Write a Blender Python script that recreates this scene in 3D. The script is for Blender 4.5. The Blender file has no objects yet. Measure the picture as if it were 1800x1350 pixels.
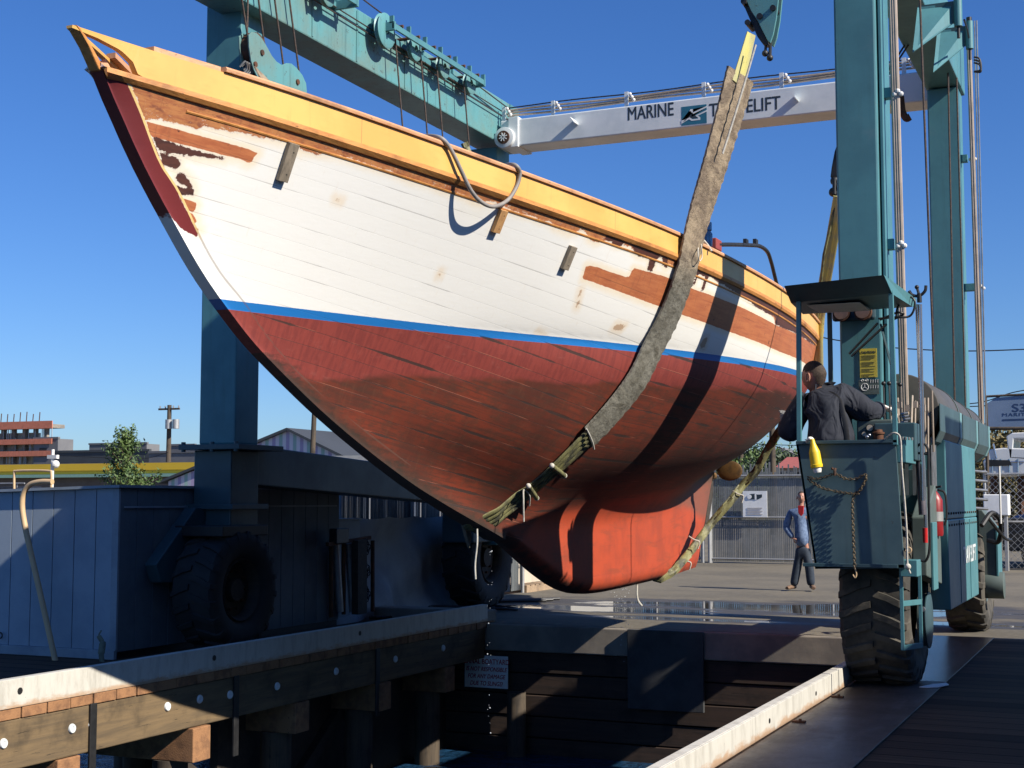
import bpy, bmesh, math, random
import numpy as np
from mathutils import Vector, Matrix
random.seed(7)
rng = np.random.default_rng(7)

# ------------------------------------------------------------------ camera, sky, sun
F = 2500.0; CX, CY = 900.0, 675.0; H = 1.7          # focal length and centre in pixels of the 1800x1350 photo, eye height
PITCH = math.atan((880 - CY) / F)
YAW = math.atan((2010 - CX) / math.hypot(F, 880 - CY))
Fw = np.array([-math.sin(YAW) * math.cos(PITCH), math.cos(YAW) * math.cos(PITCH), math.sin(PITCH)])
Rt = np.array([math.cos(YAW), math.sin(YAW), 0.0])
Up = np.cross(Rt, Fw)
EYE = np.array([0.0, 0.0, H])
def _ray(px, py): return Fw + Rt * (px - CX) / F - Up * (py - CY) / F
def atx(px, py, x): d = _ray(px, py); return tuple(EYE + d * (x / d[0]))
def aty(px, py, y): d = _ray(px, py); return tuple(EYE + d * (y / d[1]))
def atz(px, py, z=0.0): d = _ray(px, py); return tuple(EYE + d * ((z - H) / d[2]))

SC = bpy.context.scene
cd = bpy.data.cameras.new("camera"); cam = bpy.data.objects.new("camera", cd); SC.collection.objects.link(cam)
cd.sensor_width = 36.0; cd.lens = 36.0 * F / 1800.0; cd.clip_start = 0.1; cd.clip_end = 3000.0
m = Matrix((( Rt[0], Up[0], -Fw[0]), (Rt[1], Up[1], -Fw[1]), (Rt[2], Up[2], -Fw[2]))).to_4x4()
m.translation = Vector((0, 0, H)); cam.matrix_world = m
SC.camera = cam

SUN = np.array([-1.0, 0.17, -0.73]); SUN /= np.linalg.norm(SUN)       # direction the light travels
EL = math.asin(-SUN[2]); AZ = math.atan2(-SUN[0], -SUN[1])            # azimuth of the sun, clockwise from +Y
world = bpy.data.worlds.new("World"); SC.world = world; world.use_nodes = True
wn = world.node_tree.nodes; wl = world.node_tree.links; wn.clear()
sky = wn.new('ShaderNodeTexSky'); sky.sky_type = 'NISHITA'; sky.sun_disc = False
sky.sun_elevation = EL; sky.sun_rotation = AZ; sky.altitude = 0; sky.air_density = 1.0; sky.dust_density = 0.35; sky.ozone_density = 3.2
hs = wn.new('ShaderNodeHueSaturation'); hs.inputs['Saturation'].default_value = 1.18; hs.inputs['Value'].default_value = 1.0
tint = wn.new('ShaderNodeMix'); tint.data_type = 'RGBA'; tint.blend_type = 'MULTIPLY'; tint.inputs[0].default_value = 1.0; tint.inputs[7].default_value = (.50, .66, .97, 1)
bgn = wn.new('ShaderNodeBackground'); bgn.inputs['Strength'].default_value = 0.085
wo = wn.new('ShaderNodeOutputWorld')
wl.new(sky.outputs[0], hs.inputs['Color']); wl.new(hs.outputs[0], tint.inputs[6]); wl.new(tint.outputs[2], bgn.inputs[0]); wl.new(bgn.outputs[0], wo.inputs[0])
sd = bpy.data.lights.new("sun", 'SUN'); sd.energy = 4.8; sd.angle = math.radians(0.5); sd.color = (1.0, 0.93, 0.82)
sun = bpy.data.objects.new("sun", sd); SC.collection.objects.link(sun)
sun.rotation_euler = Vector(SUN).to_track_quat('-Z', 'Y').to_euler(); sun.location = (20, -5, 30)
SC.view_settings.view_transform = 'Standard'; SC.view_settings.look = 'None'
SC.view_settings.exposure = 0.66; SC.view_settings.gamma = 1.0
SC.cycles.use_adaptive_sampling = True; SC.cycles.max_bounces = 6; SC.cycles.diffuse_bounces = 3
SC.cycles.glossy_bounces = 3; SC.cycles.caustics_reflective = False; SC.cycles.caustics_refractive = False
try: SC.cycles.use_denoising = True
except Exception: pass

# ------------------------------------------------------------------ helpers
LOC = {}
def _props(o, label, cat, group, kind):
    if label: o["label"] = label
    if cat: o["category"] = cat
    if group: o["group"] = group
    if kind: o["kind"] = kind
def thing(name, label, cat, loc=(0, 0, 0), group=None):
    o = bpy.data.objects.new(name, None); SC.collection.objects.link(o); o.location = loc; o.empty_display_size = 0.1
    LOC[o.name] = np.array(loc, float); _props(o, label, cat, group, None); return o
def copy_tree(o, delta, label, parent=None):
    c = o.copy(); SC.collection.objects.link(c)
    if parent is None:
        c.location = Vector(o.location) + Vector(delta); c["label"] = label
    else: c.parent = parent
    for ch in list(o.children): copy_tree(ch, delta, None, c)
    return c

class MB:
    def __init__(s): s.v = []; s.f = []
    def add(s, vs, fs):
        n = len(s.v); s.v.extend([tuple(map(float, p)) for p in vs]); s.f.extend([tuple(i + n for i in f) for f in fs]); return s
    def box(s, x0, x1, y0, y1, z0, z1):
        return s.add([(x, y, z) for z in (z0, z1) for y in (y0, y1) for x in (x0, x1)],
                     [(0, 2, 3, 1), (4, 5, 7, 6), (0, 1, 5, 4), (2, 6, 7, 3), (0, 4, 6, 2), (1, 3, 7, 5)])
    def obox(s, c, a, b, d):
        c, a, b, d = [np.array(t, float) for t in (c, a, b, d)]
        return s.add([c + i * a + j * b + k * d for k in (-1, 1) for j in (-1, 1) for i in (-1, 1)],
                     [(0, 2, 3, 1), (4, 5, 7, 6), (0, 1, 5, 4), (2, 6, 7, 3), (0, 4, 6, 2), (1, 3, 7, 5)])
    def beam(s, p0, p1, w, h, up=(0, 0, 1)):
        "box bar from p0 to p1, w sideways, h along up"
        p0 = np.array(p0, float); p1 = np.array(p1, float); d = p1 - p0; L = np.linalg.norm(d); d /= L
        u = np.array(up, float); sd_ = np.cross(d, u); sd_ /= np.linalg.norm(sd_); u = np.cross(sd_, d)
        return s.obox((p0 + p1) / 2, d * L / 2, sd_ * w / 2, u * h / 2)
    def tube(s, pts, r, n=8, cap=True, closed=False, flat=1.0):
        P = np.array(pts, float); m_ = len(P); rs = np.full(m_, r, float) if np.isscalar(r) else np.array(r, float)
        T = np.gradient(P, axis=0) if not closed else np.roll(P, -1, 0) - np.roll(P, 1, 0)
        T /= np.maximum(np.linalg.norm(T, axis=1), 1e-9)[:, None]
        a = np.array([0, 0, 1.0]) if abs(T[0][2]) < .9 else np.array([1.0, 0, 0])
        N = np.cross(T[0], a); N /= np.linalg.norm(N); vs = []
        for i in range(m_):
            N = N - T[i] * (N @ T[i]); N /= np.linalg.norm(N); B = np.cross(T[i], N)
            for k in range(n):
                t = 2 * math.pi * k / n; vs.append(P[i] + rs[i] * (N * math.cos(t) + B * math.sin(t) * flat))
        fs = []
        for i in range(m_ if closed else m_ - 1):
            j = (i + 1) % m_
            for k in range(n): fs.append((i * n + k, i * n + (k + 1) % n, j * n + (k + 1) % n, j * n + k))
        if cap and not closed: fs.append(tuple(range(n))[::-1]); fs.append(tuple((m_ - 1) * n + k for k in range(n)))
        return s.add(vs, fs)
    def cyl(s, p0, p1, r, n=20, r1=None):
        return s.tube([p0, p1], [r, r if r1 is None else r1], n)
    def prism(s, poly, vec):
        n = len(poly); vec = np.array(vec, float); A = [np.array(p, float) for p in poly]; B = [p + vec for p in A]
        return s.add(A + B, [tuple(range(n))[::-1], tuple(range(n, 2 * n))] + [(i, (i + 1) % n, n + (i + 1) % n, n + i) for i in range(n)])
    def ball(s, c, r, nu=12, nv=8):
        r = np.array([r, r, r]) if np.isscalar(r) else np.array(r); vs = []; fs = []
        for j in range(nv + 1):
            for i in range(nu):
                a = 2 * math.pi * i / nu; b = math.pi * j / nv
                vs.append(np.array(c) + r * np.array([math.sin(b) * math.cos(a), math.sin(b) * math.sin(a), math.cos(b)]))
        for j in range(nv):
            for i in range(nu): fs.append((j * nu + i, (j + 1) * nu + i, (j + 1) * nu + (i + 1) % nu, j * nu + (i + 1) % nu))
        return s.add(vs, fs)
    def lathe(s, prof, c, axis='x', n=40):
        "prof: (along axis, radius) points"
        vs = []; fs = []; k = len(prof)
        for i in range(n):
            t = 2 * math.pi * i / n; ct, st = math.cos(t), math.sin(t)
            for (a, r) in prof:
                p = {'x': (a, r * ct, r * st), 'y': (r * ct, a, r * st), 'z': (r * ct, r * st, a)}[axis]
                vs.append((c[0] + p[0], c[1] + p[1], c[2] + p[2]))
        for i in range(n):
            j = (i + 1) % n
            for q in range(k - 1): fs.append((i * k + q, i * k + q + 1, j * k + q + 1, j * k + q))
        return s.add(vs, fs)
    def build(s, name, mt, parent=None, smooth=False, bevel=0.0, label=None, cat=None, group=None, kind=None, loc=None, fixn=True):
        me = bpy.data.meshes.new(name)
        base = LOC.get(parent.name, np.zeros(3)) if parent is not None else (np.array(loc, float) if loc is not None else np.zeros(3))
        V = np.array(s.v) - base
        me.from_pydata(V.tolist(), [], s.f); me.validate()
        if fixn:
            bm = bmesh.new(); bm.from_mesh(me); bmesh.ops.remove_doubles(bm, verts=bm.verts, dist=1e-5)
            bmesh.ops.recalc_face_normals(bm, faces=bm.faces); bm.to_mesh(me); bm.free()
        me.materials.append(mt)
        if smooth:
            for p in me.polygons: p.use_smooth = True
        o = bpy.data.objects.new(name, me); SC.collection.objects.link(o)
        if parent is not None: o.parent = parent; LOC[o.name] = base
        else: o.location = base; LOC[o.name] = base
        if bevel > 0:
            b = o.modifiers.new("bevel", 'BEVEL'); b.width = bevel; b.segments = 2; b.limit_method = 'ANGLE'; b.angle_limit = math.radians(40)
            b.use_clamp_overlap = True
        if smooth:
            try:
                e = o.modifiers.new("edge_split", 'EDGE_SPLIT'); e.split_angle = math.radians(38)
            except Exception: pass
        _props(o, label, cat, group, kind); return o

# --- procedural materials
def newmat(name):
    mt = bpy.data.materials.new(name); mt.use_nodes = True; nt = mt.node_tree; nt.nodes.clear()
    out = nt.nodes.new('ShaderNodeOutputMaterial'); b = nt.nodes.new('ShaderNodeBsdfPrincipled'); nt.links.new(b.outputs[0], out.inputs[0])
    return mt, nt, b
class G:
    "tiny node-graph helper"
    def __init__(s, nt): s.nt = nt
    def n(s, t, **k):
        x = s.nt.nodes.new(t)
        for a, v in k.items(): setattr(x, a, v)
        return x
    def l(s, a, b): s.nt.links.new(a, b)
    def coord(s, sc=(1, 1, 1), rot=(0, 0, 0), world=False):
        if world: c = s.n('ShaderNodeNewGeometry').outputs['Position']
        else: c = s.n('ShaderNodeTexCoord').outputs['Object']
        mp = s.n('ShaderNodeMapping'); mp.inputs['Scale'].default_value = sc; mp.inputs['Rotation'].default_value = rot
        s.l(c, mp.inputs[0]); return mp.outputs[0]
    def noise(s, vec, scale, detail=5, rough=.6, dist=0):
        x = s.n('ShaderNodeTexNoise'); x.inputs['Scale'].default_value = scale; x.inputs['Detail'].default_value = detail
        x.inputs['Roughness'].default_value = rough; x.inputs['Distortion'].default_value = dist; s.l(vec, x.inputs['Vector']); return x.outputs['Fac']
    def voro(s, vec, scale, feat='F1', out='Distance'):
        x = s.n('ShaderNodeTexVoronoi', feature=feat); x.inputs['Scale'].default_value = scale; s.l(vec, x.inputs['Vector']); return x.outputs[out]
    def ramp(s, fac, stops, interp='LINEAR'):
        x = s.n('ShaderNodeValToRGB'); x.color_ramp.interpolation = interp; e = x.color_ramp.elements
        while len(e) < len(stops): e.new(.5)
        for i, (p, c) in enumerate(stops):
            e[i].position = p; e[i].color = (c, c, c, 1) if np.isscalar(c) else (*c, 1)
        s.l(fac, x.inputs[0]); return x.outputs[0]
    def mix(s, f, a, b, mode='MIX'):
        x = s.n('ShaderNodeMix', data_type='RGBA', blend_type=mode)
        for sock, v in ((x.inputs[0], f), (x.inputs[6], a), (x.inputs[7], b)):
            if isinstance(v, (int, float)): sock.default_value = v
            elif isinstance(v, tuple): sock.default_value = (*v, 1)
            else: s.l(v, sock)
        return x.outputs[2]
    def math(s, op, a, b=None, c=None, clamp=False):
        x = s.n('ShaderNodeMath', operation=op); x.use_clamp = clamp
        for i, v in enumerate((a, b, c)):
            if v is None: continue
            if isinstance(v, (int, float)): x.inputs[i].default_value = v
            else: s.l(v, x.inputs[i])
        return x.outputs[0]
    def step(s, v, lo, hi):
        x = s.n('ShaderNodeMapRange', interpolation_type='SMOOTHSTEP'); x.inputs[1].default_value = lo; x.inputs[2].default_value = hi
        s.l(v, x.inputs[0]); return x.outputs[0]
    def attr(s, nm): return s.n('ShaderNodeAttribute', attribute_name=nm).outputs['Fac']
    def sep(s, v):
        x = s.n('ShaderNodeSeparateXYZ'); s.l(v, x.inputs[0]); return x.outputs
    def bump(s, h, strength=.3, dist=.01, nrm=None):
        x = s.n('ShaderNodeBump'); x.inputs['Strength'].default_value = strength; x.inputs['Distance'].default_value = dist
        s.l(h, x.inputs['Height'])
        if nrm is not None: s.l(nrm, x.inputs['Normal'])
        return x.outputs[0]
def simple(name, c, c2=None, rough=.6, metal=0.0, scale=6, bump=.15, bdist=.004, c3=None, t3=.62, stretch=(1, 1, 1), t2=(.4, .65), spec=None):
    "paint/metal/cloth: base colour c clouded to c2, spots or chips of c3, fine bump"
    mt, nt, b = newmat(name); g = G(nt); v = g.coord(stretch)
    n1 = g.noise(v, scale, 6, .65)
    col = g.mix(g.step(n1, *t2), c, c2 if c2 else tuple(x * .75 for x in c))
    if c3:
        n3 = g.noise(v, scale * 3.1, 8, .75, .3); col = g.mix(g.step(n3, t3, t3 + .03), col, c3)
    g.l(col, b.inputs['Base Color'])
    r = g.math('ADD', g.math('MULTIPLY', n1, .25), rough - .12); g.l(r, b.inputs['Roughness']); b.inputs['Metallic'].default_value = metal
    if spec is not None: b.inputs['Specular IOR Level'].default_value = spec
    if bump: g.l(g.bump(g.noise(v, scale * 9, 6, .7), bump, bdist), b.inputs['Normal'])
    return mt
def wood(name, c, c2, axis=1, scale=1.0, rough=.75, crack=.0, groove=None):
    "grain running along axis"
    mt, nt, b = newmat(name); g = G(nt); st = [14 * scale] * 3; st[axis] = .9 * scale; v = g.coord(tuple(st))
    n1 = g.noise(v, 1.6, 8, .7, .6); n2 = g.noise(g.coord((1.3, 1.3, 1.3)), 1.7, 4)
    col = g.mix(g.step(n1, .35, .68), c, c2); col = g.mix(g.step(n2, .5, .75), col, tuple(x * .55 for x in c2))
    n3 = g.noise(v, 5, 6, .7); col = g.mix(g.step(n3, .62, .66), col, tuple(x * .35 for x in c2))
    g.l(col, b.inputs['Base Color']); b.inputs['Roughness'].default_value = rough
    g.l(g.bump(n1, .5, .006), b.inputs['Normal']); return mt

M = {}
def steel_paint(name, c, c2, rust=.66, streak=.35):
    "weathered paint on steel: faded clouds, vertical dirt runs, chips and rust freckles"
    mt, nt, b = newmat(name); g = G(nt); v = g.coord((1, 1, 1), world=True)
    n1 = g.noise(v, 1.4, 6, .65); n2 = g.noise(g.coord((7, 7, .45), world=True), 1.6, 7, .7); n3 = g.noise(v, 11, 8, .8, .4); n4 = g.noise(v, 2.6, 6, .7)
    col = g.mix(g.step(n1, .38, .66), c, c2); col = g.mix(g.math('MULTIPLY', g.step(n2, .50, .74), streak), col, tuple(x * .38 + .012 for x in c))
    col = g.mix(g.math('MULTIPLY', g.step(n4, .58, .72), .30), col, tuple(x * .55 + .10 for x in c))
    chips = g.math('MULTIPLY', g.step(n3, rust, rust + .015), g.step(n4, .46, .56)); col = g.mix(chips, col, (.055, .035, .028))
    g.l(col, b.inputs['Base Color']); g.l(g.math('ADD', .34, g.math('MULTIPLY', n1, .25)), b.inputs['Roughness'])
    g.l(g.bump(g.math('ADD', g.math('MULTIPLY', g.noise(v, 3.0, 3, .5), .8), g.math('MULTIPLY', chips, -.25)), .25, .010), b.inputs['Normal']); return mt
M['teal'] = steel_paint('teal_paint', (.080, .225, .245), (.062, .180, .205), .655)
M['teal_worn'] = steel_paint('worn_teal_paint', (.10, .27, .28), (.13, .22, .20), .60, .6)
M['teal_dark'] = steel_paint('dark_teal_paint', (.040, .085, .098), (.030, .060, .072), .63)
M['panel_teal'] = steel_paint('cab_panel_paint', (.075, .125, .135), (.050, .095, .110), .62, .5)
M['grey_green'] = simple('grey_green_paint', (.10, .13, .12), (.075, .10, .09), .55, 0, 2.2, .15)
M['white_steel'] = simple('white_enamel', (.72, .75, .74), (.62, .66, .66), .4, 0, 2, .06, .003, (.10, .07, .05), .74)
M['black'] = simple('black_paint', (.012, .012, .013), (.02, .02, .02), .5, 0, 5, .1)
M['rubber'] = simple('tyre_rubber', (.040, .037, .032), (.095, .085, .068), .88, 0, 3, .3, .006)
M['rubber_shaded'] = simple('shaded_tyre_rubber', (.018, .018, .019), (.03, .03, .03), .8, 0, 3, .3, .006)  # darkened rubber copy, puts the shade into the left tyres' colour
M['rust'] = simple('rusty_steel', (.12, .05, .025), (.06, .035, .025), .8, .3, 9, .4)
M['steel'] = simple('dull_steel', (.35, .35, .34), (.22, .22, .22), .42, .8, 6, .15)
M['chrome'] = simple('bright_pipe', (.6, .62, .65), (.45, .47, .5), .22, .9, 3, .05)
M['hose_tan'] = simple('tan_hydraulic_tube', (.42, .34, .27), (.30, .25, .20), .5, .1, 4, .1)
M['rope_dark'] = simple('wire_rope', (.05, .035, .03), (.10, .07, .05), .6, .4, 40, .5)
M['strap'] = simple('yellow_webbing', (.60, .54, .17), (.46, .43, .22), .85, 0, 8, .5, .004, (.16, .14, .06), .62, (1, 1, .3))
M['strap_wet'] = simple('soiled_webbing', (.20, .19, .08), (.05, .05, .035), .6, 0, 7, .6, .006, (.30, .29, .16), .60, (1, 1, .6))
M['cord'] = simple('pale_cord', (.55, .52, .45), (.4, .38, .33), .9, 0, 30, .4)
M['hose'] = simple('grey_hose', (.22, .20, .18), (.30, .27, .24), .6, 0, 5, .1)
M['block_wood'] = wood('weathered_block', (.26, .21, .15), (.17, .14, .10), 2, 1.5)
M['block_new'] = wood('fresh_block', (.50, .27, .10), (.38, .20, .08), 2, 1.5)
M['yellow_board'] = simple('varnished_bulwark', (.72, .415, .095), (.68, .37, .08), .35, 0, 2.2, .05, .002, (.45, .22, .05), .72, (1, .35, 2))
def bulwark_paint():
    mt, nt, b = newmat('varnished_bulwark'); g = G(nt); v = g.coord((1, 1, 1), world=True); y = g.sep(v)[1]
    gr = g.noise(g.coord((8, .5, 9), world=True), 1.8, 7, .7, .4); n1 = g.noise(v, 1.0, 5, .6); n2 = g.noise(g.coord((4, 6, .7), world=True), 2.0, 7, .7); n3 = g.noise(v, 24, 8, .8)
    col = g.mix(g.step(n1, .38, .68), (.73, .43, .115), (.66, .35, .085)); col = g.mix(g.math('MULTIPLY', g.step(gr, .50, .72), .22), col, (.50, .24, .06))
    col = g.mix(g.math('MULTIPLY', g.step(n2, .56, .74), .28), col, (.38, .19, .06)); col = g.mix(g.math('MULTIPLY', g.step(n3, .67, .70), .5), col, (.30, .15, .06))
    fr = g.math('FRACT', g.math('DIVIDE', g.math('ADD', y, .7), 3.1)); col = g.mix(g.math('MULTIPLY', g.math('LESS_THAN', fr, .0016), .7), col, (.22, .11, .05))
    g.l(col, b.inputs['Base Color']); g.l(g.math('ADD', .26, g.math('MULTIPLY', n1, .3)), b.inputs['Roughness']); g.l(g.bump(gr, .15, .003), b.inputs['Normal']); return mt
M['yellow_board'] = bulwark_paint()
M['cap'] = wood('cap_rail_mahogany', (.62, .33, .17), (.50, .25, .12), 1, 1.0, .55)
M['orange_plank'] = wood('covering_board_wood', (.62, .28, .075), (.50, .20, .05), 1, 1.2, .5)
M['deck'] = wood('old_deck_planks', (.045, .036, .028), (.028, .023, .020), 0, .8, .8)
M['timber'] = wood('creosoted_timber', (.18, .122, .062), (.105, .075, .044), 1, .7, .85)
M['timber_end'] = simple('timber_end_grain', (.33, .165, .075), (.20, .10, .05), .9, 0, 7, .6, .01, (.10, .06, .04), .62)
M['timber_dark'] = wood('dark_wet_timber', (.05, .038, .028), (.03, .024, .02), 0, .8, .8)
M['pile'] = wood('round_pile_wood', (.10, .075, .05), (.05, .04, .032), 2, .7, .9)
M['concrete'] = simple('old_concrete', (.28, .245, .20), (.19, .17, .15), .85, 0, 1.6, .3, .006, (.09, .08, .07), .68)
M['rail_paint'] = None
M['navy'] = simple('navy_jacket_cloth', (.011, .013, .022), (.018, .021, .031), .85, 0, .95, .9, .06)
def cloth(name, c, c2, fold=3.0, depth=.05):
    mt, nt, b = newmat(name); g = G(nt); v = g.coord((1, 1, .6), world=True); n1 = g.noise(v, fold, 2, .45, 1.2); n2 = g.noise(v, 160, 2, .5)
    g.l(g.mix(g.step(n1, .35, .7), c, c2), b.inputs['Base Color']); b.inputs['Roughness'].default_value = .85
    g.l(g.bump(g.math('ADD', n1, g.math('MULTIPLY', n2, .015)), .8, depth), b.inputs['Normal']); return mt
M['navy'] = cloth('navy_jacket_cloth', (.012, .015, .026), (.018, .022, .034), 7.0, .07)
M['skin'] = simple('skin', (.45, .22, .15), (.38, .18, .12), .5, 0, 20, .05)
M['hair'] = simple('cropped_brown_hair', (.035, .022, .015), (.07, .045, .03), .8, 0, 60, .5)
M['glove'] = simple('grey_work_glove', (.30, .29, .28), (.16, .16, .16), .8, 0, 12, .4)
M['denim'] = simple('dark_denim', (.018, .028, .045), (.03, .042, .06), .85, 0, 14, .3)
M['shoe'] = simple('tan_shoe', (.20, .12, .07), (.10, .06, .04), .7, 0, 10, .2)
M['yellow_plastic'] = simple('yellow_plastic', (.85, .58, .02), (.80, .52, .02), .4, 0, 4, .05)
M['red_paint'] = simple('red_enamel', (.50, .02, .02), (.38, .02, .02), .35, 0, 4, .05)
M['white_plastic'] = simple('white_plastic', (.75, .73, .68), (.65, .63, .6), .5, 0, 5, .05)
M['sign_white'] = simple('sign_board_white', (.88, .88, .85), (.78, .78, .76), .6, 0, 3, .05)
M['letter_dark'] = simple('dark_lettering', (.02, .035, .05), (.025, .04, .055), .6, 0, 6, 0)
M['letter_red'] = simple('red_lettering', (.45, .02, .03), (.40, .02, .03), .6, 0, 6, 0)
M['letter_blue'] = simple('blue_lettering', (.02, .05, .13), (.02, .05, .12), .6, 0, 6, 0)
M['galv'] = simple('galvanised_tube', (.42, .42, .41), (.34, .34, .34), .5, .5, 6, .1)
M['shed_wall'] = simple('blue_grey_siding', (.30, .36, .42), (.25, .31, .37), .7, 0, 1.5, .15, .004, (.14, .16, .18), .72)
M['shed_trim'] = simple('pale_shed_trim', (.28, .33, .37), (.22, .26, .30), .7, 0, 2, .1)
M['tarp'] = simple('grey_tarpaulin', (.30, .32, .34), (.22, .24, .27), .65, 0, 1.2, .3, .02)
M['cream'] = simple('cream_box', (.55, .47, .36), (.46, .39, .30), .7, 0, 2, .1)
M['pallet'] = wood('pallet_wood', (.40, .28, .17), (.28, .20, .13), 0, 1, .8)
M['pvc_tan'] = simple('tan_vent_pipe', (.58, .40, .22), (.50, .35, .20), .55, 0, 3, .08)
# ------------------------------------------------------------------ special materials
def mat_yard():
    mt, nt, b = newmat('asphalt_yard'); g = G(nt); v = g.coord((1, 1, 1), world=True)
    n1 = g.noise(v, .35, 7, .65); n2 = g.noise(v, 9, 5, .7); n3 = g.noise(g.coord((.35, 2.2, 1), world=True), .9, 6, .7)
    col = g.mix(g.step(n1, .38, .66), (.150, .128, .090), (.100, .087, .064)); col = g.mix(g.math('MULTIPLY', g.step(n2, .45, .7), .35), col, (.22, .195, .15))
    col = g.mix(g.math('MULTIPLY', g.step(n3, .60, .64), .7), col, (.075, .068, .058))
    x, y, z = g.sep(v); wet = None
    for (cx, cy, rx, ry) in ((-5.2, 22.6, 3.3, 1.0), (-3.6, 23.6, 1.6, .5), (-7.6, 21.3, 1.9, .6), (-2.6, 20.6, 1.3, .35), (-6.0, 19.9, 1.3, .25), (-1.2, 20.9, .55, .3)):
        dx = g.math('DIVIDE', g.math('SUBTRACT', x, cx), rx); dy = g.math('DIVIDE', g.math('SUBTRACT', y, cy), ry)
        d = g.math('SQRT', g.math('ADD', g.math('MULTIPLY', dx, dx), g.math('MULTIPLY', dy, dy)))
        wet = d if wet is None else g.math('MINIMUM', wet, d)
    nn = g.noise(g.coord((.6, 1.6, 1), world=True), 1.3, 6, .6)
    w = g.math('ADD', wet, g.math('MULTIPLY', g.math('SUBTRACT', nn, .5), 2.3))
    damp = g.step(w, 1.75, 1.15); pud = g.step(w, .95, .80)
    col = g.mix(g.math('MULTIPLY', damp, .72), col, (.035, .032, .028)); g.l(col, b.inputs['Base Color'])
    r = g.math('SUBTRACT', .9, g.math('MULTIPLY', damp, .35)); r = g.math('SUBTRACT', r, g.math('MULTIPLY', pud, .52)); g.l(r, b.inputs['Roughness'])
    h = g.math('MULTIPLY', g.noise(v, 60, 4, .7), g.math('SUBTRACT', 1, pud)); g.l(g.bump(h, .35, .01), b.inputs['Normal']); return mt
def mat_water():
    mt, nt, b = newmat('canal_water'); g = G(nt); v = g.coord((1, 1, 1), world=True)
    b.inputs['Base Color'].default_value = (.012, .045, .10, 1); b.inputs['Roughness'].default_value = .05; b.inputs['IOR'].default_value = 1.33
    h = g.math('ADD', g.noise(v, 3.2, 5, .6, .6), g.math('MULTIPLY', g.noise(v, 11, 3, .5), .25)); g.l(g.bump(h, 1.0, .12), b.inputs['Normal']); return mt
def mat_plates():
    mt, nt, b = newmat('checker_plate'); g = G(nt); v = g.coord((1, 1, 1), world=True)
    a = g.coord((28, 60, 1), (0, 0, math.radians(38)), world=True); a2 = g.coord((28, 60, 1), (0, 0, math.radians(-38)), world=True)
    x = g.math('MAXIMUM', g.step(g.voro(a, 1.0), .42, .30), g.step(g.voro(a2, 1.0), .28, .2))
    n1 = g.noise(v, 1.3, 6, .7); n2 = g.noise(g.coord((3, .6, 1), world=True), 2.2, 6, .7)
    col = g.mix(g.step(n1, .4, .65), (.115, .10, .092), (.075, .062, .056)); col = g.mix(g.math('MULTIPLY', g.step(n2, .5, .68), .6), col, (.20, .19, .18)); g.l(col, b.inputs['Base Color'])
    g.l(g.math('ADD', .28, g.math('MULTIPLY', n1, .35)), b.inputs['Roughness']); b.inputs['Metallic'].default_value = .35
    g.l(g.bump(x, .5, .004), b.inputs['Normal']); return mt
def mat_deck(name, c, c2, pitch, axis, rough=.8):
    "planked deck: boards of width pitch laid side by side along axis"
    mt, nt, b = newmat(name); g = G(nt); v = g.coord((1, 1, 1), world=True); x = g.sep(v)[axis]
    u = g.math('DIVIDE', x, pitch); fr = g.math('FRACT', u); idx = g.math('FLOOR', u)
    gap = g.math('MAXIMUM', g.step(fr, .05, .02), g.step(fr, .95, .98))
    wn_ = g.n('ShaderNodeTexWhiteNoise', noise_dimensions='1D'); g.l(idx, wn_.inputs['W'])
    st = [1, 1, 1]; st[1 - axis] = .6; st[axis] = 14; gr = g.noise(g.coord(tuple(st), world=True), 1.5, 7, .7, .4)
    col = g.mix(wn_.outputs[0], c, c2); col = g.mix(g.math('MULTIPLY', g.step(gr, .45, .7), .6), col, tuple(q * .5 for q in c2))
    col = g.mix(gap, col, (.004, .004, .004)); g.l(col, b.inputs['Base Color']); b.inputs['Roughness'].default_value = rough
    b.inputs['Specular IOR Level'].default_value = .15
    h = g.math('SUBTRACT', g.math('MULTIPLY', gr, .3), gap); g.l(g.bump(h, .8, .012), b.inputs['Normal']); return mt
def mat_rail():
    mt, nt, b = newmat('worn_white_rail_paint'); g = G(nt); v = g.coord((1, 1, 1), world=True); z = g.sep(v)[2]
    n1 = g.noise(g.coord((1, 1, 3), world=True), 5, 7, .7); n2 = g.noise(g.coord((3, 3, .8), world=True), 3, 6, .7)
    col = g.mix(g.step(n2, .4, .7), (.56, .54, .48), (.42, .40, .35))
    rz = g.step(g.math('ADD', z, g.math('MULTIPLY', g.math('SUBTRACT', n1, .5), .16)), .085, .035)
    col = g.mix(g.math('MULTIPLY', rz, .75), col, (.40, .22, .10)); col = g.mix(g.step(g.noise(v, 17, 8, .8), .66, .69), col, (.12, .09, .07))
    g.l(col, b.inputs['Base Color']); b.inputs['Roughness'].default_value = .6; g.l(g.bump(n1, .3, .005), b.inputs['Normal']); return mt
def mat_siding(name, c, c2, pitch, axis, prof=.012, c3=None):
    mt, nt, b = newmat(name); g = G(nt); v = g.coord((1, 1, 1), world=True); x = g.sep(v)[axis]
    fr = g.math('FRACT', g.math('DIVIDE', x, pitch)); n1 = g.noise(v, .7, 5, .6)
    col = g.mix(g.step(fr, .45, .55), c, c2)
    if c3: col = g.mix(g.step(g.math('FRACT', g.math('DIVIDE', x, pitch * 2)), .74, .78), col, c3)
    col = g.mix(g.math('MULTIPLY', n1, .35), col, tuple(q * .6 for q in c)); g.l(col, b.inputs['Base Color']); b.inputs['Roughness'].default_value = .5
    g.l(g.bump(g.math('PINGPONG', g.math('DIVIDE', x, pitch), .5), .8, prof), b.inputs['Normal']); return mt
M['plates_wet'] = mat_plates(); M['plates_wet'].name = 'wet_checker_plate'
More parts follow.
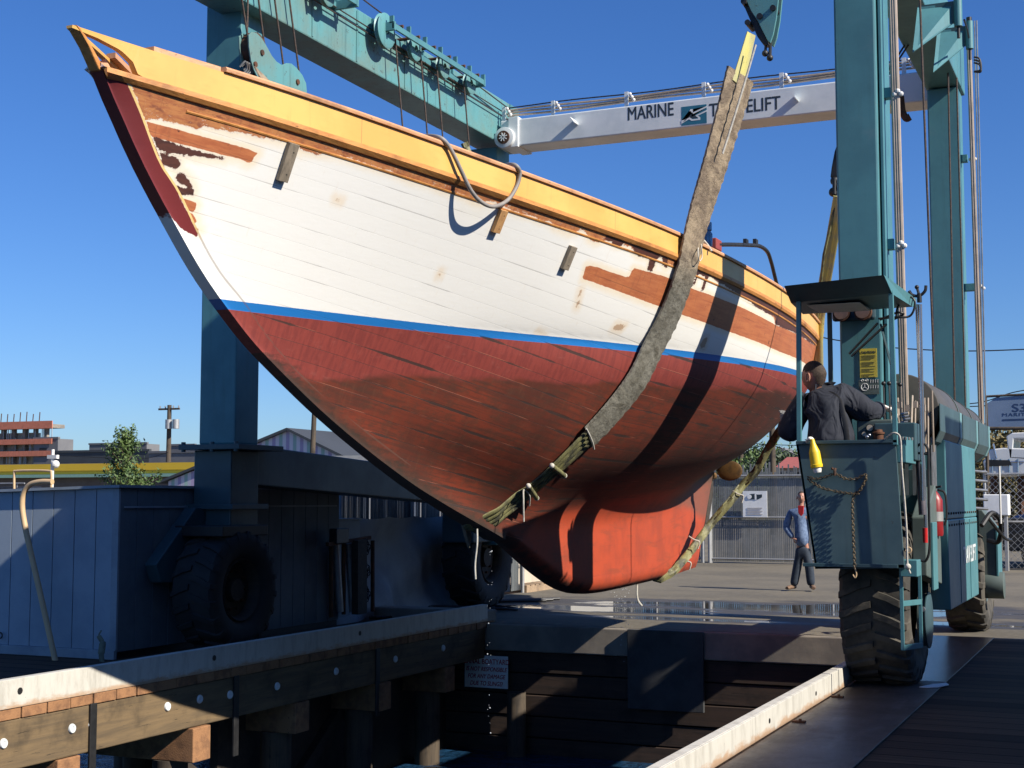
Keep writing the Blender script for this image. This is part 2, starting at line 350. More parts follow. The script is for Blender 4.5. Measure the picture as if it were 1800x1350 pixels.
for n_ in M['plates_wet'].node_tree.nodes:
    if n_.type == 'BSDF_PRINCIPLED':
        for l_ in list(n_.inputs['Roughness'].links): M['plates_wet'].node_tree.links.remove(l_)
        n_.inputs['Roughness'].default_value = .26
M['yard'] = mat_yard(); M['water'] = mat_water(); M['plates'] = mat_plates(); M['rail'] = mat_rail()
M['pier_deck'] = mat_deck('pier_deck_boards', (.090, .058, .036), (.026, .018, .013), .29, 1)
M['pier_deck_left'] = mat_deck('left_pier_boards', (.09, .06, .04), (.06, .04, .03), .30, 1)

def slab(name, rects, z, mt, kind='structure', **k):
    mb = MB()
    for (x0, x1, y0, y1) in rects: mb.add([(x0, y0, z), (x1, y0, z), (x1, y1, z), (x0, y1, z)], [(0, 1, 2, 3)])
    return mb.build(name, mt, kind=kind, **k)
slab('yard_ground', [(-10.6, 420, 18.2, 28), (-420, 420, 28, 900)], 0.0, M['yard'])
slab('water', [(-500, -1.5, -300, 30)], -1.75, M['water'])
slab('pier_deck', [(-2.56, 60, -25, 18.55)], 0.006, M['pier_deck'])
slab('left_pier_deck', [(-12.6, -8.42, 2, 18.19), (-12.6, -10.61, 18.19, 27.9)], 0.0, M['pier_deck_left'])
slab('slip_bottom', [(-13, -1.6, -300, 18.4)], -3.2, M['timber_dark'])

# steel runway on the right pier: three plates butted end to end, resting on the boards
y = -8.0
for i, y2 in enumerate((4.1, 13.9, 18.6)):
    MB().box(-2.51, -1.735, y + .004, y2, .008, .020).build('runway_plate', M['plates_wet' if i == 2 else 'plates'], bevel=.003,
        label=('dark steel runway plate on the right pier nearest the camera', 'dark chequered steel plate on the right pier in front of the big tyre', 'wet blue-shining steel runway plate beneath the near right tyre of the boat lift')[i],
        cat='steel plate', group='steel plates along the right runway'); y = y2
# deck edges and substructure of the right pier
t = thing('timber_pier', 'dark timber pier on the right under the boat lift wheels', 'pier', (-2.6, 5, -.5))
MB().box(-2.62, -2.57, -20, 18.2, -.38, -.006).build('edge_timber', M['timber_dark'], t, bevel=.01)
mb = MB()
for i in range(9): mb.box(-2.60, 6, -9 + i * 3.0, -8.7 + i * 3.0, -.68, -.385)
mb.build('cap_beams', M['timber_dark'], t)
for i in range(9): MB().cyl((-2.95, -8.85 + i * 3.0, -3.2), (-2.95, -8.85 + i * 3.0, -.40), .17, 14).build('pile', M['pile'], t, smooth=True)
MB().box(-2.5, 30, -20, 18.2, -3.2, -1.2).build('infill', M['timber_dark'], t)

# guard rails: steel channels standing on edge
def rail(label, X, side, segs, z0, z1):
    t = thing('guard_rail', label, 'guard rail', (X, segs[0][0], z0), 'white steel guard rails beside the slip')
    for (a, b_) in segs:
        mb = MB().box(min(X, X - side * .014), max(X, X - side * .014), a, b_, z0, z1)
        mb.box(min(X - side * .016, X - side * .09), max(X - side * .016, X - side * .09), a, b_, z1 - .014, z1)
        mb.build('channel', M['rail'], t, bevel=.004)
    return t
r1 = rail('worn white steel rail along the right pier edge with rust at its foot', -2.525, 1, [(2, 6.2), (6.206, 9.9), (9.906, 12.25), (12.256, 12.95), (12.956, 18.1)], .022, .20)
for yy in (7.4, 10.3, 11.9, 15.4): MB().cyl((-2.5245, yy, .115), (-2.520, yy, .115), .018, 10).build('slot_hole', M['black'], r1)
for yy in (8.6, 10.9, 12.4): MB().box(-2.50, -2.40, yy, yy + .05, .021, .034).cyl((-2.44, yy + .025, .030), (-2.44, yy + .025, .048), .012, 6).build('hold_down_clip', M['rust'], r1)
r2 = rail('long white steel rail along the left pier edge, sunlit at its near end', -8.40, 1, [(4, 10.9), (10.906, 18.15)], .03, .262)
for yy in (9.1, 11.75, 14.6): MB().cyl((-8.399, yy, .16), (-8.394, yy, .16), .028, 10).build('slot_hole', M['black'], r2)

# left pier: plank ends, wale, caps, piles
lp = thing('timber_pier', 'left timber pier with sunlit wale, plank ends and round piles', 'pier', (-8.5, 10, -.3))
mb = MB(); yy = 4.0
while yy < 18.1:
    w = random.uniform(.27, .31); mb.box(-8.70, -8.405 + random.uniform(-.012, .008), yy, yy + w - .012, -.062, .026); yy += w
mb.build('deck_plank_ends', M['timber_end'], lp, bevel=.006)
mb = MB().box(-8.56, -8.42, 4, 9.98, -.47, -.066).box(-8.56, -8.42, 9.99, 18.1, -.47, -.066); mb.build('wale', M['timber'], lp, bevel=.012)
for yy in (8.95, 9.75, 10.0, 11.05, 11.55, 12.05, 12.9, 14.1, 15.5, 16.8):
    MB().lathe([(-8.42, .0), (-8.402, .02), (-8.402, .036), (-8.412, .042), (-8.42, .042)], (0, yy, -.22 + random.uniform(-.03, .03)), 'x', 14).build('bolt_washer', M['white_steel'], lp, smooth=True)
for yy in (9.96, 12.1, 15.0): MB().box(-8.418, -8.395, yy, yy + .085, -.85, -.055).build('steel_strap', M['black'], lp, bevel=.005)
for i, yy in enumerate((6.3, 8.05, 9.72, 11.55, 13.4, 15.2, 17.0)):
    MB().box(-12.4, -8.41 + (.03 if i % 2 else 0), yy - .14, yy + .14, -.80, -.475).build('cap_beam', M['timber_end'], lp, bevel=.01)
    for xx in ((-8.75, -10.6, -12.2) if yy > 12 else (-8.75,)):
        MB().cyl((xx, yy, -3.2), (xx, yy, -.80), .17, 14).build('pile', M['pile'], lp, smooth=True)
MB().box(-9.15, -9.05, 12.75, 18.15, -3.2, -.48).build('sheet_infill', M['timber_dark'], lp)
MB().beam((-8.9, 11.6, -.75), (-8.9, 13.35, -1.85), .10, .14).build('brace', M['timber_dark'], lp)
MB().beam((-9.0, 15.3, -.75), (-9.0, 13.5, -2.0), .10, .14).build('brace', M['timber_dark'], lp)
MB().box(-12.55, -8.6, 4, 18.15, -.06, -.004).build('deck_boards', M['timber_dark'], lp)
# quay wall at the head of the slip
q = thing('quay_wall', 'concrete capped quay wall at the head of the slip with timber facing', 'wall', (-5.5, 18.2, -.5))
MB().box(-8.9, -2.58, 18.14, 18.5, -.37, -.004).build('concrete_cap', M['concrete'], q, bevel=.02)
mb = MB()
for k in range(5): mb.box(-10.5, -2.58, 18.20 + .012 * (k % 2), 18.5, -.375 - .29 * (k + 1) + .012, -.38 - .29 * k)
mb.build('facing_planks', wood('quay_facing_wood', (.062, .038, .027), (.036, .025, .02), 0, .7, .85), q, bevel=.008)
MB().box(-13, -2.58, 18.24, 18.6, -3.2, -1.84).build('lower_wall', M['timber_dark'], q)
MB().box(-6.33, -5.29, 18.08, 18.135, -1.04, -.002).build('fender_panel', simple('dark_panel', (.050, .052, .055), (.035, .037, .04), .7, 0, 3, .2), q, bevel=.008)
for xx in (-7.9, -4.4, -3.2): MB().cyl((xx, 18.0, -3.2), (xx, 18.0, -.9), .13, 12).build('fender_pile', M['pile'], q, smooth=True)
# kerb across the yard edge behind the slip's left corner
MB().box(-10.4, -8.42, 18.16, 18.5, .0, .17).build('kerb', M['concrete'], label='low concrete kerb across the slip corner behind the left rail', cat='kerb', bevel=.02)

# off to the right: long unseen shed, added so its shadow covers the right pier
sh = thing('shade_shed', 'long grey unseen shed added to cast the shadow over the right pier', 'shed', (8, 5, 0))
MB().box(5.0, 11.0, -12, 17.4, .0, 5.42).build('wall', M['shed_wall'], sh)
MB().prism([(4.9, -12.1, 5.43), (11.1, -12.1, 5.43), (11.1, -12.1, 5.60)], (0, 29.6, 0)).build('roof', M['steel'], sh)

t = thing('shade_block', 'tall unseen block added on the right pier to shade the engine housing', 'shade block', (1.8, 14.5, 0))  # unseen block added to shade the near half of the engine housing
MB().box(1.3, 2.4, 13.85, 15.1, .02, 4.62).build('cabinet', M['shed_trim'], t, bevel=.01); MB().box(1.25, 2.45, 13.8, 15.15, 4.62, 4.70).build('roof', M['steel'], t)

# ------------------------------------------------------------------ text helper
def text(s, size, mt, parent, origin, xdir, updir, name='lettering', shear=0.0, space=1.0, xs=1.0, off=.0, align='LEFT', ext=.0004):
    cu = bpy.data.curves.new(name, 'FONT'); cu.body = s; cu.size = size; cu.extrude = ext; cu.shear = shear; cu.space_character = space;  cu.align_x = align
    cu.materials.append(mt); tmp = bpy.data.objects.new(name, cu); SC.collection.objects.link(tmp)
    bpy.context.view_layer.update(); me = bpy.data.meshes.new_from_object(tmp.evaluated_get(bpy.context.evaluated_depsgraph_get())); bpy.data.objects.remove(tmp); me.name = name
    if not me.materials: me.materials.append(mt)
    if off > 0:
        b1 = bmesh.new(); b1.from_mesh(me); src = b1.verts[:] + b1.edges[:] + b1.faces[:]
        for k_, (dx, dy) in enumerate(((off * 2.2, 0), (off, off * 1.2))):
            g_ = bmesh.ops.duplicate(b1, geom=src); bmesh.ops.translate(b1, verts=[q for q in g_['geom'] if isinstance(q, bmesh.types.BMVert)], vec=(dx, dy, -.00012 * (k_ + 1)))
        b1.to_mesh(me); b1.free()
    o = bpy.data.objects.new(name, me); SC.collection.objects.link(o)
    x = Vector(xdir).normalized(); u = Vector(updir).normalized(); z = x.cross(u).normalized(); u = z.cross(x)
    mm = Matrix(((x[0], u[0], z[0]), (x[1], u[1], z[1]), (x[2], u[2], z[2]))).to_4x4()
    base = Vector(LOC.get(parent.name, (0, 0, 0))) if parent is not None else Vector((0, 0, 0))
    mm.translation = Vector(origin) - base; mm = mm @ Matrix.Diagonal((xs, 1, 1, 1))
    o.parent = parent; o.matrix_local = mm; return o

# warning board on the quay face
X0, X1, Z0, Z1 = -8.73, -8.07, -.88, -.44; Yb = 18.095
t = thing('warning_sign', 'small white board with red hand lettering on the quay wall', 'sign', ((X0 + X1) / 2, Yb, Z0))
MB().box(X0, X1, Yb, Yb + .012, Z0, Z1).build('board', M['sign_white'], t, bevel=.002)
MB().box(X0 + .1, X1 - .1, Yb + .013, Yb + .11, Z1 - .09, Z1 - .03).build('batten', M['timber_dark'], t)
for i, (s, sz, sh_) in enumerate((("CANAL BOATYARD", .099, 0), ("IS NOT RESPONSIBLE", .082, .25), ("FOR ANY DAMAGE", .082, .25), ("DUE TO SLINGS!", .084, .25))):
    text(s, sz, M['letter_red'], t, ((X0 + X1) / 2, Yb - .002, Z1 - .115 - i * .098), (1, 0, 0), (0, 0, 1), shear=sh_, xs=.80, off=.0018, align='CENTER')
XC=-5.7;K=.024
def spl(k,v):
    k=np.array(k,float);v=np.array(v,float);n=len(k);h=np.diff(k);A=np.zeros((n,n));b=np.zeros(n);A[0,0]=A[-1,-1]=1
    for i in range(1,n-1):
        A[i,i-1]=h[i-1];A[i,i]=2*(h[i-1]+h[i]);A[i,i+1]=h[i];b[i]=3*((v[i+1]-v[i])/h[i]-(v[i]-v[i-1])/h[i-1])
    c=np.linalg.solve(A,b)
    def f(y):
        y=np.asarray(y,float);j=np.clip(np.searchsorted(k,y)-1,0,n-2);d=y-k[j]
        return v[j]+((v[j+1]-v[j])/h[j]-h[j]*(2*c[j]+c[j+1])/3)*d+c[j]*d**2+(c[j+1]-c[j])/(3*h[j])*d**3
    return f
fhb=spl([6.43,6.9,7.6,8.5,10,11.5,13,14.5,16,17.5,19,21.1,23],[.02,.17,.42,.70,1.10,1.47,1.78,1.98,2.07,2.02,1.83,1.30,.57])
fzs=spl([6.43,8,10,12,14,16,18,20,21.5,23],[4.524,4.457,4.365,4.27,4.165,4.065,4.0,4.05,4.15,4.30])
fhw=spl([8.1,8.6,9.5,11.,12.5,14.,15.5,17.,18.5,20.,22.1,23],[0.03,0.144,0.395,0.826,1.255,1.617,1.844,1.906,1.763,1.402,0.5,.25])
fbh=lambda y:np.interp(y,[6.43,8,23],[.212,.220,.165])
PY=[6.66,6.781,6.928,7.09,7.223,7.409,7.569,7.766,7.942,8.09,8.325,8.726,9.165,9.576,10.072,10.699,11.289,11.871,12.463,13.063,13.772,14.43,15.163,16.517,17.779,19.142,19.462,19.892,20.052,21,22,22.6,23]
PZ=[4.31,4.146,3.97,3.765,3.654,3.467,3.322,3.146,3.038,2.931,2.786,2.592,2.392,2.225,2.04,1.825,1.655,1.496,1.335,1.102,.834,.689,.661,.685,.715,.783,1.166,1.839,2.135,2.45,2.85,3.15,3.45]
def fzk(y):
    y=np.asarray(y,float);sd=np.where((y>18.7)|(y<6.9),.0,np.interp(y,[12,13.5,17.8,18.7],[.18,.34,.40,.1]));return sum(w*np.interp(y+sd*o,PY,PZ) for o,w in ((-1,.12),(-.6,.2),(0,.36),(.6,.2),(1,.12)))
_fzr=spl([12.2,13,14.2,15.6,17,18.2,19,20.052,21,22,22.6,23],[1.38,1.35,1.33,1.36,1.45,1.62,1.84,2.15,2.455,2.855,3.155,3.455])
fzr=lambda y:np.where(y<12.2,fzk(y)+.02,_fzr(y))
fkw=spl([6.5,8,10,12,13.5,15,17,18.8,20,21.5,23],[.045,.05,.06,.10,.145,.16,.13,.065,.045,.06,.09])
_g=spl([0,.06,.12,.19,.27,.37,.5,.62,.75,.87,1],[0,.008,.040,.115,.250,.430,.610,.735,.850,.945,1]);GT=list(np.linspace(0,1,60));GV=list(_g(np.linspace(0,1,60)))
def zdk(y): return fzs(y)-fbh(y)
def sec(y,z):
    "half breadth of the planked hull at station y, height z>=zr"
    zr=float(fzr(y));zd=float(zdk(y));hb=max(float(fhb(y))-.012,.05);kw=float(fkw(y))
    t=np.clip((z-zr)/(zd-zr),0,1);a=kw+(hb-kw)*t**1.18
    if y<=9.5: return a
    zw=3.06+K*(y-8.1)
    hw=float(fhw(y));tt=np.clip((z-zr)/max(zw-zr,.02),0,1)
    u=np.clip((z-zw)/(zd-zw),0,1)
    m=kw+(hw-kw)*np.interp(tt,GT,GV);m=np.where(z>zw,hw+(hb-hw)*u**.85,m)
    w=np.clip((y-9.5)/2.6,0,1);w=w*w*(3-2*w)
    return a*(1-w)+m*w
HBRK = [6.66]
# paint map of the planking, in side elevation (y along the boat, z up)
POLY = dict(
 bare=[[(6.83,4.263),(7.02,4.054),(7.1,4.082),(7.15,4.072),(7.26,4.078),(7.37,4.072),(7.39,4.101),(7.59,4.095),(7.66,4.105),(7.75,4.102),(7.86,4.109),(8.02,4.114),(8.17,4.086),(8.28,4.089),(8.46,4.113),(8.62,4.106),(8.79,4.1),(9,4.091),(9.13,4.077),(9.35,4.074),(9.55,4.062),(9.71,4.065),(9.88,4.041),(9.98,4.028),(10.07,4.065),(10.31,4.037),(10.49,4.027),(10.64,4.034),(10.75,4.012),(10.84,4.023),(10.93,3.994),(11.15,3.974),(11.24,3.994),(11.25,4.033),(11.35,4.004),(11.42,3.959),(11.56,3.951),(11.65,3.988),(11.94,3.981),(12.05,3.975),(12.2,3.922),(12.38,3.93),(12.42,3.955),(12.58,3.963),(12.69,3.929),(12.92,3.924),(13.23,3.906),(13.61,3.914),(13.81,3.892),(14.32,3.843),(14.45,3.826),(14.72,3.802),(14.87,3.806),(14.94,3.77),(15.27,3.755),(15.54,3.733),(15.67,3.663),(17.74,3.663),(21,3.86),(23.3,4.1),(23.3,4.4),(18.5,4.2),(16,4.2),(13.2,4.35),(11.2,4.4),(9.6,4.45),(7.8,4.5),(6.7,4.5)]],
 plank=[[(7.02,4.054),(7.37,4.037),(7.75,4.019),(7.84,4.008),(7.82,3.982),(7.82,3.948),(7.79,3.934),(7.75,3.947),(7.08,3.971)],
  [(11.53,3.752),(11.69,3.757),(12,3.734),(12.2,3.728),(12.19,3.817),(12.49,3.814),(12.8,3.809),(13.18,3.771),(14.38,3.732),(15.67,3.663),(17.74,3.663),(21,3.86),(23.3,4.1),(23.3,3.9),(21.9,3.72),(19.2,3.47),(17.7,3.4),(16.07,3.401),(15.19,3.433),(14.43,3.457),(13.23,3.519),(12.76,3.55),(11.56,3.641)],
  [(7.39,3.647),(7.52,3.634),(7.53,3.616),(7.53,3.589),(7.52,3.575),(7.48,3.576)],
  [(7.48,3.57),(7.53,3.556),(7.57,3.514),(7.55,3.493)],
  [(7.55,3.49),(7.61,3.473),(7.59,3.463)]],
 dark=[[(7.1,3.97),(7.62,3.931),(7.52,3.916),(7.41,3.911),(7.32,3.899),(7.26,3.895),(7.15,3.903)],
  [(7.17,3.892),(7.3,3.883),(7.33,3.851),(7.32,3.811),(7.22,3.822)],
  [(7.32,3.79),(7.37,3.796),(7.42,3.765),(7.46,3.73),(7.44,3.714),(7.33,3.732)],
  [(7.33,3.715),(7.48,3.707),(7.48,3.667),(7.42,3.663),(7.37,3.676)],
  [(11.62,4.04),(11.91,4.026),(11.94,3.981),(11.82,3.962),(11.64,3.997)],
  [(11.93,4.016),(12.67,3.986),(12.76,3.878),(12.67,3.884),(12.58,3.963),(12.42,3.955),(12.38,3.93),(12.2,3.922),(12.05,3.975)],
  [(13.16,3.999),(13.89,3.955),(14.3,3.935),(15.34,3.885),(16.45,3.84),(17.54,3.83),(21,3.98),(23.3,4.2),(23.3,4.1),(21,3.86),(17.74,3.663),(15.67,3.663),(15.61,3.741),(15.27,3.755),(14.94,3.77),(14.72,3.802),(14.32,3.843),(13.81,3.892),(13.61,3.914),(13.23,3.906)],
  [(12.4,3.945),(12.5,3.955),(12.53,3.83),(12.42,3.83)],
  [(13.3,3.92),(13.34,3.92),(13.35,3.8),(13.3,3.8)],
  [(13.5,3.9),(13.55,3.9),(13.56,3.76),(13.5,3.76)]],
 maroon=[[(6.5,4.6),(6.66,4.30),(6.84,4.241),(6.97,4.1),(7.24,3.79),(7.3,3.742),(7.61,3.437),(7.60,3.425),(7.5,3.446),(7.40,3.49),(7.34,3.53),(7.30,3.545),(7.2,3.56),(6.6,3.9)]])
RAB = [(6.84,4.241),(6.97,4.1),(7.24,3.787),(7.3,3.743),(7.61,3.44),(7.95,3.168),(8.06,3.105),(8.35,2.91),(8.82,2.651),(9.33,2.423),(9.9,2.22),(10.6,1.98)]
OLD = [(8,2.62),(9.35,2.636),(10.37,2.712),(11.36,2.75),(12.09,2.781),(12.87,2.834),(13.91,2.851),(14.5,2.896),(15.3,2.912),(16.48,2.967),(20,3.1)]
STAIN = [[(8.58,3.84),(8.66,3.835),(8.66,3.82),(8.59,3.825)], [(11.33,3.17),(11.45,3.145),(11.44,3.13),(11.36,3.145)], [(11.58,3.56),(11.62,3.56),(11.68,3.40),(11.64,3.40)], [(12.3,3.33),(12.47,3.33),(12.43,3.27),(12.28,3.27)], [(13.9,3.36),(14.0,3.36),(14.02,3.25),(13.9,3.25)], [(9.9,3.5),(9.93,3.5),(9.94,3.46),(9.9,3.46)]]
def sdf(P, poly):
    poly = np.array(poly); n = len(poly); d = np.full(len(P), 9.0); ins = np.zeros(len(P), bool)
    for i in range(n):
        a, b = poly[i], poly[(i + 1) % n]; ab = b - a; t = np.clip(((P - a) @ ab) / max(ab @ ab, 1e-12), 0, 1)
        q = P - (a + t[:, None] * ab); d = np.minimum(d, np.hypot(q[:, 0], q[:, 1]))
        c = (a[1] > P[:, 1]) != (b[1] > P[:, 1]); xx = a[0] + (P[:, 1] - a[1]) / (b[1] - a[1] + 1e-12) * ab[0]; ins ^= c & (P[:, 0] < xx)
    return np.where(ins, d, -d)

def wst0(g):
    w = g.n('ShaderNodeTexWhiteNoise', noise_dimensions='1D'); g.l(g.math('FLOOR', g.attr('seam')), w.inputs['W']); return w.outputs[0]
def mat_hull():
    mt, nt, b = newmat('hull_paint'); g = G(nt); v = g.coord((1, 1, 1), world=True)
    n_f = g.noise(v, 26, 6, .75); n_m = g.noise(g.coord((1, .8, 2.2), world=True), 7, 6, .7); n_l = g.noise(v, 1.1, 6, .6)
    streak = g.noise(g.coord((5, 9, .55), world=True), 2.6, 7, .7); speck = g.noise(v, 70, 4, .8)
    rag = g.math('ADD', g.math('MULTIPLY', g.math('SUBTRACT', n_f, .5), .050), g.math('MULTIPLY', g.math('SUBTRACT', n_m, .5), .055))
    grain = g.noise(g.coord((9, .7, 16), world=True), 2.2, 7, .7, .4)
    # topside white, warm grime near bare edges
    white = g.mix(g.math('MULTIPLY', g.step(n_l, .45, .8), .18), (.80, .785, .73), (.70, .66, .58))
    white = g.mix(g.math('MULTIPLY', g.step(g.math('ADD', g.math('MAXIMUM', g.attr('bare'), g.math('MAXIMUM', g.attr('plank'), g.attr('dark'))), g.math('MULTIPLY', rag, .8)), -.075, .0), .55), white, (.80, .62, .36))
    white = g.mix(g.math('MULTIPLY', g.step(g.math('ADD', g.math('MAXIMUM', g.attr('bare'), g.attr('dark')), rag), -.012, -.006), .55), white, (.62, .57, .50))
    white = g.mix(g.math('MULTIPLY', g.step(streak, .60, .72), .13), white, (.55, .38, .22))
    white = g.mix(g.step(g.noise(v, 38, 6, .85), .735, .75), white, (.25, .16, .10))
    st_ = g.math('ADD', g.attr('stain'), g.math('MULTIPLY', g.math('SUBTRACT', n_f, .5), .07)); white = g.mix(g.math('MULTIPLY', g.step(st_, -.07, .02), .45), white, (.72, .50, .24)); white = g.mix(g.math('MULTIPLY', g.step(st_, .0, .008), .7), white, (.36, .20, .10))
    bung = g.voro(g.coord((1, 1, 1), world=True), 9.0); white = g.mix(g.math('MULTIPLY', g.math('MULTIPLY', g.step(bung, .05, .035), g.step(n_l, .5, .62)), .35), white, (.45, .38, .30))
    wl = g.math('ADD', g.attr('wl'), g.math('MULTIPLY', g.math('SUBTRACT', n_f, .5), .006))
    blue = g.mix(g.math('MULTIPLY', n_m, .3), (.012, .16, .46), (.01, .11, .34))
    dusty = g.mix(g.step(streak, .42, .62), (.25, .042, .030), (.19, .031, .024)); dusty = g.mix(g.math('MULTIPLY', wst0(g), .22), dusty, (.13, .024, .02)); dusty = g.mix(g.math('MULTIPLY', g.step(n_m, .55, .75), .4), dusty, (.30, .085, .065))
    wst = g.n('ShaderNodeTexWhiteNoise', noise_dimensions='1D'); g.l(g.math('FLOOR', g.attr('seam')), wst.inputs['W']); cs = g.n('ShaderNodeCombineXYZ'); g.l(g.math('MULTIPLY', g.sep(v)[1], .55), cs.inputs[0]); g.l(g.math('MULTIPLY', g.attr('seam'), 1.5), cs.inputs[1]); alng = g.noise(cs.outputs[0], 2.4, 7, .7, .3)
    low = g.mix(g.step(n_l, .40, .62), (.19, .030, .011), (.095, .020, .010)); low = g.mix(g.math('MULTIPLY', g.step(alng, .44, .62), .62), low, (.055, .020, .012)); low = g.mix(g.math('MULTIPLY', wst.outputs[0], .28), low, (.07, .020, .011))
    low = g.mix(g.math('MULTIPLY', g.step(n_m, .48, .62), .55), low, (.07, .026, .014)); low = g.mix(g.math('MULTIPLY', g.step(streak, .52, .66), .35), low, (.13, .045, .02))
    low = g.mix(g.math('MULTIPLY', g.step(speck, .62, .68), .5), low, (.045, .03, .02))
    keel = g.mix(g.step(g.noise(v, 2.3, 7, .65), .42, .66), (.40, .055, .017), (.30, .045, .017)); keel = g.mix(g.math('MULTIPLY', g.step(n_f, .56, .66), .35), keel, (.22, .075, .035)); keel = g.mix(g.math('MULTIPLY', g.step(g.noise(g.coord((1, .5, 3.5), world=True), 2.2, 7, .7, .5), .52, .66), .45), keel, (.17, .045, .02)); keel = g.mix(g.step(speck, .70, .74), keel, (.16, .07, .04))
    old = g.math('ADD', g.attr('old'), g.math('MULTIPLY', g.math('SUBTRACT', g.noise(g.coord((1, .35, 1), world=True), 3, 5, .6), .5), .22))
    keelf = g.step(g.math('ADD', g.attr('keel'), rag), -.05, .10)
    bot = g.mix(g.step(old, -.03, .03), low, dusty); bot = g.mix(keelf, bot, keel)
    grow = g.math('ADD', g.attr('edge'), g.math('MULTIPLY', g.math('SUBTRACT', n_m, .5), .35)); bot = g.mix(g.math('MULTIPLY', g.step(grow, .14, .0), .85), bot, (.025, .02, .013))
    aft = g.math('ADD', g.attr('aft'), g.math('MULTIPLY', g.math('SUBTRACT', n_l, .5), .9)); bot = g.mix(g.math('MULTIPLY', g.step(aft, .0, .5), .6), bot, (.085, .07, .05))
    col = g.mix(g.step(wl, .0, .003), blue, white); col = g.mix(g.step(wl, -.062, -.059), bot, col)
    bare = g.mix(g.step(grain, .38, .66), (.50, .21, .075), (.36, .12, .05)); bare = g.mix(g.step(n_m, .56, .64), bare, (.26, .09, .045))
    plank = g.mix(g.step(grain, .35, .7), (.50, .17, .065), (.38, .11, .045)); plank = g.mix(g.step(g.noise(v, 16, 3, .5), .70, .73), plank, (.14, .05, .03)); plank = g.mix(g.math('MULTIPLY', g.step(n_l, .45, .7), .35), plank, (.30, .10, .05)); plank = g.mix(g.math('MULTIPLY', g.step(streak, .52, .68), .4), plank, (.24, .08, .04))
    dark = g.mix(g.step(grain, .4, .68), (.10, .035, .024), (.055, .022, .018)); dark = g.mix(g.step(speck, .72, .75), dark, (.5, .42, .36))
    mar = g.mix(g.step(n_l, .4, .7), (.17, .022, .022), (.13, .018, .02)); mar = g.mix(g.step(g.noise(v, 55, 4, .8), .70, .73), mar, (.30, .10, .08))
    bare = g.mix(g.math('MULTIPLY', g.step(streak, .50, .68), .5), bare, (.20, .075, .04)); flk = g.math('MULTIPLY', g.step(g.noise(g.coord((1, .6, 1.4), world=True), 31, 6, .8), .60, .62), g.step(g.attr('bare'), .055, .02)); bare = g.mix(g.math('MULTIPLY', flk, .8), bare, (.66, .60, .50))
    col = g.mix(g.step(g.math('ADD', g.attr('bare'), rag), -.002, .002), col, bare)
    col = g.mix(g.step(g.math('ADD', g.attr('plank'), g.math('MULTIPLY', rag, .25)), -.002, .002), col, plank)
    col = g.mix(g.step(g.math('ADD', g.attr('dark'), rag), -.002, .002), col, dark)
    col = g.mix(g.step(g.math('ADD', g.attr('maroon'), g.math('MULTIPLY', rag, .5)), -.003, .003), col, mar)
    rb = g.attr('rabbet'); top = g.step(wl, .3, .5)
    line = g.math('MULTIPLY', g.step(rb, .0085, .0055), g.math('ADD', .45, g.math('MULTIPLY', top, .55))); col = g.mix(line, col, g.mix(top, (.12, .07, .05), (.78, .55, .22)))
    # plank seams, partly open
    s_ = g.attr('seam'); fr = g.math('FRACT', s_); dd = g.math('MINIMUM', fr, g.math('SUBTRACT', 1, fr)); idx = g.math('FLOOR', g.math('ADD', s_, .5))
    cx = g.n('ShaderNodeCombineXYZ'); x, y, z = g.sep(v); g.l(g.math('MULTIPLY', y, .8), cx.inputs[0]); g.l(g.math('MULTIPLY', idx, 7.3), cx.inputs[1])
    vis = g.noise(cx.outputs[0], 1.2, 3, .6); isw = g.step(wl, -.06, -.05)
    thr = g.math('ADD', .016, g.math('MULTIPLY', g.step(vis, .50, .62), g.math('MULTIPLY', g.math('SUBTRACT', 1.0, g.math('MULTIPLY', isw, .75)), g.math('ADD', .03, g.math('MULTIPLY', n_f, .09)))))
    seam = g.math('LESS_THAN', dd, thr); inside = g.step(g.attr('inrab'), .0, .01); seam = g.math('MULTIPLY', seam, inside)
    amt = g.math('MULTIPLY', seam, g.math('ADD', g.math('MULTIPLY', g.math('SUBTRACT', 1, isw), .60), g.math('ADD', .06, g.math('MULTIPLY', g.step(vis, .50, .62), .24))))
    amt = g.math('MULTIPLY', amt, g.math('SUBTRACT', 1, g.math('MULTIPLY', keelf, .85)))
    fr2 = g.math('FRACT', g.math('ADD', s_, .035)); d2 = g.math('MINIMUM', fr2, g.math('SUBTRACT', 1, fr2)); lit = g.math('MULTIPLY', g.math('LESS_THAN', d2, .016), g.step(g.noise(cx.outputs[0], 2.1, 2, .5), .50, .58))  # bright lines beside the seams: highlights painted on the plank edges
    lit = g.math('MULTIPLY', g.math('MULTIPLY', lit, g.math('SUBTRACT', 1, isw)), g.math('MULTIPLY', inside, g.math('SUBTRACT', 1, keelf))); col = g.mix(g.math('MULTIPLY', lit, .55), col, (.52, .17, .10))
    col = g.mix(amt, col, (.035, .022, .018)); g.l(col, b.inputs['Base Color'])
    # butt joints
    rgh = g.math('ADD', .50, g.math('MULTIPLY', g.math('SUBTRACT', 1, g.step(wl, -.06, -.05)), .18)); g.l(rgh, b.inputs['Roughness'])
    hgt = g.math('SUBTRACT', g.math('MULTIPLY', g.math('SUBTRACT', n_m, .5), .35), g.math('MULTIPLY', g.math('MULTIPLY', seam, g.math('SUBTRACT', 1, keelf)), g.math('SUBTRACT', .8, g.math('MULTIPLY', isw, .5))))
    hgt = g.math('ADD', hgt, g.math('MULTIPLY', g.math('PINGPONG', s_, .5), .12))
    g.l(g.bump(hgt, .40, .007), b.inputs['Normal']); return mt
M['hull'] = mat_hull()

boat = thing('sailboat', 'old wooden sailboat with patchy white topsides, blue waterline and red bottom hanging in slings', 'sailboat', (XC, 15, .66))
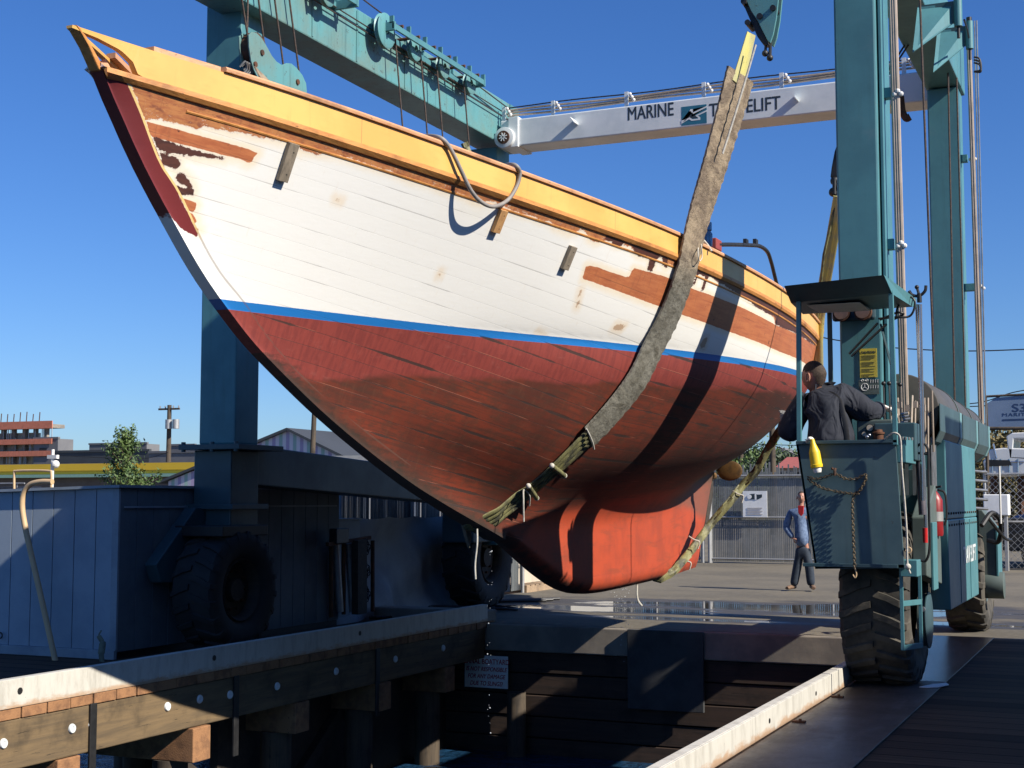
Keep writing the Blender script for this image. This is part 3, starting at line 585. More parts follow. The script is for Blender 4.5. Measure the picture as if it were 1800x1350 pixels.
# --- planked hull, keel and stem as one skin
ys = np.unique(np.concatenate([np.linspace(6.66, 9.5, 120), np.linspace(9.5, 20.2, 300), np.linspace(20.2, 23.0, 70)]))
NF, NT = 12, 84; rows = []
for y_ in ys:
    zk = float(fzk(y_)); zr = max(float(fzr(y_)), zk + .004); zd = float(zdk(y_)); kw = float(fkw(y_))
    aftp = float(np.interp(y_, [18.9, 19.5], [0, 1]))
    tf = np.linspace(0, 1, NF); zf = zk + (zr - zk) * tf
    ff = np.minimum(1, ((tf * (zr - zk) + .0) / .10)) ** .45 if zr - zk > .05 else np.ones(NF)   # rounded shoe
    if zr - zk > .05: ff[0] = .25
    k2 = kw * (1 - .55 * aftp * (1 - tf)); bf = k2 * ff
    
    tt = np.linspace(0, 1, NT + 1)[1:]; zz_ = zr + (zd - zr) * tt ** 1.08; bb = sec(y_, zz_); bb = np.maximum(bb, bf[-1])
    rows.append(np.stack([np.concatenate([bf, bb]), np.full(NF + NT, y_), np.concatenate([zf, zz_])], 1))
R_ = np.array(rows); ny, nz = R_.shape[:2]
girth = np.zeros((ny, nz))
for i in range(ny):
    d = np.hypot(np.diff(R_[i, :, 0]), np.diff(R_[i, :, 2])); girth[i, :-1] = np.cumsum(d[::-1])[::-1]
W = np.interp(ys, [6.6, 9, 13, 17, 23], [.098, .118, .155, .158, .120])[:, None]; seam = girth / W
Pn = R_[:, :, 1:].reshape(-1, 2); A = {}
for k_ in POLY: A[k_] = np.clip(np.max([sdf(Pn, p) for p in POLY[k_]], axis=0), -.2, .2)
rb0 = np.array(RAB); _f = spl(rb0[:, 0], rb0[:, 1]); _y = np.linspace(rb0[0, 0], rb0[-1, 0], 60); rb = np.stack([_y, _f(_y)], 1); A['inrab'] = np.clip((Pn[:, 1] - np.interp(Pn[:, 0], rb[:, 0], rb[:, 1])) * .7, -.2, .2); A['inrab'] = np.where(Pn[:, 0] > 10.6, .2, A['inrab']); A['inrab'] = np.where(Pn[:, 0] < 6.81, -.2, A['inrab'])
dl = np.full(len(Pn), .2)
for i in range(len(rb) - 1):
    a, b2 = rb[i], rb[i + 1]; ab = b2 - a; t_ = np.clip(((Pn - a) @ ab) / (ab @ ab), 0, 1); qq = Pn - (a + t_[:, None] * ab); dl = np.minimum(dl, np.hypot(qq[:, 0], qq[:, 1]))
A['rabbet'] = dl; A['stain'] = np.clip(np.max([sdf(Pn, p) for p in STAIN], axis=0), -.3, .3); A['wl'] = Pn[:, 1] - (3.06 + K * (Pn[:, 0] - 8.1)); od = np.array(OLD); A['old'] = Pn[:, 1] - np.interp(Pn[:, 0], od[:, 0], od[:, 1])
A['keel'] = np.where(Pn[:, 0] > 13.2, np.interp(Pn[:, 0], [13.2, 15, 20], [1.58, 1.74, 2.0]) - Pn[:, 1], np.interp(Pn[:, 0], [12.2, 13.2], [-.3, 1.58 - 1.2]) - np.abs(Pn[:, 1] - 1.2))
A['edge'] = np.clip(Pn[:, 1] - fzk(Pn[:, 0]), 0, 1) + np.where((Pn[:, 0] > 14.5), .06, 0) + np.where(Pn[:, 1] > 2.75, 1, 0) ; A['edge'] = np.where(Pn[:, 0] > 19.2, 1, A['edge'])
A['aft'] = (Pn[:, 0] - 16.5) * .35 - np.maximum(0, Pn[:, 1] - 2.45) * 2.2 - np.maximum(0, 1.75 - Pn[:, 1]) * 3; A['seam'] = seam.reshape(-1)
port = R_.copy(); port[:, :, 0] = XC + R_[:, :, 0]; star = R_.copy(); star[:, :, 0] = XC - R_[:, :, 0]
V = np.concatenate([port.reshape(-1, 3), star.reshape(-1, 3)]); nn_ = ny * nz
ii, jj = np.meshgrid(np.arange(ny - 1), np.arange(nz - 1), indexing='ij'); a = (ii * nz + jj).ravel(); bq = a + 1; cq = a + nz + 1; dq = a + nz
F1 = np.stack([a, dq, cq, bq], 1); F2 = np.stack([a, bq, cq, dq], 1) + nn_
i0 = np.arange(ny - 1) * nz; F3 = np.stack([i0, i0 + nn_, i0 + nz + nn_, i0 + nz], 1)      # shoe
j0 = np.arange(nz - 1); F4 = np.stack([j0, j0 + 1, j0 + 1 + nn_, j0 + nn_], 1)            # stem face
jl = (ny - 1) * nz + np.arange(nz - 1); F5 = np.stack([jl, jl + nn_, jl + 1 + nn_, jl + 1], 1)   # transom
me = bpy.data.meshes.new('hull'); me.from_pydata((V - LOC['sailboat']).tolist(), [], np.concatenate([F1, F2, F3, F4, F5]).tolist())
for k_, val in A.items():
    at_ = me.attributes.new(k_, 'FLOAT', 'POINT'); at_.data.foreach_set('value', np.concatenate([val, val]).astype(np.float32))
me.materials.append(M['hull']); me.polygons.foreach_set('use_smooth', np.concatenate([np.ones(len(F1) + len(F2)), np.zeros(len(F3) + len(F4) + len(F5))]).astype(bool))
hull = bpy.data.objects.new('hull', me); SC.collection.objects.link(hull); hull.parent = boat; LOC['hull'] = LOC['sailboat']
e_ = hull.modifiers.new('split', 'EDGE_SPLIT'); e_.split_angle = math.radians(50)

def hx(y, z, off=0.0): return XC + float(sec(y, np.array([z]))[0]) + off
def swept(ysv, prof, name, mt, smooth=False, bevel=0, sides=(1, -1)):
    "profile(y) -> list of (half breadth, z); swept along y on both sides"
    out = None
    for s_ in sides:
        mb = MB(); n = None; vs = []
        for y_ in ysv:
            p = prof(y_); n = len(p); vs += [(XC + s_ * b_, y_, z_) for b_, z_ in p]
        fs = [(i * n + k, i * n + (k + 1) % n, (i + 1) * n + (k + 1) % n, (i + 1) * n + k) for i in range(len(ysv) - 1) for k in range(n)]
        fs += [tuple(range(n)), tuple((len(ysv) - 1) * n + k for k in range(n))[::-1]]
        mb.add(vs, fs); out = mb.build(name, mt, boat, smooth=smooth, bevel=bevel)
    return out
def lowz(y): return float(zdk(y)) if y > 6.87 else float(np.interp(y, [6.43, 6.6, 6.75, 6.83, 6.87], [4.475, 4.455, 4.42, 4.37, float(zdk(6.87))]))
HB = lambda y: max(float(fhb(y)), .02)
ysb = np.unique(np.concatenate([np.linspace(6.43, 7.2, 24), np.linspace(7.2, 23.0, 110)]))
lowz2 = lambda y: float(np.interp(y, [6.43, 6.6, 6.95, 7.2, 7.32, 7.36], [4.475, 4.462, 4.45, 4.42, 4.36, float(zdk(7.36))])) if y < 7.36 else float(zdk(y))
swept(ysb, lambda y: [(HB(y), lowz(y) + .002), (HB(y) + .004, float(fzs(y)) - .03), (max(HB(y) - .04, .0), float(fzs(y)) - .03), (max(HB(y) - .04, 0), lowz(y) + .002)], 'bulwark', M['yellow_board'], sides=(1,))
swept(ysb, lambda y: [(HB(y), lowz2(y) + .002), (HB(y) + .004, float(fzs(y)) - .03), (max(HB(y) - .04, .0), float(fzs(y)) - .03), (max(HB(y) - .04, 0), lowz2(y) + .002)], 'bulwark', M['yellow_board'], sides=(-1,))
ysc = np.linspace(7.45, 23.02, 110)
swept(ysc, lambda y: [(HB(y) + .026, float(fzs(y)) - .027), (HB(y) + .030, float(fzs(y)) - .010), (HB(y) + .022, float(fzs(y)) + .004), (HB(y) - .085, float(fzs(y)) + .006), (HB(y) - .085, float(fzs(y)) - .027)], 'cap_rail', M['cap'])
swept(np.linspace(6.98, 7.445, 10), lambda y: [(HB(y) - .012, float(fzs(y)) - .028), (HB(y) - .012, float(fzs(y)) + .006), (HB(y) - .085, float(fzs(y)) + .006), (HB(y) - .085, float(fzs(y)) - .028)], 'bare_rail_piece', M['cap'])
ysd = np.unique(np.concatenate([np.linspace(6.67, 8, 30), np.linspace(8, 23.0, 100)]))
dz = lambda y: float(np.interp(y, [6.6, 9, 23], [.052, .056, .054]))
pj = lambda y: float(np.interp(y, [6.67, 6.75, 7.1], [.003, .008, .0165]))
B2 = lambda y, z: float(sec(y, np.array([z]))[0])
swept(ysd, lambda y: [(B2(y, float(zdk(y))) + pj(y), float(zdk(y)) + .002), (B2(y, float(zdk(y))) + pj(y), float(zdk(y)) - .03), (B2(y, float(zdk(y)) - dz(y)) + pj(y), float(zdk(y)) - dz(y)), (B2(y, float(zdk(y)) - dz(y)) - .004, float(zdk(y)) - dz(y)), (B2(y, float(zdk(y))) - .03, float(zdk(y)) + .002)], 'covering_board', M['orange_plank'], sides=(1,))
swept(ysd[ysd > 6.9], lambda y: [(B2(y, float(zdk(y))) + pj(y), float(zdk(y)) + .002), (B2(y, float(zdk(y))) + pj(y), float(zdk(y)) - .03), (B2(y, float(zdk(y)) - dz(y)) + pj(y), float(zdk(y)) - dz(y)), (B2(y, float(zdk(y)) - dz(y)) - .004, float(zdk(y)) - dz(y)), (B2(y, float(zdk(y))) - .03, float(zdk(y)) + .002)], 'covering_board', M['orange_plank'], sides=(-1,))
swept(np.linspace(7.25, 22.9, 110), lambda y: [(B2(y, float(zdk(y)) - .115 + q[1]) + q[0], float(zdk(y)) - .115 + q[1]) for q in ((-.004, .008), (.006, .007), (.008, 0), (.005, -.008), (-.004, -.009))], 'rub_strake', M['orange_plank'])
# deck, transom rail
mb = MB(); ysk = np.linspace(6.7, 22.98, 60); vs = []
for y_ in ysk: z_ = float(zdk(y_)) - .01; b_ = B2(y_, z_) - .01; vs += [(XC - b_, y_, z_), (XC, y_, z_ + .05), (XC + b_, y_, z_)]
mb.add(vs, [(i * 3 + k, i * 3 + k + 1, i * 3 + k + 4, i * 3 + k + 3) for i in range(59) for k in range(2)]).build('deck', M['cap'], boat)
b_ = HB(23) ; MB().box(XC - b_, XC + b_, 22.99, 23.04, float(zdk(23)) - .02, float(fzs(23)) - .0).build('taffrail', M['yellow_board'], boat)
# stem head knee and the loose post behind it
MB().prism([(XC - .04, 6.445, 4.50), (XC - .04, 6.50, 4.49), (XC - .04, 6.63, 4.37), (XC - .04, 6.73, 4.285), (XC - .04, 6.655, 4.285), (XC - .04, 6.56, 4.40)], (.08, 0, 0)).build('stem_head', M['orange_plank'], boat, bevel=.008)
MB().beam((XC - .02, 6.74, 4.37), (XC + .03, 6.80, 4.24), .05, .05).build('loose_post', M['cap'], boat, bevel=.006)
# rudder, propeller
MB().prism([(XC - .035, 19.47, 1.12), (XC - .035, 19.62, 1.20), (XC - .035, 19.96, 1.75), (XC - .035, 20.02, 2.02), (XC - .035, 19.90, 1.95)], (.07, 0, 0)).build('rudder', M['timber_dark'], boat, bevel=.02)
pr = MB().lathe([(20.0, .0), (20.0, .05), (20.14, .055), (20.24, .0)], (XC, 0, 2.06), 'y', 16).build('propeller', simple('weedy_bronze', (.22, .12, .04), (.12, .07, .03), .6, .3, 9, .4), boat, smooth=True)
mb = MB(); mb.ball((XC + .24, 20.12, 2.13), (.19, .02, .145), 20, 10); mb.ball((XC - .24, 20.12, 1.99), (.19, .02, .145), 20, 10); mb.build('blade', pr.data.materials[0], pr, smooth=True); LOC['propeller'] = LOC['sailboat']
# small wooden blocks screwed to the side
for (ya, za), (yb, zb), mt in (((8.06, 4.118), (8.08, 3.872), 'block_wood'), ((10.24, 4.025), (10.265, 3.855), 'block_new'), ((11.24, 3.88), (11.255, 3.69), 'block_wood')):
    p0 = np.array([hx(ya, za), ya, za]); p1 = np.array([hx(yb, zb), yb, zb]); ax = p1 - p0; L = np.linalg.norm(ax); ax /= L
    al = np.array([hx(ya + .1, za) - hx(ya, za), .1, 0]); al -= ax * (al @ ax); al /= np.linalg.norm(al); nr = np.cross(ax, al); nr *= np.sign(nr[0])
    c = (p0 + p1) / 2 + nr * .020; o = MB().obox(c, ax * L / 2, al * .042, nr * .018).build('wooden_block', M[mt], boat, bevel=.003); LOC[o.name] = LOC['sailboat']
    for q_ in (-.28, .3): o2_ = MB().cyl(c + ax * L * q_ + nr * .0175 + al * .01, c + ax * L * q_ + nr * .0195 + al * .01, .005, 8).build('screw_hole', M['black'], o)

# hose draped over the rail in a hanging loop
def cr(P, n=10):
    P = [np.array(p, float) for p in P]; P = [2 * P[0] - P[1]] + P + [2 * P[-1] - P[-2]]; out = []
    for i in range(1, len(P) - 2):
        for k in range(n):
            t = k / n; out.append(.5 * ((2 * P[i]) + (-P[i - 1] + P[i + 1]) * t + (2 * P[i - 1] - 5 * P[i] + 4 * P[i + 1] - P[i + 2]) * t * t + (-P[i - 1] + 3 * P[i] - 3 * P[i + 1] + P[i + 2]) * t ** 3))
    out.append(P[-2]); return out
lp_ = [(735, 243, -5.0), (752, 239, -4.88), (775, 243, -4.74), (792, 262, -4.70), (812, 303, -4.66), (828, 335, -4.63), (846, 355, -4.60), (868, 363, -4.57), (892, 352, -4.54), (908, 328, -4.51), (914, 305, -4.49), (908, 292, -4.50), (897, 289, -4.57), (885, 292, -4.75)]
MB().tube(cr([atx(*p) for p in lp_]), .0165, 10).build('hose', M['hose'], smooth=True, label='grey rubber hose hanging in a loop over the yellow bulwark', cat='hose')
MB().tube(cr([atx(1229, 424, -3.90), atx(1227, 440, -3.82), atx(1229, 458, -3.81), atx(1234, 452, -3.81), atx(1233, 430, -3.82), atx(1236, 427, -3.92)]), .006, 6).build('cord', M['cord'], smooth=True, label='thin cord loop hanging on the yellow bulwark just aft of the near sling', cat='cord')
MB().tube(cr([atx(1226, 422, -3.93), atx(1234, 421, -3.88), atx(1243, 430, -3.85), atx(1251, 442, -3.80)]), .013, 8).build('rope', M['cord'], smooth=True, label='frayed rope tail lying over the rail beside the red deck box', cat='rope')
# deck gear
MB().obox(np.array(atx(1253, 431, -4.15)), (.07, 0, 0), (0, .11, 0), (0, 0, .06)).build('deck_box', simple('dull_red_box', (.28, .05, .04), (.22, .04, .035), .6), bevel=.01, label='small red box on the boat deck behind the rail', cat='box')
bj = atx(1241, 415, -4.1); jg = thing('water_jug', 'blue clear plastic jug standing on the boat rail beside the near sling', 'jug', bj)
mtj, ntj, bb_ = newmat('blue_clear_plastic'); bb_.inputs['Base Color'].default_value = (.10, .25, .42, 1); bb_.inputs['Roughness'].default_value = .12; bb_.inputs['Transmission Weight'].default_value = .35
MB().lathe([(-.12, 0), (-.12, .06), (-.09, .068), (.02, .068), (.05, .05), (.06, .062), (.14, .062), (.15, .03), (.15, 0)], bj, 'z', 18).build('bottle', mtj, jg, smooth=True)
MB().cyl(np.array(bj) + (0, 0, -.16), np.array(bj) + (0, 0, -.12), .05, 14).build('cap', M['white_plastic'], jg, smooth=True)
MB().tube(cr([atx(1262, 430, -4.1), atx(1290, 430, -4.1), atx(1318, 431, -4.1), atx(1336, 433, -4.1), atx(1349, 443, -4.1), atx(1356, 462, -4.1), atx(1361, 482, -4.1), atx(1366, 502, -4.1)]), .024, 10).build('pushpit', M['black'], boat, smooth=True)
mb = MB()
for px in (1311, 1328): c = np.array(atx(px, 426, -4.1)); mb.obox(c, (.02, 0, 0), (0, .05, 0), (0, 0, .035))
mb.build('rail_fitting', M['black'], boat)

# ------------------------------------------------------------------ lifting blocks, ropes and slings
def strap_path(P, N, w, th, name, mt, parent, noise=0.0, wrap=False, w1=None, **k):
    "flat band along P with surface normals N"
    P = np.array(P); N = np.array(N); T = np.gradient(P, axis=0); T /= np.linalg.norm(T, axis=1)[:, None]
    vs = []; n = len(P); nw = 7
    for i in range(n):
        nr = N[i] - T[i] * (N[i] @ T[i]); nr /= np.linalg.norm(nr); sd_ = np.cross(T[i], nr)
        for side in (1, 0):
            for q_ in range(nw):
                u = q_ / (nw - 1) * 2 - 1; bul = th * (.6 + .4 * (1 - u * u)) if side else 0
                wob = noise * math.sin(i * 1.9 + q_ * 1.3) * random.uniform(.2, 1) if side else 0
                wv = w + ((w1 if w1 else w) - w) * min(1, i / (n * .55)); ww = wv / 2 * (1 + (noise * 2.0 * math.sin(i * 2.7 + (u > 0) * 2) if abs(u) > .9 else 0))
                p_ = P[i] + nr * (bul + wob) + sd_ * u * ww
                if wrap and p_[2] > 1.8 and p_[0] > XC + .12 and p_[2] < float(zdk(p_[1])) + .01 and p_[2] > float(fzr(p_[1])): p_[0] = max(p_[0], hx(p_[1], p_[2]) + (.012 + bul if side else .004)) if i > 6 else p_[0]
                vs.append(p_)
    fs = []; m2 = 2 * nw; ring = list(range(nw)) + [2 * nw - 1 - q_ for q_ in range(nw)]
    for i in range(n - 1):
        for k_ in range(m2):
            a_, b_ = ring[k_], ring[(k_ + 1) % m2]; fs.append((i * m2 + a_, i * m2 + b_, (i + 1) * m2 + b_, (i + 1) * m2 + a_))
    fs.append(tuple(ring)); fs.append(tuple((n - 1) * m2 + r for r in ring[::-1]))
    return MB().add(vs, fs).build(name, mt, parent, smooth=True, **k)
def hull_normal(y, z):
    e = .02; p = np.array([hx(y, z), y, z]); a_ = np.array([hx(y + e, z), y + e, z]) - p; b_ = np.array([hx(y, z + e), y, z + e]) - p
    n = np.cross(a_, b_); return n / np.linalg.norm(n) * (1 if np.cross(a_, b_)[0] > 0 else -1)
def resample(P, n):
    P = np.array(P); d = np.concatenate([[0], np.cumsum(np.linalg.norm(np.diff(P, axis=0), axis=1))]); s_ = np.linspace(0, d[-1], n)
    return np.stack([np.interp(s_, d, P[:, k]) for k in range(P.shape[1])], 1)
def V3(*a): return np.array(a, float)
# near sling: padded strap round the forefoot
hp = [(13.0, 4.02), (13.01, 3.93), (13.03, 3.559), (13.0, 3.224), (12.93, 2.922), (12.84, 2.681), (12.70, 2.43), (12.58, 2.253), (12.50, 2.066), (12.45, 1.90), (12.36, 1.742), (12.14, 1.536)]
hp = [tuple(q) for q in cr([(a, b, 0) for a, b in hp], 5)]; hp = [(q[0], q[1]) for q in hp]
TOPS = V3(*atx(1318, 60, -3.3)); Pt = [TOPS]; Nt = [V3(1, -.25, .4)]
top = TOPS; railp = V3(XC + float(fhb(13.0)) + .045, 13.0, float(fzs(13.0)))
for t_ in np.linspace(.05, .98, 26): Pt.append(top * (1 - t_) + railp * t_ + V3(.02 * math.sin(t_ * 3.1), 0, 0)); Nt.append(V3(1, -.25 + .1 * t_, .4 - .2 * t_))
Pt.append(railp); Nt.append(V3(1, -.15, .1))
for a, b in hp[2:]: n_ = hull_normal(a, b); Pt.append(V3(hx(a, b), a, b) + n_ * .028); Nt.append(n_)
Pt += [V3(XC + .10, 12.05, 1.455), V3(XC - .10, 12.02, 1.45)]; Nt += [V3(.6, -.3, -1), V3(-.3, -.3, -1)]
nport = len(Pt); A_, N_ = np.array(Pt), np.array([q / np.linalg.norm(q) for q in Nt]); B_, M_ = A_.copy(), N_.copy()
for i in range(24, nport - 1):
    a0, a1 = max(i - 5, 0), min(i + 6, nport); M_[i] = N_[a0:a1].mean(0); a0, a1 = max(i - 2, 0), min(i + 3, nport); B_[i] = A_[a0:a1].mean(0) + M_[i] / np.linalg.norm(M_[i]) * .006
Pt, Nt = list(B_), list(M_)
L = np.concatenate([[0], np.cumsum(np.linalg.norm(np.diff(np.array(Pt), axis=0), axis=1))])
def cutp(s0, s1, n):
    s_ = np.linspace(s0, s1, n); P = np.array(Pt); N = np.array(Nt)
    return np.stack([np.interp(s_, L, P[:, k]) for k in range(3)], 1), np.stack([np.interp(s_, L, N[:, k]) for k in range(3)], 1)
def mat_sleeve():
    mt, nt, b = newmat('chafe_sleeve_canvas'); g = G(nt); v = g.coord((1, 1, 1), world=True); z = g.sep(v)[2]
    n1 = g.noise(v, 5, 7, .7, .5); n2 = g.noise(v, 19, 6, .75)
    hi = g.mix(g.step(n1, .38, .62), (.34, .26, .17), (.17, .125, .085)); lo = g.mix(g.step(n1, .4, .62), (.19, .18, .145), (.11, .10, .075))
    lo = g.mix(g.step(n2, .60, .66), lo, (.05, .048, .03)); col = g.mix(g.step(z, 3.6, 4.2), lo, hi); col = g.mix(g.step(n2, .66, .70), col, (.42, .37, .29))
    g.l(col, b.inputs['Base Color']); b.inputs['Roughness'].default_value = .8; g.l(g.bump(g.math('ADD', n1, n2), .9, .02), b.inputs['Normal']); return mt
M['sleeve'] = mat_sleeve()
sl = thing('sling', 'padded lifting sling with canvas sleeve under the bow, nearest the camera', 'lifting sling', railp, 'slings carrying the boat')
zlist = [p[2] for p in Pt]
def s_at(i): return L[i]
iz = int(np.argmin(np.abs(np.array(zlist[:28]) - 5.80))); s_sl0 = L[iz]
iz2 = 27 + int(np.argmin(np.abs(np.array(zlist[27:]) - 2.30))); s_sl1 = L[iz2]
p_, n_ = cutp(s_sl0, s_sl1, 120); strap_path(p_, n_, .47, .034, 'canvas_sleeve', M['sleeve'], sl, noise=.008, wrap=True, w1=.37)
p_, n_ = cutp(0, s_sl0 + .1, 12)
for k_, dx in enumerate((-.13, .0, .13)):
    q_ = p_ + np.array([0, dx, 0]) * np.linspace(.22, .75, 12)[:, None] + np.array([.012 * k_, 0, 0]); strap_path(q_, n_, .075, .014, 'web_strap', M['strap'], sl)
p_, n_ = cutp(s_sl1 - .05, L[-1], 40)
for k_ in range(4):
    q_ = p_ + n_ / np.linalg.norm(n_, axis=1)[:, None] * .004; T = np.gradient(p_, axis=0); T /= np.linalg.norm(T, axis=1)[:, None]; sd_ = np.cross(T, n_ / np.linalg.norm(n_, axis=1)[:, None])
    q_ = q_ + sd_ * (k_ - 1.5) * .070; strap_path(q_, n_, .062, .020, 'web_strap', M['strap_wet'], sl, noise=.002, wrap=True)
for frac, nm in ((.32, 'keeper_roller'), (.52, 'keeper_roller')):
    i = int(frac * 40); c = p_[i] + n_[i] / np.linalg.norm(n_[i]) * .04; sdv = sd_[i]
    MB().cyl(c - sdv * .19, c + sdv * .19, .024, 12).build(nm, M['strap_wet'], sl, smooth=True)
    MB().ball(c - sdv * .20, .026).build('roller_end', M['cord'], sl, smooth=True); MB().ball(c + sdv * .20, .026).build('roller_end', M['cord'], sl, smooth=True)
i = 22; c = p_[i] + n_[i] / np.linalg.norm(n_[i]) * .05
MB().tube(cr([c - sd_[i] * .19, c + V3(.03, 0, .02), c + sd_[i] * .19, c + sd_[i] * .22 + V3(0, 0, -.12), c + sd_[i] * .20 + V3(.0, 0, -.30)]), .008, 6).build('lashing', M['cord'], sl, smooth=True)
pc, nc = cutp(s_sl1, s_sl1 + .03, 2); sdc = np.cross((pc[1] - pc[0]) / np.linalg.norm(pc[1] - pc[0]), nc[0] / np.linalg.norm(nc[0]))
MB().tube(cr([pc[0] + sdc * t_ * .20 + nc[0] / np.linalg.norm(nc[0]) * (.055 - .02 * t_ * t_) for t_ in (-1, -.5, 0, .5, 1)]), .009, 6).build('lashing', M['cord'], sl, smooth=True)
pa = [cutp(s_sl0 + d_, s_sl0 + d_ + .01, 2)[0][0] + V3(.09 - .03 * d_, -.04, 0) + V3(.02, -.05, 0) for d_ in (-.25, .05, .3, .6, .82)]
MB().tube(cr(pa), .011, 7).build('tie_rope', M['cord'], sl, smooth=True)
# other side of the boat
Ps = [V3(XC - .10, 12.02, 1.45)] + [V3(2 * XC - hx(a, b) - .028, a, b) for a, b in hp[::-4]] + [V3(2 * XC - railp[0], 13.0, railp[2]), V3(-8.95, 13.3, 6.5)]
Ps = resample(Ps, 50); strap_path(Ps, np.tile(V3(-1, -.1, 0), (50, 1)), .48, .03, 'far_side_strap', M['sleeve'], sl)
MB().tube(cr([V3(XC + .06, 11.95, 1.44), V3(XC + .07, 11.93, 1.30), V3(XC + .05, 11.93, 1.12), V3(XC + .055, 11.93, .98)]), .008, 6).build('rope_tail', M['cord'], sl, smooth=True)

# stern sling
s2 = thing('sling', 'yellow lifting sling at the stern, passing behind the operator cab to the keel', 'lifting sling', (-3.7, 18.4, 3.9), 'slings carrying the boat')
a_, b_, c_ = V3(-3.30, 17.45, 5.45), V3(-3.78, 18.25, 4.06), V3(XC + 1.73, 18.6, 3.3)
top = resample([a_, b_ + V3(.03, 0, 0), V3(-3.80, 18.35, 3.75), V3(-3.83, 18.5, 3.35), V3(-3.9, 18.6, 3.0)], 40)
for k_ in range(3):
    q_ = top + V3(.05, .0, 0) * (k_ - 1) + V3(0, -.006 * k_, 0); strap_path(q_, np.tile(V3(.3, -1, 0), (40, 1)), .06, .014, 'web_strap', M['strap'], s2)
q_ = resample([atx(1476, 345, -3.32), atx(1452, 450, -3.55), atx(1440, 560, -3.75)], 12) + V3(-.02, -.05, 0)
strap_path(q_, np.tile(V3(.3, -1, 0), (12, 1)), .035, .03, 'web_strap', M['strap_wet'], s2)
low = resample([V3(-3.9, 18.6, 3.0), V3(*atx(1380, 742, -4.28)), V3(*atx(1352, 785, -4.55)), V3(*atx(1328, 830, -4.75)), V3(*atx(1305, 853, -4.93)), V3(*atx(1285, 880, -5.05)), V3(*atx(1250, 920, -5.3)), V3(*atx(1213, 970, -5.48)), V3(*atx(1185, 1003, -5.56)), V3(XC, 17.5, .69), V3(XC - .3, 17.7, .9), V3(-6.9, 18.6, 2.6), V3(-7.6, 18.6, 3.6), V3(-8.9, 18.4, 6.9)], 150)
strap_path(low + V3(.0, 0, 0), np.tile(V3(.3, -1, -.1), (150, 1)), .105, .05, 'wet_strap', M['strap_wet'], s2, noise=.022)
for (px, py, x) in ((1220, 948, -5.42), (1297, 868, -4.98), (1205, 985, -5.52)):
    c = V3(*atx(px, py, x)) + V3(.02, -.06, 0); MB().tube(cr([c + V3(-.07, 0, .04), c + V3(0, -.03, .0), c + V3(.07, 0, -.03), c + V3(.05, 0, -.12)]), .010, 6).build('lashing', M['cord'], s2, smooth=True)
MB().tube(cr([V3(XC + .02, 16.6, .68), V3(XC + .02, 16.6, .55), V3(XC + .03, 16.62, .48), V3(XC + .07, 16.64, .42)]), .012, 7).build('rope_tail', M['cord'], s2, smooth=True)

# lifting blocks with their falls of wire rope
bl = thing('lifting_block', 'kidney shaped teal lifting block hanging from the left beam behind the yellow bulwark', 'lifting block', atx(490, 110, -9.25), 'lifting blocks of the boat lift')
o_ = lambda x_, y_: atx(340 + x_ / 6, y_ / 6, -9.22)
pl = [o_(*p) for p in ((585, 370), (620, 335), (670, 350), (720, 400), (770, 480), (830, 590), (880, 650), (935, 685), (985, 665), (1035, 670), (1090, 715), (1150, 790), (1190, 880), (1200, 990), (1150, 1060), (1000, 1080), (850, 1000), (700, 860), (640, 740), (610, 640), (590, 500))]
MB().prism(pl, (-.02, 0, 0)).build('side_plate', M['teal_worn'], bl, bevel=.004); MB().prism([(p[0] - .13, p[1], p[2]) for p in pl], (-.02, 0, 0)).build('side_plate', M['teal_worn'], bl, bevel=.004)
for (cx, cy, r_) in ((700, 520, .20), (1010, 860, .16)):
    c = V3(*o_(cx, cy)); MB().cyl(c + (-.03, 0, 0), c + (-.12, 0, 0), r_, 28).build('sheave', M['rust'], bl, smooth=True)
for (cx, cy) in ((720, 555), (1095, 865), (648, 680)):
    c = V3(*o_(cx, cy)); MB().cyl(c + (-.16, 0, 0), c + (.018, 0, 0), .033, 16).build('pin', M['rust'], bl, smooth=True)
c = V3(*atx(430, 122, -9.3)); mb = MB()
for k_ in range(7): mb.tube(cr([c + V3(0, -.10 + .04 * k_, .02 * math.sin(k_ * 2)), c + V3(.05, -.06 + .04 * k_, .07), c + V3(.03, .0 + .04 * k_, .0), c + V3(0, -.05 + .04 * k_, -.08)]), .011, 6)
mb.build('chain_bundle', M['steel'], bl, smooth=True)
for (x0, y0, x1, y1, x) in ((506, -40, 570, 370, -9.27), (575, -40, 565, 400, -9.30), (680, -60, 740, 415, -9.27), (850, -60, 945, 665, -9.27), (1005, -60, 1110, 735, -9.27)):
    a_ = V3(*atx(340 + x0 / 6, y0 / 6, x)); b_ = V3(*atx(340 + x1 / 6, y1 / 6, x)); d_ = (a_ - b_) / np.linalg.norm(a_ - b_)
    MB().cyl(b_ - d_ * .08, b_ + d_ * ((8.2 - b_[2]) / d_[2]), .012, 8).build('wire_rope', M['rope_dark'], bl, smooth=True)
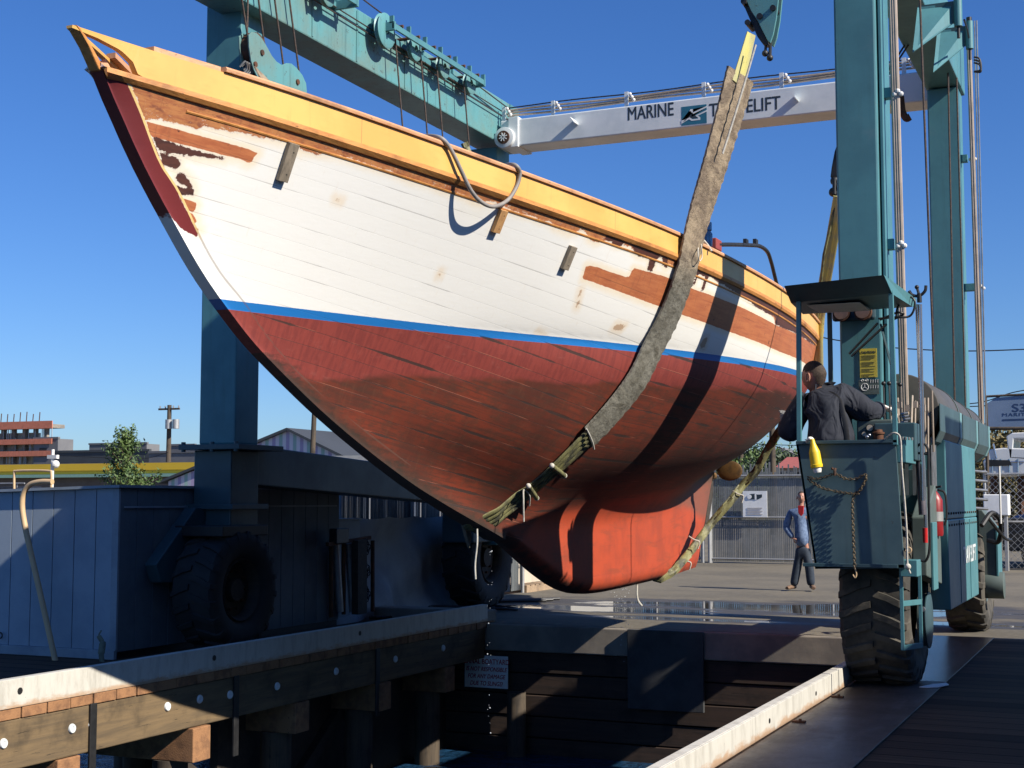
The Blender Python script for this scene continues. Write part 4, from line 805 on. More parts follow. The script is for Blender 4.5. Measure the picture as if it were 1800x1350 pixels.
# right near block
br = thing('lifting_block', 'narrow teal lifting block at the top holding the near padded sling', 'lifting block', (-3.2, 13.1, 6.1), 'lifting blocks of the boat lift')
o2 = lambda x_, y_, Y=13.15: aty(1200 + x_ / 3, y_ / 3, Y)
pl = [o2(*p) for p in ((318, -260), (500, -260), (508, -40), (495, 90), (478, 180), (462, 225), (448, 215), (425, 170), (395, 110), (362, 60), (330, -10), (312, -120))]
MB().prism(pl, (0, .025, 0)).build('side_plate', M['teal_worn'], br, bevel=.004); MB().prism([(p[0], p[1] + .14, p[2]) for p in pl], (0, .025, 0)).build('side_plate', M['teal_worn'], br, bevel=.004)
MB().prism([(p[0], p[1] + .03, p[2]) for p in (o2(318, -40), o2(300, 0), o2(325, 40), o2(390, 190), o2(420, 230), o2(455, 235), o2(440, 200), o2(370, 70), o2(345, 10))], (0, .10, 0)).build('edge_cheek', M['black'], br, bevel=.004)
c = V3(*o2(425, -60)); MB().cyl(c + (0, .03, 0), c + (0, .13, 0), .15, 24).build('sheave', M['rust'], br, smooth=True)
for p in ((325, 12), (345, 122), (478, 45), (408, 88)): c = V3(*o2(*p)); MB().cyl(c + (0, -.03, 0), c + (0, .19, 0), .028, 14).build('pin', M['black'], br, smooth=True)
mb = MB()
for p in ((427, 272), (452, 296)): mb.ball(V3(*o2(*p)) + (0, .06, 0), .032)
mb.cyl(V3(*o2(432, 215)) + (0, .06, 0), V3(*o2(427, 272)) + (0, .06, 0), .014, 8); mb.cyl(V3(*o2(455, 200)) + (0, .06, 0), V3(*o2(452, 296)) + (0, .06, 0), .016, 8)
mb.build('shackle', M['black'], br, smooth=True)
for k_ in range(4): x_ = -3.3 + k_ * .07; MB().cyl((x_, 13.2, 6.6), (-2.5 + k_ * .03, 13.2 + k_ * .1, 8.2), .012, 8).build('wire_rope', M['rope_dark'], br, smooth=True)
# stern right hook
bk = thing('lifting_block', 'small black hook block beside the near right leg holding the stern sling', 'lifting block', (-3.3, 17.4, 5.6), 'lifting blocks of the boat lift')
o3 = lambda x_, y_: aty(1200 + x_ / 3, y_ / 3, 17.5)
MB().prism([o3(*p) for p in ((812, 765), (826, 775), (830, 930), (778, 935), (785, 880), (800, 800))], (0, .09, 0)).build('hook_body', M['black'], bk, bevel=.01)
mb = MB(); mb.ball(V3(*o3(800, 950)) + (0, .04, 0), .06); mb.ball(V3(*o3(820, 985)) + (0, .04, 0), .055); mb.ball(V3(*o3(792, 1010)) + (0, .04, 0), .06); mb.build('swivel', M['black'], bk, smooth=True)
MB().cyl(V3(*o3(800, 940)), V3(*o3(800, 1025)), .025, 10).build('shank', M['black'], bk, smooth=True)
for k_ in range(2): MB().cyl(V3(*o3(815 + 8 * k_, 790)), (-2.5 + .05 * k_, 18.0, 7.5), .012, 8).build('wire_rope', M['rope_dark'], bk, smooth=True)

# ------------------------------------------------------------------ the boat lift
TL = thing('boat_lift', 'tall teal rubber-tyred boat lift straddling the slip', 'boat lift', (-6.1, 17, 0))
def part(mb, name, mt, **k): return mb.build(name, M[mt] if isinstance(mt, str) else mt, TL, **k)
def sub(mb, name, mt, parent, **k):
    o = mb.build(name, M[mt] if isinstance(mt, str) else mt, parent, **k); LOC[o.name] = LOC[parent.name]; return o
leg = part(MB().box(-2.60, -2.205, 13.60, 14.15, 1.1, 8.9), 'leg', 'teal', bevel=.02)
sub(MB().box(-2.19, -2.16, 13.66, 14.10, .9, 8.9), 'flange_strip', 'teal', leg, bevel=.005)
part(MB().box(-2.56, -2.15, 20.0, 20.5, 1.0, 7.38), 'leg', 'teal', bevel=.02)
part(MB().box(-10.06, -9.56, 13.70, 14.18, 2.35, 8.9), 'leg', 'teal', bevel=.02)
part(MB().box(-9.85, -9.36, 20.55, 21.05, 1.0, 7.4), 'leg', 'teal', bevel=.02)
# left lower leg, collar and gusset down to the wheel arm, teal darkened to carry their shade
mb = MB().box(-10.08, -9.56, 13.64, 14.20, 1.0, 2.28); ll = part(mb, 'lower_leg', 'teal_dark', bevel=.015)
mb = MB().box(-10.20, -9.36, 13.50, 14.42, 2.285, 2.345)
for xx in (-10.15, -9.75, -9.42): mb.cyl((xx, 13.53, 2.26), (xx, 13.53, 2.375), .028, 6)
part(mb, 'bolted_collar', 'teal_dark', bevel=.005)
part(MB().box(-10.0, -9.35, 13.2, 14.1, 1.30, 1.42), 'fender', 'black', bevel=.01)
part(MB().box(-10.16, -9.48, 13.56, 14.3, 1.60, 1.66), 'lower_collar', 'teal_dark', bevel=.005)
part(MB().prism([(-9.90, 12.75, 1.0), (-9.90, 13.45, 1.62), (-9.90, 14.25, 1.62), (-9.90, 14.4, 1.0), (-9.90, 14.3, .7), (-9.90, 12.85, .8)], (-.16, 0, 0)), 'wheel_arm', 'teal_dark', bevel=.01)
# upper beams
part(MB().box(-2.585, -2.115, 12.2, 20.6, 7.40, 8.20), 'upper_beam', 'teal', bevel=.02)
lb = part(MB().box(-9.86, -9.34, 12.2, 21.4, 7.47, 8.22), 'upper_beam', 'teal_worn', bevel=.02)
mb = MB()
for yy, z_ in ((21.1, 8.0), (21.1, 7.8), (21.1, 7.62), (20.9, 7.52)): mb.cyl((-9.34, yy, z_), (-9.30, yy, z_), .028, 6)
sub(mb, 'bolt', 'rust', lb); sub(MB().box(-9.338, -9.325, 21.0, 21.3, 7.48, 8.21), 'end_plate', 'teal', lb)
for i, yy in enumerate((14.9, 16.0, 17.35)): sub(MB().box(-9.338, -9.33, yy, yy + .03, 7.5, 8.18), 'stiffener', 'teal_worn', lb)
part(MB().box(-2.60, -2.10, 12.35, 13.15, 8.22, 9.15), 'leg_shade_box', 'teal', bevel=.02)  # unseen box added on the right beam to shade the left leg
# lower longitudinal beams
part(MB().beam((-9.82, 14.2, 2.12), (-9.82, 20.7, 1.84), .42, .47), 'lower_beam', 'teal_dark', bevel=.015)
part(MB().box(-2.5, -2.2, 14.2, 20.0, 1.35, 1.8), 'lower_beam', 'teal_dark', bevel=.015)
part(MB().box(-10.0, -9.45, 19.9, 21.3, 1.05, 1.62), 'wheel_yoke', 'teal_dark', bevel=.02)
# cross beam with lettering, hoses on brackets
cb = part(MB().box(-9.28, -2.4, 20.5, 21.0, 7.36, 7.80), 'cross_beam', 'white_steel', bevel=.02)
Yc = 20.496; pxz = lambda px, py: aty(px, py, Yc)
Yt = 20.4985
def ctext(s, px, py, h, ex): p = aty(px, py, Yt); text(s, h, M['letter_dark'], cb, p, (1, 0, 0), (0, 0, 1), xs=ex, off=.0045)
LOC[cb.name] = LOC[TL.name]
ctext("MARINE", 1102, 212.0, .295, .715); ctext("TRAVELIFT", 1246, 205.5, .285, .80)
a_ = V3(*aty(1198, 221, Yt)); b_ = V3(*aty(1242, 183, Yt)); lg = sub(MB().box(a_[0], b_[0], Yt - .0005, Yt + .003, a_[2], b_[2]), 'logo_panel', simple('logo_teal', (.02, .16, .24), (.02, .13, .20), .6), cb)
w_, h_ = b_[0] - a_[0], b_[2] - a_[2]; P2 = lambda u, v: (a_[0] + u * w_, Yt - .002, a_[2] + v * h_)
mb = MB()
for poly in (((0, .28), (.16, .30), (.36, .82), (.46, .82), (.46, .55), (1, .82), (1, .90), (.42, .62), (.38, .72), (.30, .72), (.14, .22), (0, .20)), ((0, .10), (.30, .30), (.40, .20), (.75, .20), (.75, .33), (.66, .44), (1, .60), (1, .68), (.55, .46), (.66, .33), (.66, .28), (.44, .28), (.32, .40), (0, .18))):
    mb.prism([P2(*p) for p in poly], (0, -.001, 0))
sub(mb, 'logo_strokes', 'white_steel', cb)
mb = MB().prism([P2(*p) for p in ((.22, .36), (.40, .66), (.40, .40), (.55, .50), (.66, .33), (.36, .33))], (0, -.0005, 0)); sub(mb, 'logo_shade', 'letter_dark', cb)
for px, py in ((1013, 213), (1400, 172)):
    p = V3(*aty(px, py, 20.5)); sub(MB().obox(p + (0, -.10, -.02), (.035, 0, -.045), (0, .10, 0), (.004, 0, .004)), 'bracket_plate', 'white_steel', cb)
stands = []
for px in (886, 972, 1101, 1237, 1374, 1590):
    p = V3(*aty(px, 160, 20.55)); p[2] = 7.80; hgt = .24
    bk_ = sub(MB().box(p[0] - .03, p[0] + .03, 20.54, 20.56, 7.80, 7.80 + hgt), 'hose_stand', 'white_steel', cb)
    mb = MB()
    for k_ in range(3): mb.ball((p[0] + .07 + .03 * k_, 20.52, 7.80 + hgt - .05 - .05 * k_), .028, 8, 6)
    sub(mb, 'clamp', 'white_plastic', bk_)
for k_, zz_ in enumerate((8.03, 7.985, 7.945, 7.905)):
    pts = [(-9.2, 20.62, zz_ - .0)] + [(x, 20.62 + .01 * k_, zz_ + .012 * math.sin(x * 2.1 + k_)) for x in np.linspace(-8.8, -2.6, 16)]
    part(MB().tube(cr(pts, 4), .018 if k_ else .011, 6), 'hydraulic_line', 'hose_tan' if k_ else 'navy', smooth=True)
jp = V3(*aty(888, 243, 20.45)); jt = part(MB().cyl(jp + (0, -.06, 0), jp + (0, .04, 0), .17, 26), 'pivot_housing', 'white_steel', smooth=True, bevel=.01); LOC[jt.name] = LOC[TL.name]
sub(MB().cyl(jp + (0, -.085, 0), jp + (0, -.06, 0), .105, 22), 'pivot_pin', 'rust', jt, smooth=True); mb = MB()
for a in range(4): mb.obox(jp + (0, -.09, 0), (.07 * math.cos(a * .785 + .3), 0, .07 * math.sin(a * .785 + .3)), (0, .006, 0), (.008 * math.sin(a * .785 + .3), 0, -.008 * math.cos(a * .785 + .3)))
sub(mb, 'pin_spokes', 'white_steel', jt)
part(MB().box(-9.12, -8.95, 20.46, 21.04, 7.34, 7.83), 'end_plate', 'white_steel', bevel=.006)
# trolleys on the left beam
def trolley(y0, y1, sheaves, drop):
    t_ = part(MB().box(-9.325, -9.295, y0, y1, 8.02, 8.10).box(-9.02, -8.99, y0, y1, 8.02, 8.10).box(-9.33, -8.98, y0, y0 + .04, 8.0, 8.12).box(-9.33, -8.98, y1 - .04, y1, 8.0, 8.12), 'sheave_carrier', 'teal', bevel=.004); LOC[t_.name] = LOC[TL.name]
    n = int((y1 - y0) / .42)
    for k_ in range(n + 1):
        yy = y0 + (y1 - y0) * k_ / n
        for xa_ in (-9.36, -9.06): sub(MB().box(xa_, xa_ + .06, yy, yy + .03, 8.10, 8.20), 'lug', 'teal', t_)
    for yy, r_ in sheaves:
        s_ = sub(MB().lathe([(-9.20, r_ - .02), (-9.19, r_), (-9.17, r_ - .03), (-9.15, r_ - .03), (-9.13, r_), (-9.12, r_ - .02), (-9.12, .05), (-9.20, .05), (-9.20, r_ - .02)], (0, yy, 8.02), 'x', 30), 'sheave', 'teal_worn', t_, smooth=True)
    for k_ in range(n): yy = y0 + (y1 - y0) * (k_ + .5) / n; sub(MB().cyl((-9.34, yy, 8.12), (-8.98, yy, 8.12), .022, 10), 'axle', 'rust', t_, smooth=True)
    for yy, zb in drop: part(MB().cyl((-9.16, yy, 8.0), (-9.05, yy + .25, zb), .012, 8), 'hoist_rope', 'rope_dark', smooth=True)
trolley(16.4, 19.3, ((16.45, .24), (17.3, .17), (18.2, .17), (19.1, .17)), ((16.75, 5.6), (17.5, 5.6), (18.0, 5.6), (18.9, 5.6)))
trolley(14.7, 15.45, ((14.95, .15),), ())
part(MB().cyl((-9.26, 15.6, 8.36), (-9.2, 20.9, 8.02), .010, 6).cyl((-9.30, 12.0, 8.06), (-9.29, 21.0, 7.98), .009, 6).cyl((-9.30, 12.0, 7.98), (-9.29, 21.0, 7.9), .009, 6), 'hoist_rope', 'rope_dark')
# right beam outriggers with hydraulic cylinders
for (px, py, Y) in ((1684, 20, 15.9), (1704, 62, 17.6)):
    p = V3(*aty(px, py, Y)); cl = part(MB().cyl(p + (0, 0, -.17), p + (0, 0, .17), .045, 16), 'cylinder', 'teal', smooth=True); LOC[cl.name] = LOC[TL.name]
    sub(MB().cyl(p + (0, 0, .17), p + (0, 0, .22), .033, 14).cyl(p + (0, 0, -.30), p + (0, 0, -.17), .018, 10), 'rod_end', 'black', cl, smooth=True)
    part(MB().prism([(-2.11, Y - .5, p[2] - .55), (-2.11, Y - .02, p[2] + .1), (p[0] - .05, Y, p[2] + .1), (p[0] - .05, Y, p[2] - .12)], (0, .02, 0)), 'outrigger_gusset', 'teal')
    part(MB().box(-2.11, p[0] - .04, Y - .01, Y + .04, p[2] - .12, p[2] + .12), 'outrigger', 'teal_dark')
mb = MB().tube(cr([aty(1695, 35, 16.2), aty(1700, 50, 16.8), aty(1703, 66, 17.3)], 6), .012, 6)
for k_ in range(3): mb.tube(cr([aty(1712, 100 + 5 * k_, 17.6), aty(1722, 104 + 5 * k_, 17.6), aty(1724, 122 + 2 * k_, 17.6), aty(1712, 126, 17.6)], 6), .012, 6)
part(mb, 'hydraulic_hose', 'black', smooth=True)
# vertical tube bundles on the right legs
def bundle(px0, px1, Y, ys_, n, mt, r_, z0):
    for k_ in range(n):
        f = k_ / max(n - 1, 1); a0 = V3(*aty(px0[0] + (px0[1] - px0[0]) * f, 0, Y)); a1 = V3(*aty(px1[0] + (px1[1] - px1[0]) * f, 650, Y))
        d_ = (a1 - a0) / (a1[2] - a0[2]); part(MB().cyl(a0 + d_ * (8.3 - a0[2]), a0 + d_ * (z0 - a0[2]), r_, 8), 'hydraulic_tube', mt, smooth=True)
bundle((1565, 1573), (1584, 1592), 13.75, 0, 3, 'hose_tan', .021, 2.3)
bundle((1699, 1702), (1720, 1724), 20.1, 0, 2, 'hose_tan', .022, 2.3); bundle((1712, 1716), (1727, 1731), 20.1, 0, 2, 'steel', .010, 2.3)
for (x0, x1, Y) in ((1617, 1640, 15.4), (1664, 1676, 19.4), (1678, 1694, 19.7)):
    a0 = V3(*aty(x0, 0, Y)); a1 = V3(*aty(x1, 600, Y)); d_ = (a1 - a0) / (a1[2] - a0[2]); part(MB().cyl(a0 + d_ * (8.3 - a0[2]), a0 + d_ * (2.5 - a0[2]), .012, 8), 'hoist_rope', 'rope_dark', smooth=True)
for (px, py, Y) in ((1561, 165, 13.8), (1567, 430, 13.8), (1697, 279, 20.2), (1712, 505, 20.2)):
    p = V3(*aty(px, py, Y)); bq_ = part(MB().box(-2.2 if Y < 15 else -2.15, p[0] + .03, Y - .05, Y + .05, p[2] - .05, p[2] + .05), 'tube_bracket', 'teal', bevel=.004); LOC[bq_.name] = LOC[TL.name]
    mb = MB()
    for k_ in range(3): mb.ball(p + (.07 + .03 * k_, -.06, -.03 + .03 * (k_ % 2)), .025, 8, 6)
    sub(mb, 'clamp', 'white_plastic', bq_)
part(MB().tube(cr([aty(1583, 170, 20.0), aty(1586, 195, 20.0), aty(1593, 208, 20.0), aty(1600, 205, 20.0)], 6), .05, 10), 'rusty_elbow', 'rust', smooth=True)
# wheels
def wheel(cx, cy, cz, R0, w, out, detail, rub='rubber'):
    wh = part(MB().lathe([(-w * .36, R0 * .52), (-w * .46, R0 * .60), (-w * .5, R0 * .78), (-w * .48, R0 * .90), (-w * .42, R0 * .955), (0, R0 * .965), (w * .42, R0 * .955), (w * .48, R0 * .90), (w * .5, R0 * .78), (w * .46, R0 * .60), (w * .36, R0 * .52)], (cx, cy, cz), 'x', 64), 'tyre', rub, smooth=True); LOC[wh.name] = LOC[TL.name]
    mb = MB(); n = 26 if detail else 20
    for k_ in range(n):
        for s_ in (-1, 1):
            a0 = 2 * math.pi * (k_ + (.5 if s_ > 0 else 0)) / n; rows_ = []
            for u, da, rr in ((.02, .10, 1.0), (.22, .05, 1.0), (.38, -.01, .995), (.47, -.04, .96), (.505, -.05, .86)):
                rows_.append((s_ * u * w, a0 + da, R0 * rr))
            hw_ = .045 if detail else .055; vs = []
            for (xx, aa, rr) in rows_:
                for (da, dr) in ((-hw_, -.06), (-hw_ * .8, 0), (hw_ * .8, 0), (hw_, -.06)):
                    r2 = rr + dr if dr == 0 else rr - .055 * R0; vs.append((cx + xx, cy + r2 * math.sin(aa + da), cz + r2 * math.cos(aa + da)))
            fs = [(i * 4 + q_, i * 4 + (q_ + 1) % 4, (i + 1) * 4 + (q_ + 1) % 4, (i + 1) * 4 + q_) for i in range(4) for q_ in range(4)] + [(0, 1, 2, 3), (16, 17, 18, 19)]
            mb.add(vs, fs)
    sub(mb, 'tread_lugs', rub, wh)
    s_ = out; rim = sub(MB().lathe([(s_ * w * .36, R0 * .53), (s_ * w * .42, R0 * .50), (s_ * w * .36, R0 * .46), (s_ * w * .18, R0 * .44), (s_ * w * .16, R0 * .20), (s_ * w * .30, R0 * .18), (s_ * w * .30, 0)], (cx, cy, cz), 'x', 40), 'rim', 'grey_green' if rub == 'rubber' else 'timber_dark', wh, smooth=True)
    mb = MB()
    for k_ in range(10): a0 = 2 * math.pi * k_ / 10; c = V3(cx + s_ * w * .17, cy + R0 * .32 * math.cos(a0), cz + R0 * .32 * math.sin(a0)); mb.cyl(c, c + V3(s_ * .04, 0, 0), .02, 6)
    sub(mb, 'wheel_nuts', 'rust', wh); return wh
wheel(-2.235, 13.72, .80, .80, .62, -1, True); wheel(-2.14, 19.75, .76, .76, .52, 1, False)
wheel(-9.60, 13.62, .69, .69, .56, 1, False, 'rubber_shaded'); wheel(-9.78, 20.75, .80, .80, .58, 1, False, 'rubber_shaded')
part(MB().cyl((-1.93, 13.72, .60), (-1.86, 13.72, .60), .24, 30), 'hub_motor', 'grey_green', smooth=True, bevel=.006); part(MB().cyl((-1.86, 13.72, .60), (-1.845, 13.72, .60), .26, 30), 'hub_disc', 'teal_dark', smooth=True, bevel=.004)
part(MB().cyl((-1.86, 13.42, .72), (-1.86, 13.38, .72), .022, 12), 'hub_port', 'steel', smooth=True)
part(MB().prism([(-1.93, 13.3, 1.02), (-1.93, 13.3, 1.55), (-1.93, 14.0, 1.85), (-1.93, 14.3, 1.3), (-1.93, 14.3, .9)], (.13, 0, 0)), 'wheel_gusset', 'grey_green', bevel=.012)
part(MB().box(-1.80, -1.775, 13.55, 13.85, .88, 1.50), 'gusset_flange', 'teal', bevel=.006)
part(MB().cyl((-1.92, 19.3, .62), (-1.66, 19.3, .62), .17, 26), 'hub_motor', 'grey_green', smooth=True, bevel=.006)
part(MB().prism([(-1.95, 19.2, .75), (-1.95, 19.2, 1.58), (-1.90, 19.2, 1.58), (-1.745, 19.2, 1.36), (-1.745, 19.2, .75)], (0, .5, 0)), 'wheel_gusset', 'grey_green', bevel=.01)
part(MB().box(-1.742, -1.715, 19.18, 19.7, .72, 1.37), 'gusset_flange', 'teal', bevel=.005)
# ladder
ld = [V3(-1.90, 12.45, 1.12), V3(-1.79, 12.75, 1.12)]
mb = MB()
for a_ in ld: mb.beam(a_ + (0, 0, .05), a_ + (.0, 0, -.68), .022, .03, (1, 0, 0))
for z_ in (1.10, .83, .46): mb.beam(ld[0] + (0, 0, z_ - 1.12), ld[1] + (0, 0, z_ - 1.12), .03, .045)
part(mb, 'ladder', 'teal', bevel=.003)
part(MB().box(-1.90, -1.76, 12.4, 12.62, 1.06, 1.20), 'step_box', 'teal', bevel=.006)
# engine housing
eh = part(MB().box(-2.18, -1.745, 14.35, 17.0, 1.52, 2.29), 'engine_housing', 'teal', bevel=.012); LOC[eh.name] = LOC[TL.name]
e2 = part(MB().prism([(-1.74, 14.35, 1.515), (-1.74, 17.0, 1.515), (-1.74, 17.0, .64), (-1.74, 14.45, .64)], (-.42, 0, 0)), 'engine_housing', 'teal', bevel=.012); LOC[e2.name] = LOC[TL.name]
mb = MB()
for k_ in range(13): mb.cyl((-1.745, 14.45 + k_ * .2, 1.575), (-1.733, 14.45 + k_ * .2, 1.575), .013, 6); mb.cyl((-1.742, 14.45 + k_ * .2, 1.46), (-1.730, 14.45 + k_ * .2, 1.46), .013, 6)
sub(mb, 'rivets', 'rust', eh)
text("TRAVELIFT", .25, M['white_steel'], e2, (-1.736, 15.55, 1.04), (0, 1, 0), (0, 0, 1), xs=1.0, off=.008)
sub(MB().box(-1.741, -1.733, 15.3, 15.33, .66, 1.50).box(-1.741, -1.733, 16.2, 16.23, .66, 1.5), 'panel_edge', 'teal', e2)
part(MB().box(-2.15, -1.86, 13.95, 14.30, .95, 2.0), 'engine_grille_box', 'teal_dark', bevel=.01)
mb = MB()
for k_ in range(4): mb.box(-2.13 + .07 * k_, -2.10 + .07 * k_, 13.86, 13.90, 1.75, 2.26)
for k_ in range(3): mb.cyl((-1.83, 14.0 + k_ * .1, 1.6), (-1.83, 14.0 + k_ * .1, 2.3), .018, 8)
part(mb, 'cooler_tubes', 'steel')
mb = MB()
for k_ in range(5): mb.cyl((-1.92, 17.6, 1.62 + .11 * k_), (-1.72, 18.0, 1.60 + .11 * k_), .018, 10)
part(mb, 'oil_cooler_pipes', 'steel', smooth=True)
part(MB().tube(cr([(-1.8, 18.1, 1.4), (-1.7, 18.3, 1.55), (-1.62, 18.5, 1.45), (-1.66, 18.7, 1.2), (-1.8, 18.9, 1.2)]), .03, 8).tube(cr([(-1.74, 18.2, 1.5), (-1.6, 18.7, 1.25), (-1.55, 19.1, 1.2)]), .02, 8), 'hydraulic_hose', 'black', smooth=True)
part(MB().cyl((-1.60, 18.35, 1.42), (-1.60, 18.35, 2.12), .012, 8), 'marker_rod', 'white_plastic', smooth=True)
# fuel tank: drum in a strapped cradle
mtk = simple('tank_brown', (.085, .075, .06), (.06, .055, .045), .5, 0, 2, .1)
for (ya_, yb_, rr_) in ((14.05, 15.75, .365), (15.83, 17.35, .335), (17.42, 18.7, .32)):
    part(MB().cyl((-2.12, ya_, 2.56), (-2.12, yb_, 2.56), rr_, 40), 'fuel_tank', mtk, smooth=True, bevel=.015)
    part(MB().cyl((-2.12, yb_ - .12, 2.56), (-2.12, yb_ - .06, 2.56), rr_ + .008, 40), 'tank_band', 'grey_green', smooth=True)
mcr = steel_paint('cradle_paint', (.055, .095, .098), (.042, .075, .080), .62, .5); mst = steel_paint('strap_paint', (.17, .32, .33), (.14, .27, .28), .66, .2)
prof = [(-1.745, 2.62), (-1.735, 2.62), (-1.735, 2.36), (-1.78, 2.26), (-1.88, 2.19), (-2.05, 2.16), (-2.05, 2.17), (-1.885, 2.20), (-1.79, 2.268), (-1.745, 2.365)]
for (ya_, yb_) in ((13.95, 15.75), (15.83, 17.35), (17.42, 18.75)):
    part(MB().prism([(x_, ya_, z_) for x_, z_ in prof], (0, yb_ - ya_, 0)), 'tank_cradle', mcr, bevel=.003)
    part(MB().prism([(x_ + .006 if x_ > -2 else x_, yb_ - .24, z_ - (.006 if z_ < 2.5 else 0)) for x_, z_ in prof], (0, .16, 0)), 'tank_strap', mst, bevel=.002)
mb = MB()
rr2 = random.Random(5)
for k_ in range(13): x_ = -2.16 + .033 * k_; mb.cyl((x_, 13.5 + rr2.uniform(0, .3), 2.15), (x_ + rr2.uniform(-.02, .02), 13.55 + rr2.uniform(0, .3), 2.5 + rr2.uniform(0, .22)), rr2.choice((.009, .012, .016)), 8)
for k_ in range(5): p = V3(-2.10 + .07 * k_, 13.45, 2.55 + .03 * (k_ % 2)); mb.obox(p, (.018, 0, 0), (0, .03, 0), (0, 0, .03))
part(mb, 'valve_tubes', 'hose_tan', smooth=True)
part(MB().box(-2.2, -1.86, 14.35, 14.9, 2.33, 2.46).box(-2.19, -1.98, 13.9, 14.3, 2.3, 2.42), 'valve_block', 'rust', bevel=.01)
# ------------------------------------------------------------------ operator cab
cabf = [V3(*aty(*p)) for p in ((1399, 779, 12.3), (1574, 771, 12.3), (1590, 999, 12.3), (1433, 1000, 12.3))]
cab = part(MB().prism(cabf, (0, .02, 0)), 'cab_front_panel', 'panel_teal', bevel=.004); LOC[cab.name] = LOC[TL.name]
lft = [cabf[0], cabf[0] + (0, 1.0, 0), cabf[3] + (0, 1.0, 0), cabf[3]]; part(MB().prism(lft, (.02, 0, 0)), 'cab_side_panel', 'teal_dark')
part(MB().prism([cabf[3], cabf[2], cabf[2] + (0, 1.0, 0), cabf[3] + (0, 1.0, 0)], (0, 0, .03)), 'cab_floor', 'teal_dark')
part(MB().box(-2.70, -1.90, 12.285, 12.31, 1.135, 1.165), 'cab_sill', 'teal_dark', bevel=.003)
part(MB().box(-2.74, -1.88, 12.27, 12.33, 2.185, 2.215), 'cab_top_rail', 'teal_dark', bevel=.004)
part(MB().box(-1.90, -1.82, 12.34, 12.9, 2.02, 2.24), 'cab_side_box', 'teal', bevel=.006)
part(MB().box(-2.15, -1.80, 12.75, 13.25, 2.05, 2.38), 'valve_bank', 'teal_dark', bevel=.01)
zr_ = 3.47
rf = [V3(-2.735, 11.9, 3.52), V3(-1.905, 11.9, 3.56), V3(-1.835, 13.25, 3.53), V3(-2.90, 13.25, 3.52)]
rb_ = [V3(-2.765, 12.28, 3.425), V3(-1.90, 12.28, 3.455), V3(-1.86, 13.20, 3.455), V3(-2.86, 13.20, 3.44)]
mb = MB().add([*rf, *rb_], [(0, 1, 2, 3), (0, 4, 5, 1), (1, 5, 6, 2), (2, 6, 7, 3), (3, 7, 4, 0), (4, 7, 6, 5)]); cr_ = part(mb, 'cab_roof', 'teal_dark'); LOC[cr_.name] = LOC[TL.name]
sub(MB().add([V3(-1.902, 11.9, 3.562), V3(-1.895, 12.28, 3.452), V3(-1.855, 13.2, 3.452), V3(-1.83, 13.26, 3.532)], [(0, 1, 2, 3)]), 'roof_fascia', 'teal', cr_)
sub(MB().box(-2.66, -2.20, 12.45, 13.0, 3.415, 3.421), 'roof_hatch', simple('pale_hatch', (.80, .74, .60), (.74, .68, .55), .6), cr_)
for nm, p0, p1, mt in (('cab_post', (1404, 536, 12.28), (1405, 778, 12.30), 'teal'), ('cab_post', (1458, 545, 13.15), (1461, 700, 13.15), 'teal_dark'), ('cab_post', (1566, 515, 12.29), (1574, 778, 12.29), 'teal')):
    a_ = V3(*aty(*p0)); b_ = V3(*aty(*p1)); part(MB().beam(b_ + (0, 0, -.02), a_ + (0, 0, .03), .040, .040, (0, 1, 0)), nm, mt, bevel=.004)
part(MB().cyl(aty(1612, 535, 13.2), aty(1628, 940, 13.2), .017, 12).cyl(aty(1617, 535, 12.9), aty(1622, 880, 12.9), .02, 12), 'chrome_post', 'chrome', smooth=True)
hk = aty(1616, 520, 13.1)
part(MB().tube(cr([V3(*hk) + d_ for d_ in (V3(-.09, 0, .05), V3(-.06, 0, .01), V3(0, 0, .0), V3(.05, 0, .04), V3(.06, 0, .09))], 5), .014, 8).cyl(V3(*hk) + (0, 0, -.06), V3(*hk) + (0, 0, .02), .022, 10).ball(V3(*hk) + (-.02, 0, .08), .02).cyl(V3(*hk), V3(*hk) + (-.02, 0, .08), .012, 8), 'hook_bracket', 'black', smooth=True)
part(MB().box(-2.66, -2.25, 13.54, 13.595, 3.40, 3.60), 'floodlight_plate', 'teal_dark', bevel=.03)
for x_ in (-2.56, -2.36):
    l_ = part(MB().cyl((x_, 13.48, 3.475), (x_, 13.54, 3.475), .082, 26), 'floodlight', 'rust', smooth=True); LOC[l_.name] = LOC[TL.name]
    sub(MB().cyl((x_, 13.472, 3.475), (x_, 13.479, 3.475), .066, 24), 'lens', simple('dusty_lens', (.20, .13, .10), (.15, .10, .08), .35, 0, 8, .1), l_, smooth=True)
part(MB().tube(cr([aty(*p) for p in ((1545, 560, 13.4), (1570, 558, 13.0), (1600, 555, 13.0), (1608, 530, 13.0), (1592, 520, 13.0), (1578, 540, 13.0), (1575, 560, 13.0))]), .010, 8).tube(cr([aty(*p) for p in ((1548, 562, 13.35), (1575, 550, 13.0), (1588, 552, 13.0), (1570, 562, 13.0))]), .010, 8), 'cab_cable', 'black', smooth=True)
for p0, p1 in (((1493, 622, 13.5), (1543, 568, 13.3)), ((1497, 626, 13.5), (1558, 570, 13.0)), ((1548, 570, 13.3), (1566, 640, 13.0))): part(MB().beam(aty(*p0), aty(*p1), .016, .016), 'stay_rod', 'teal_dark')
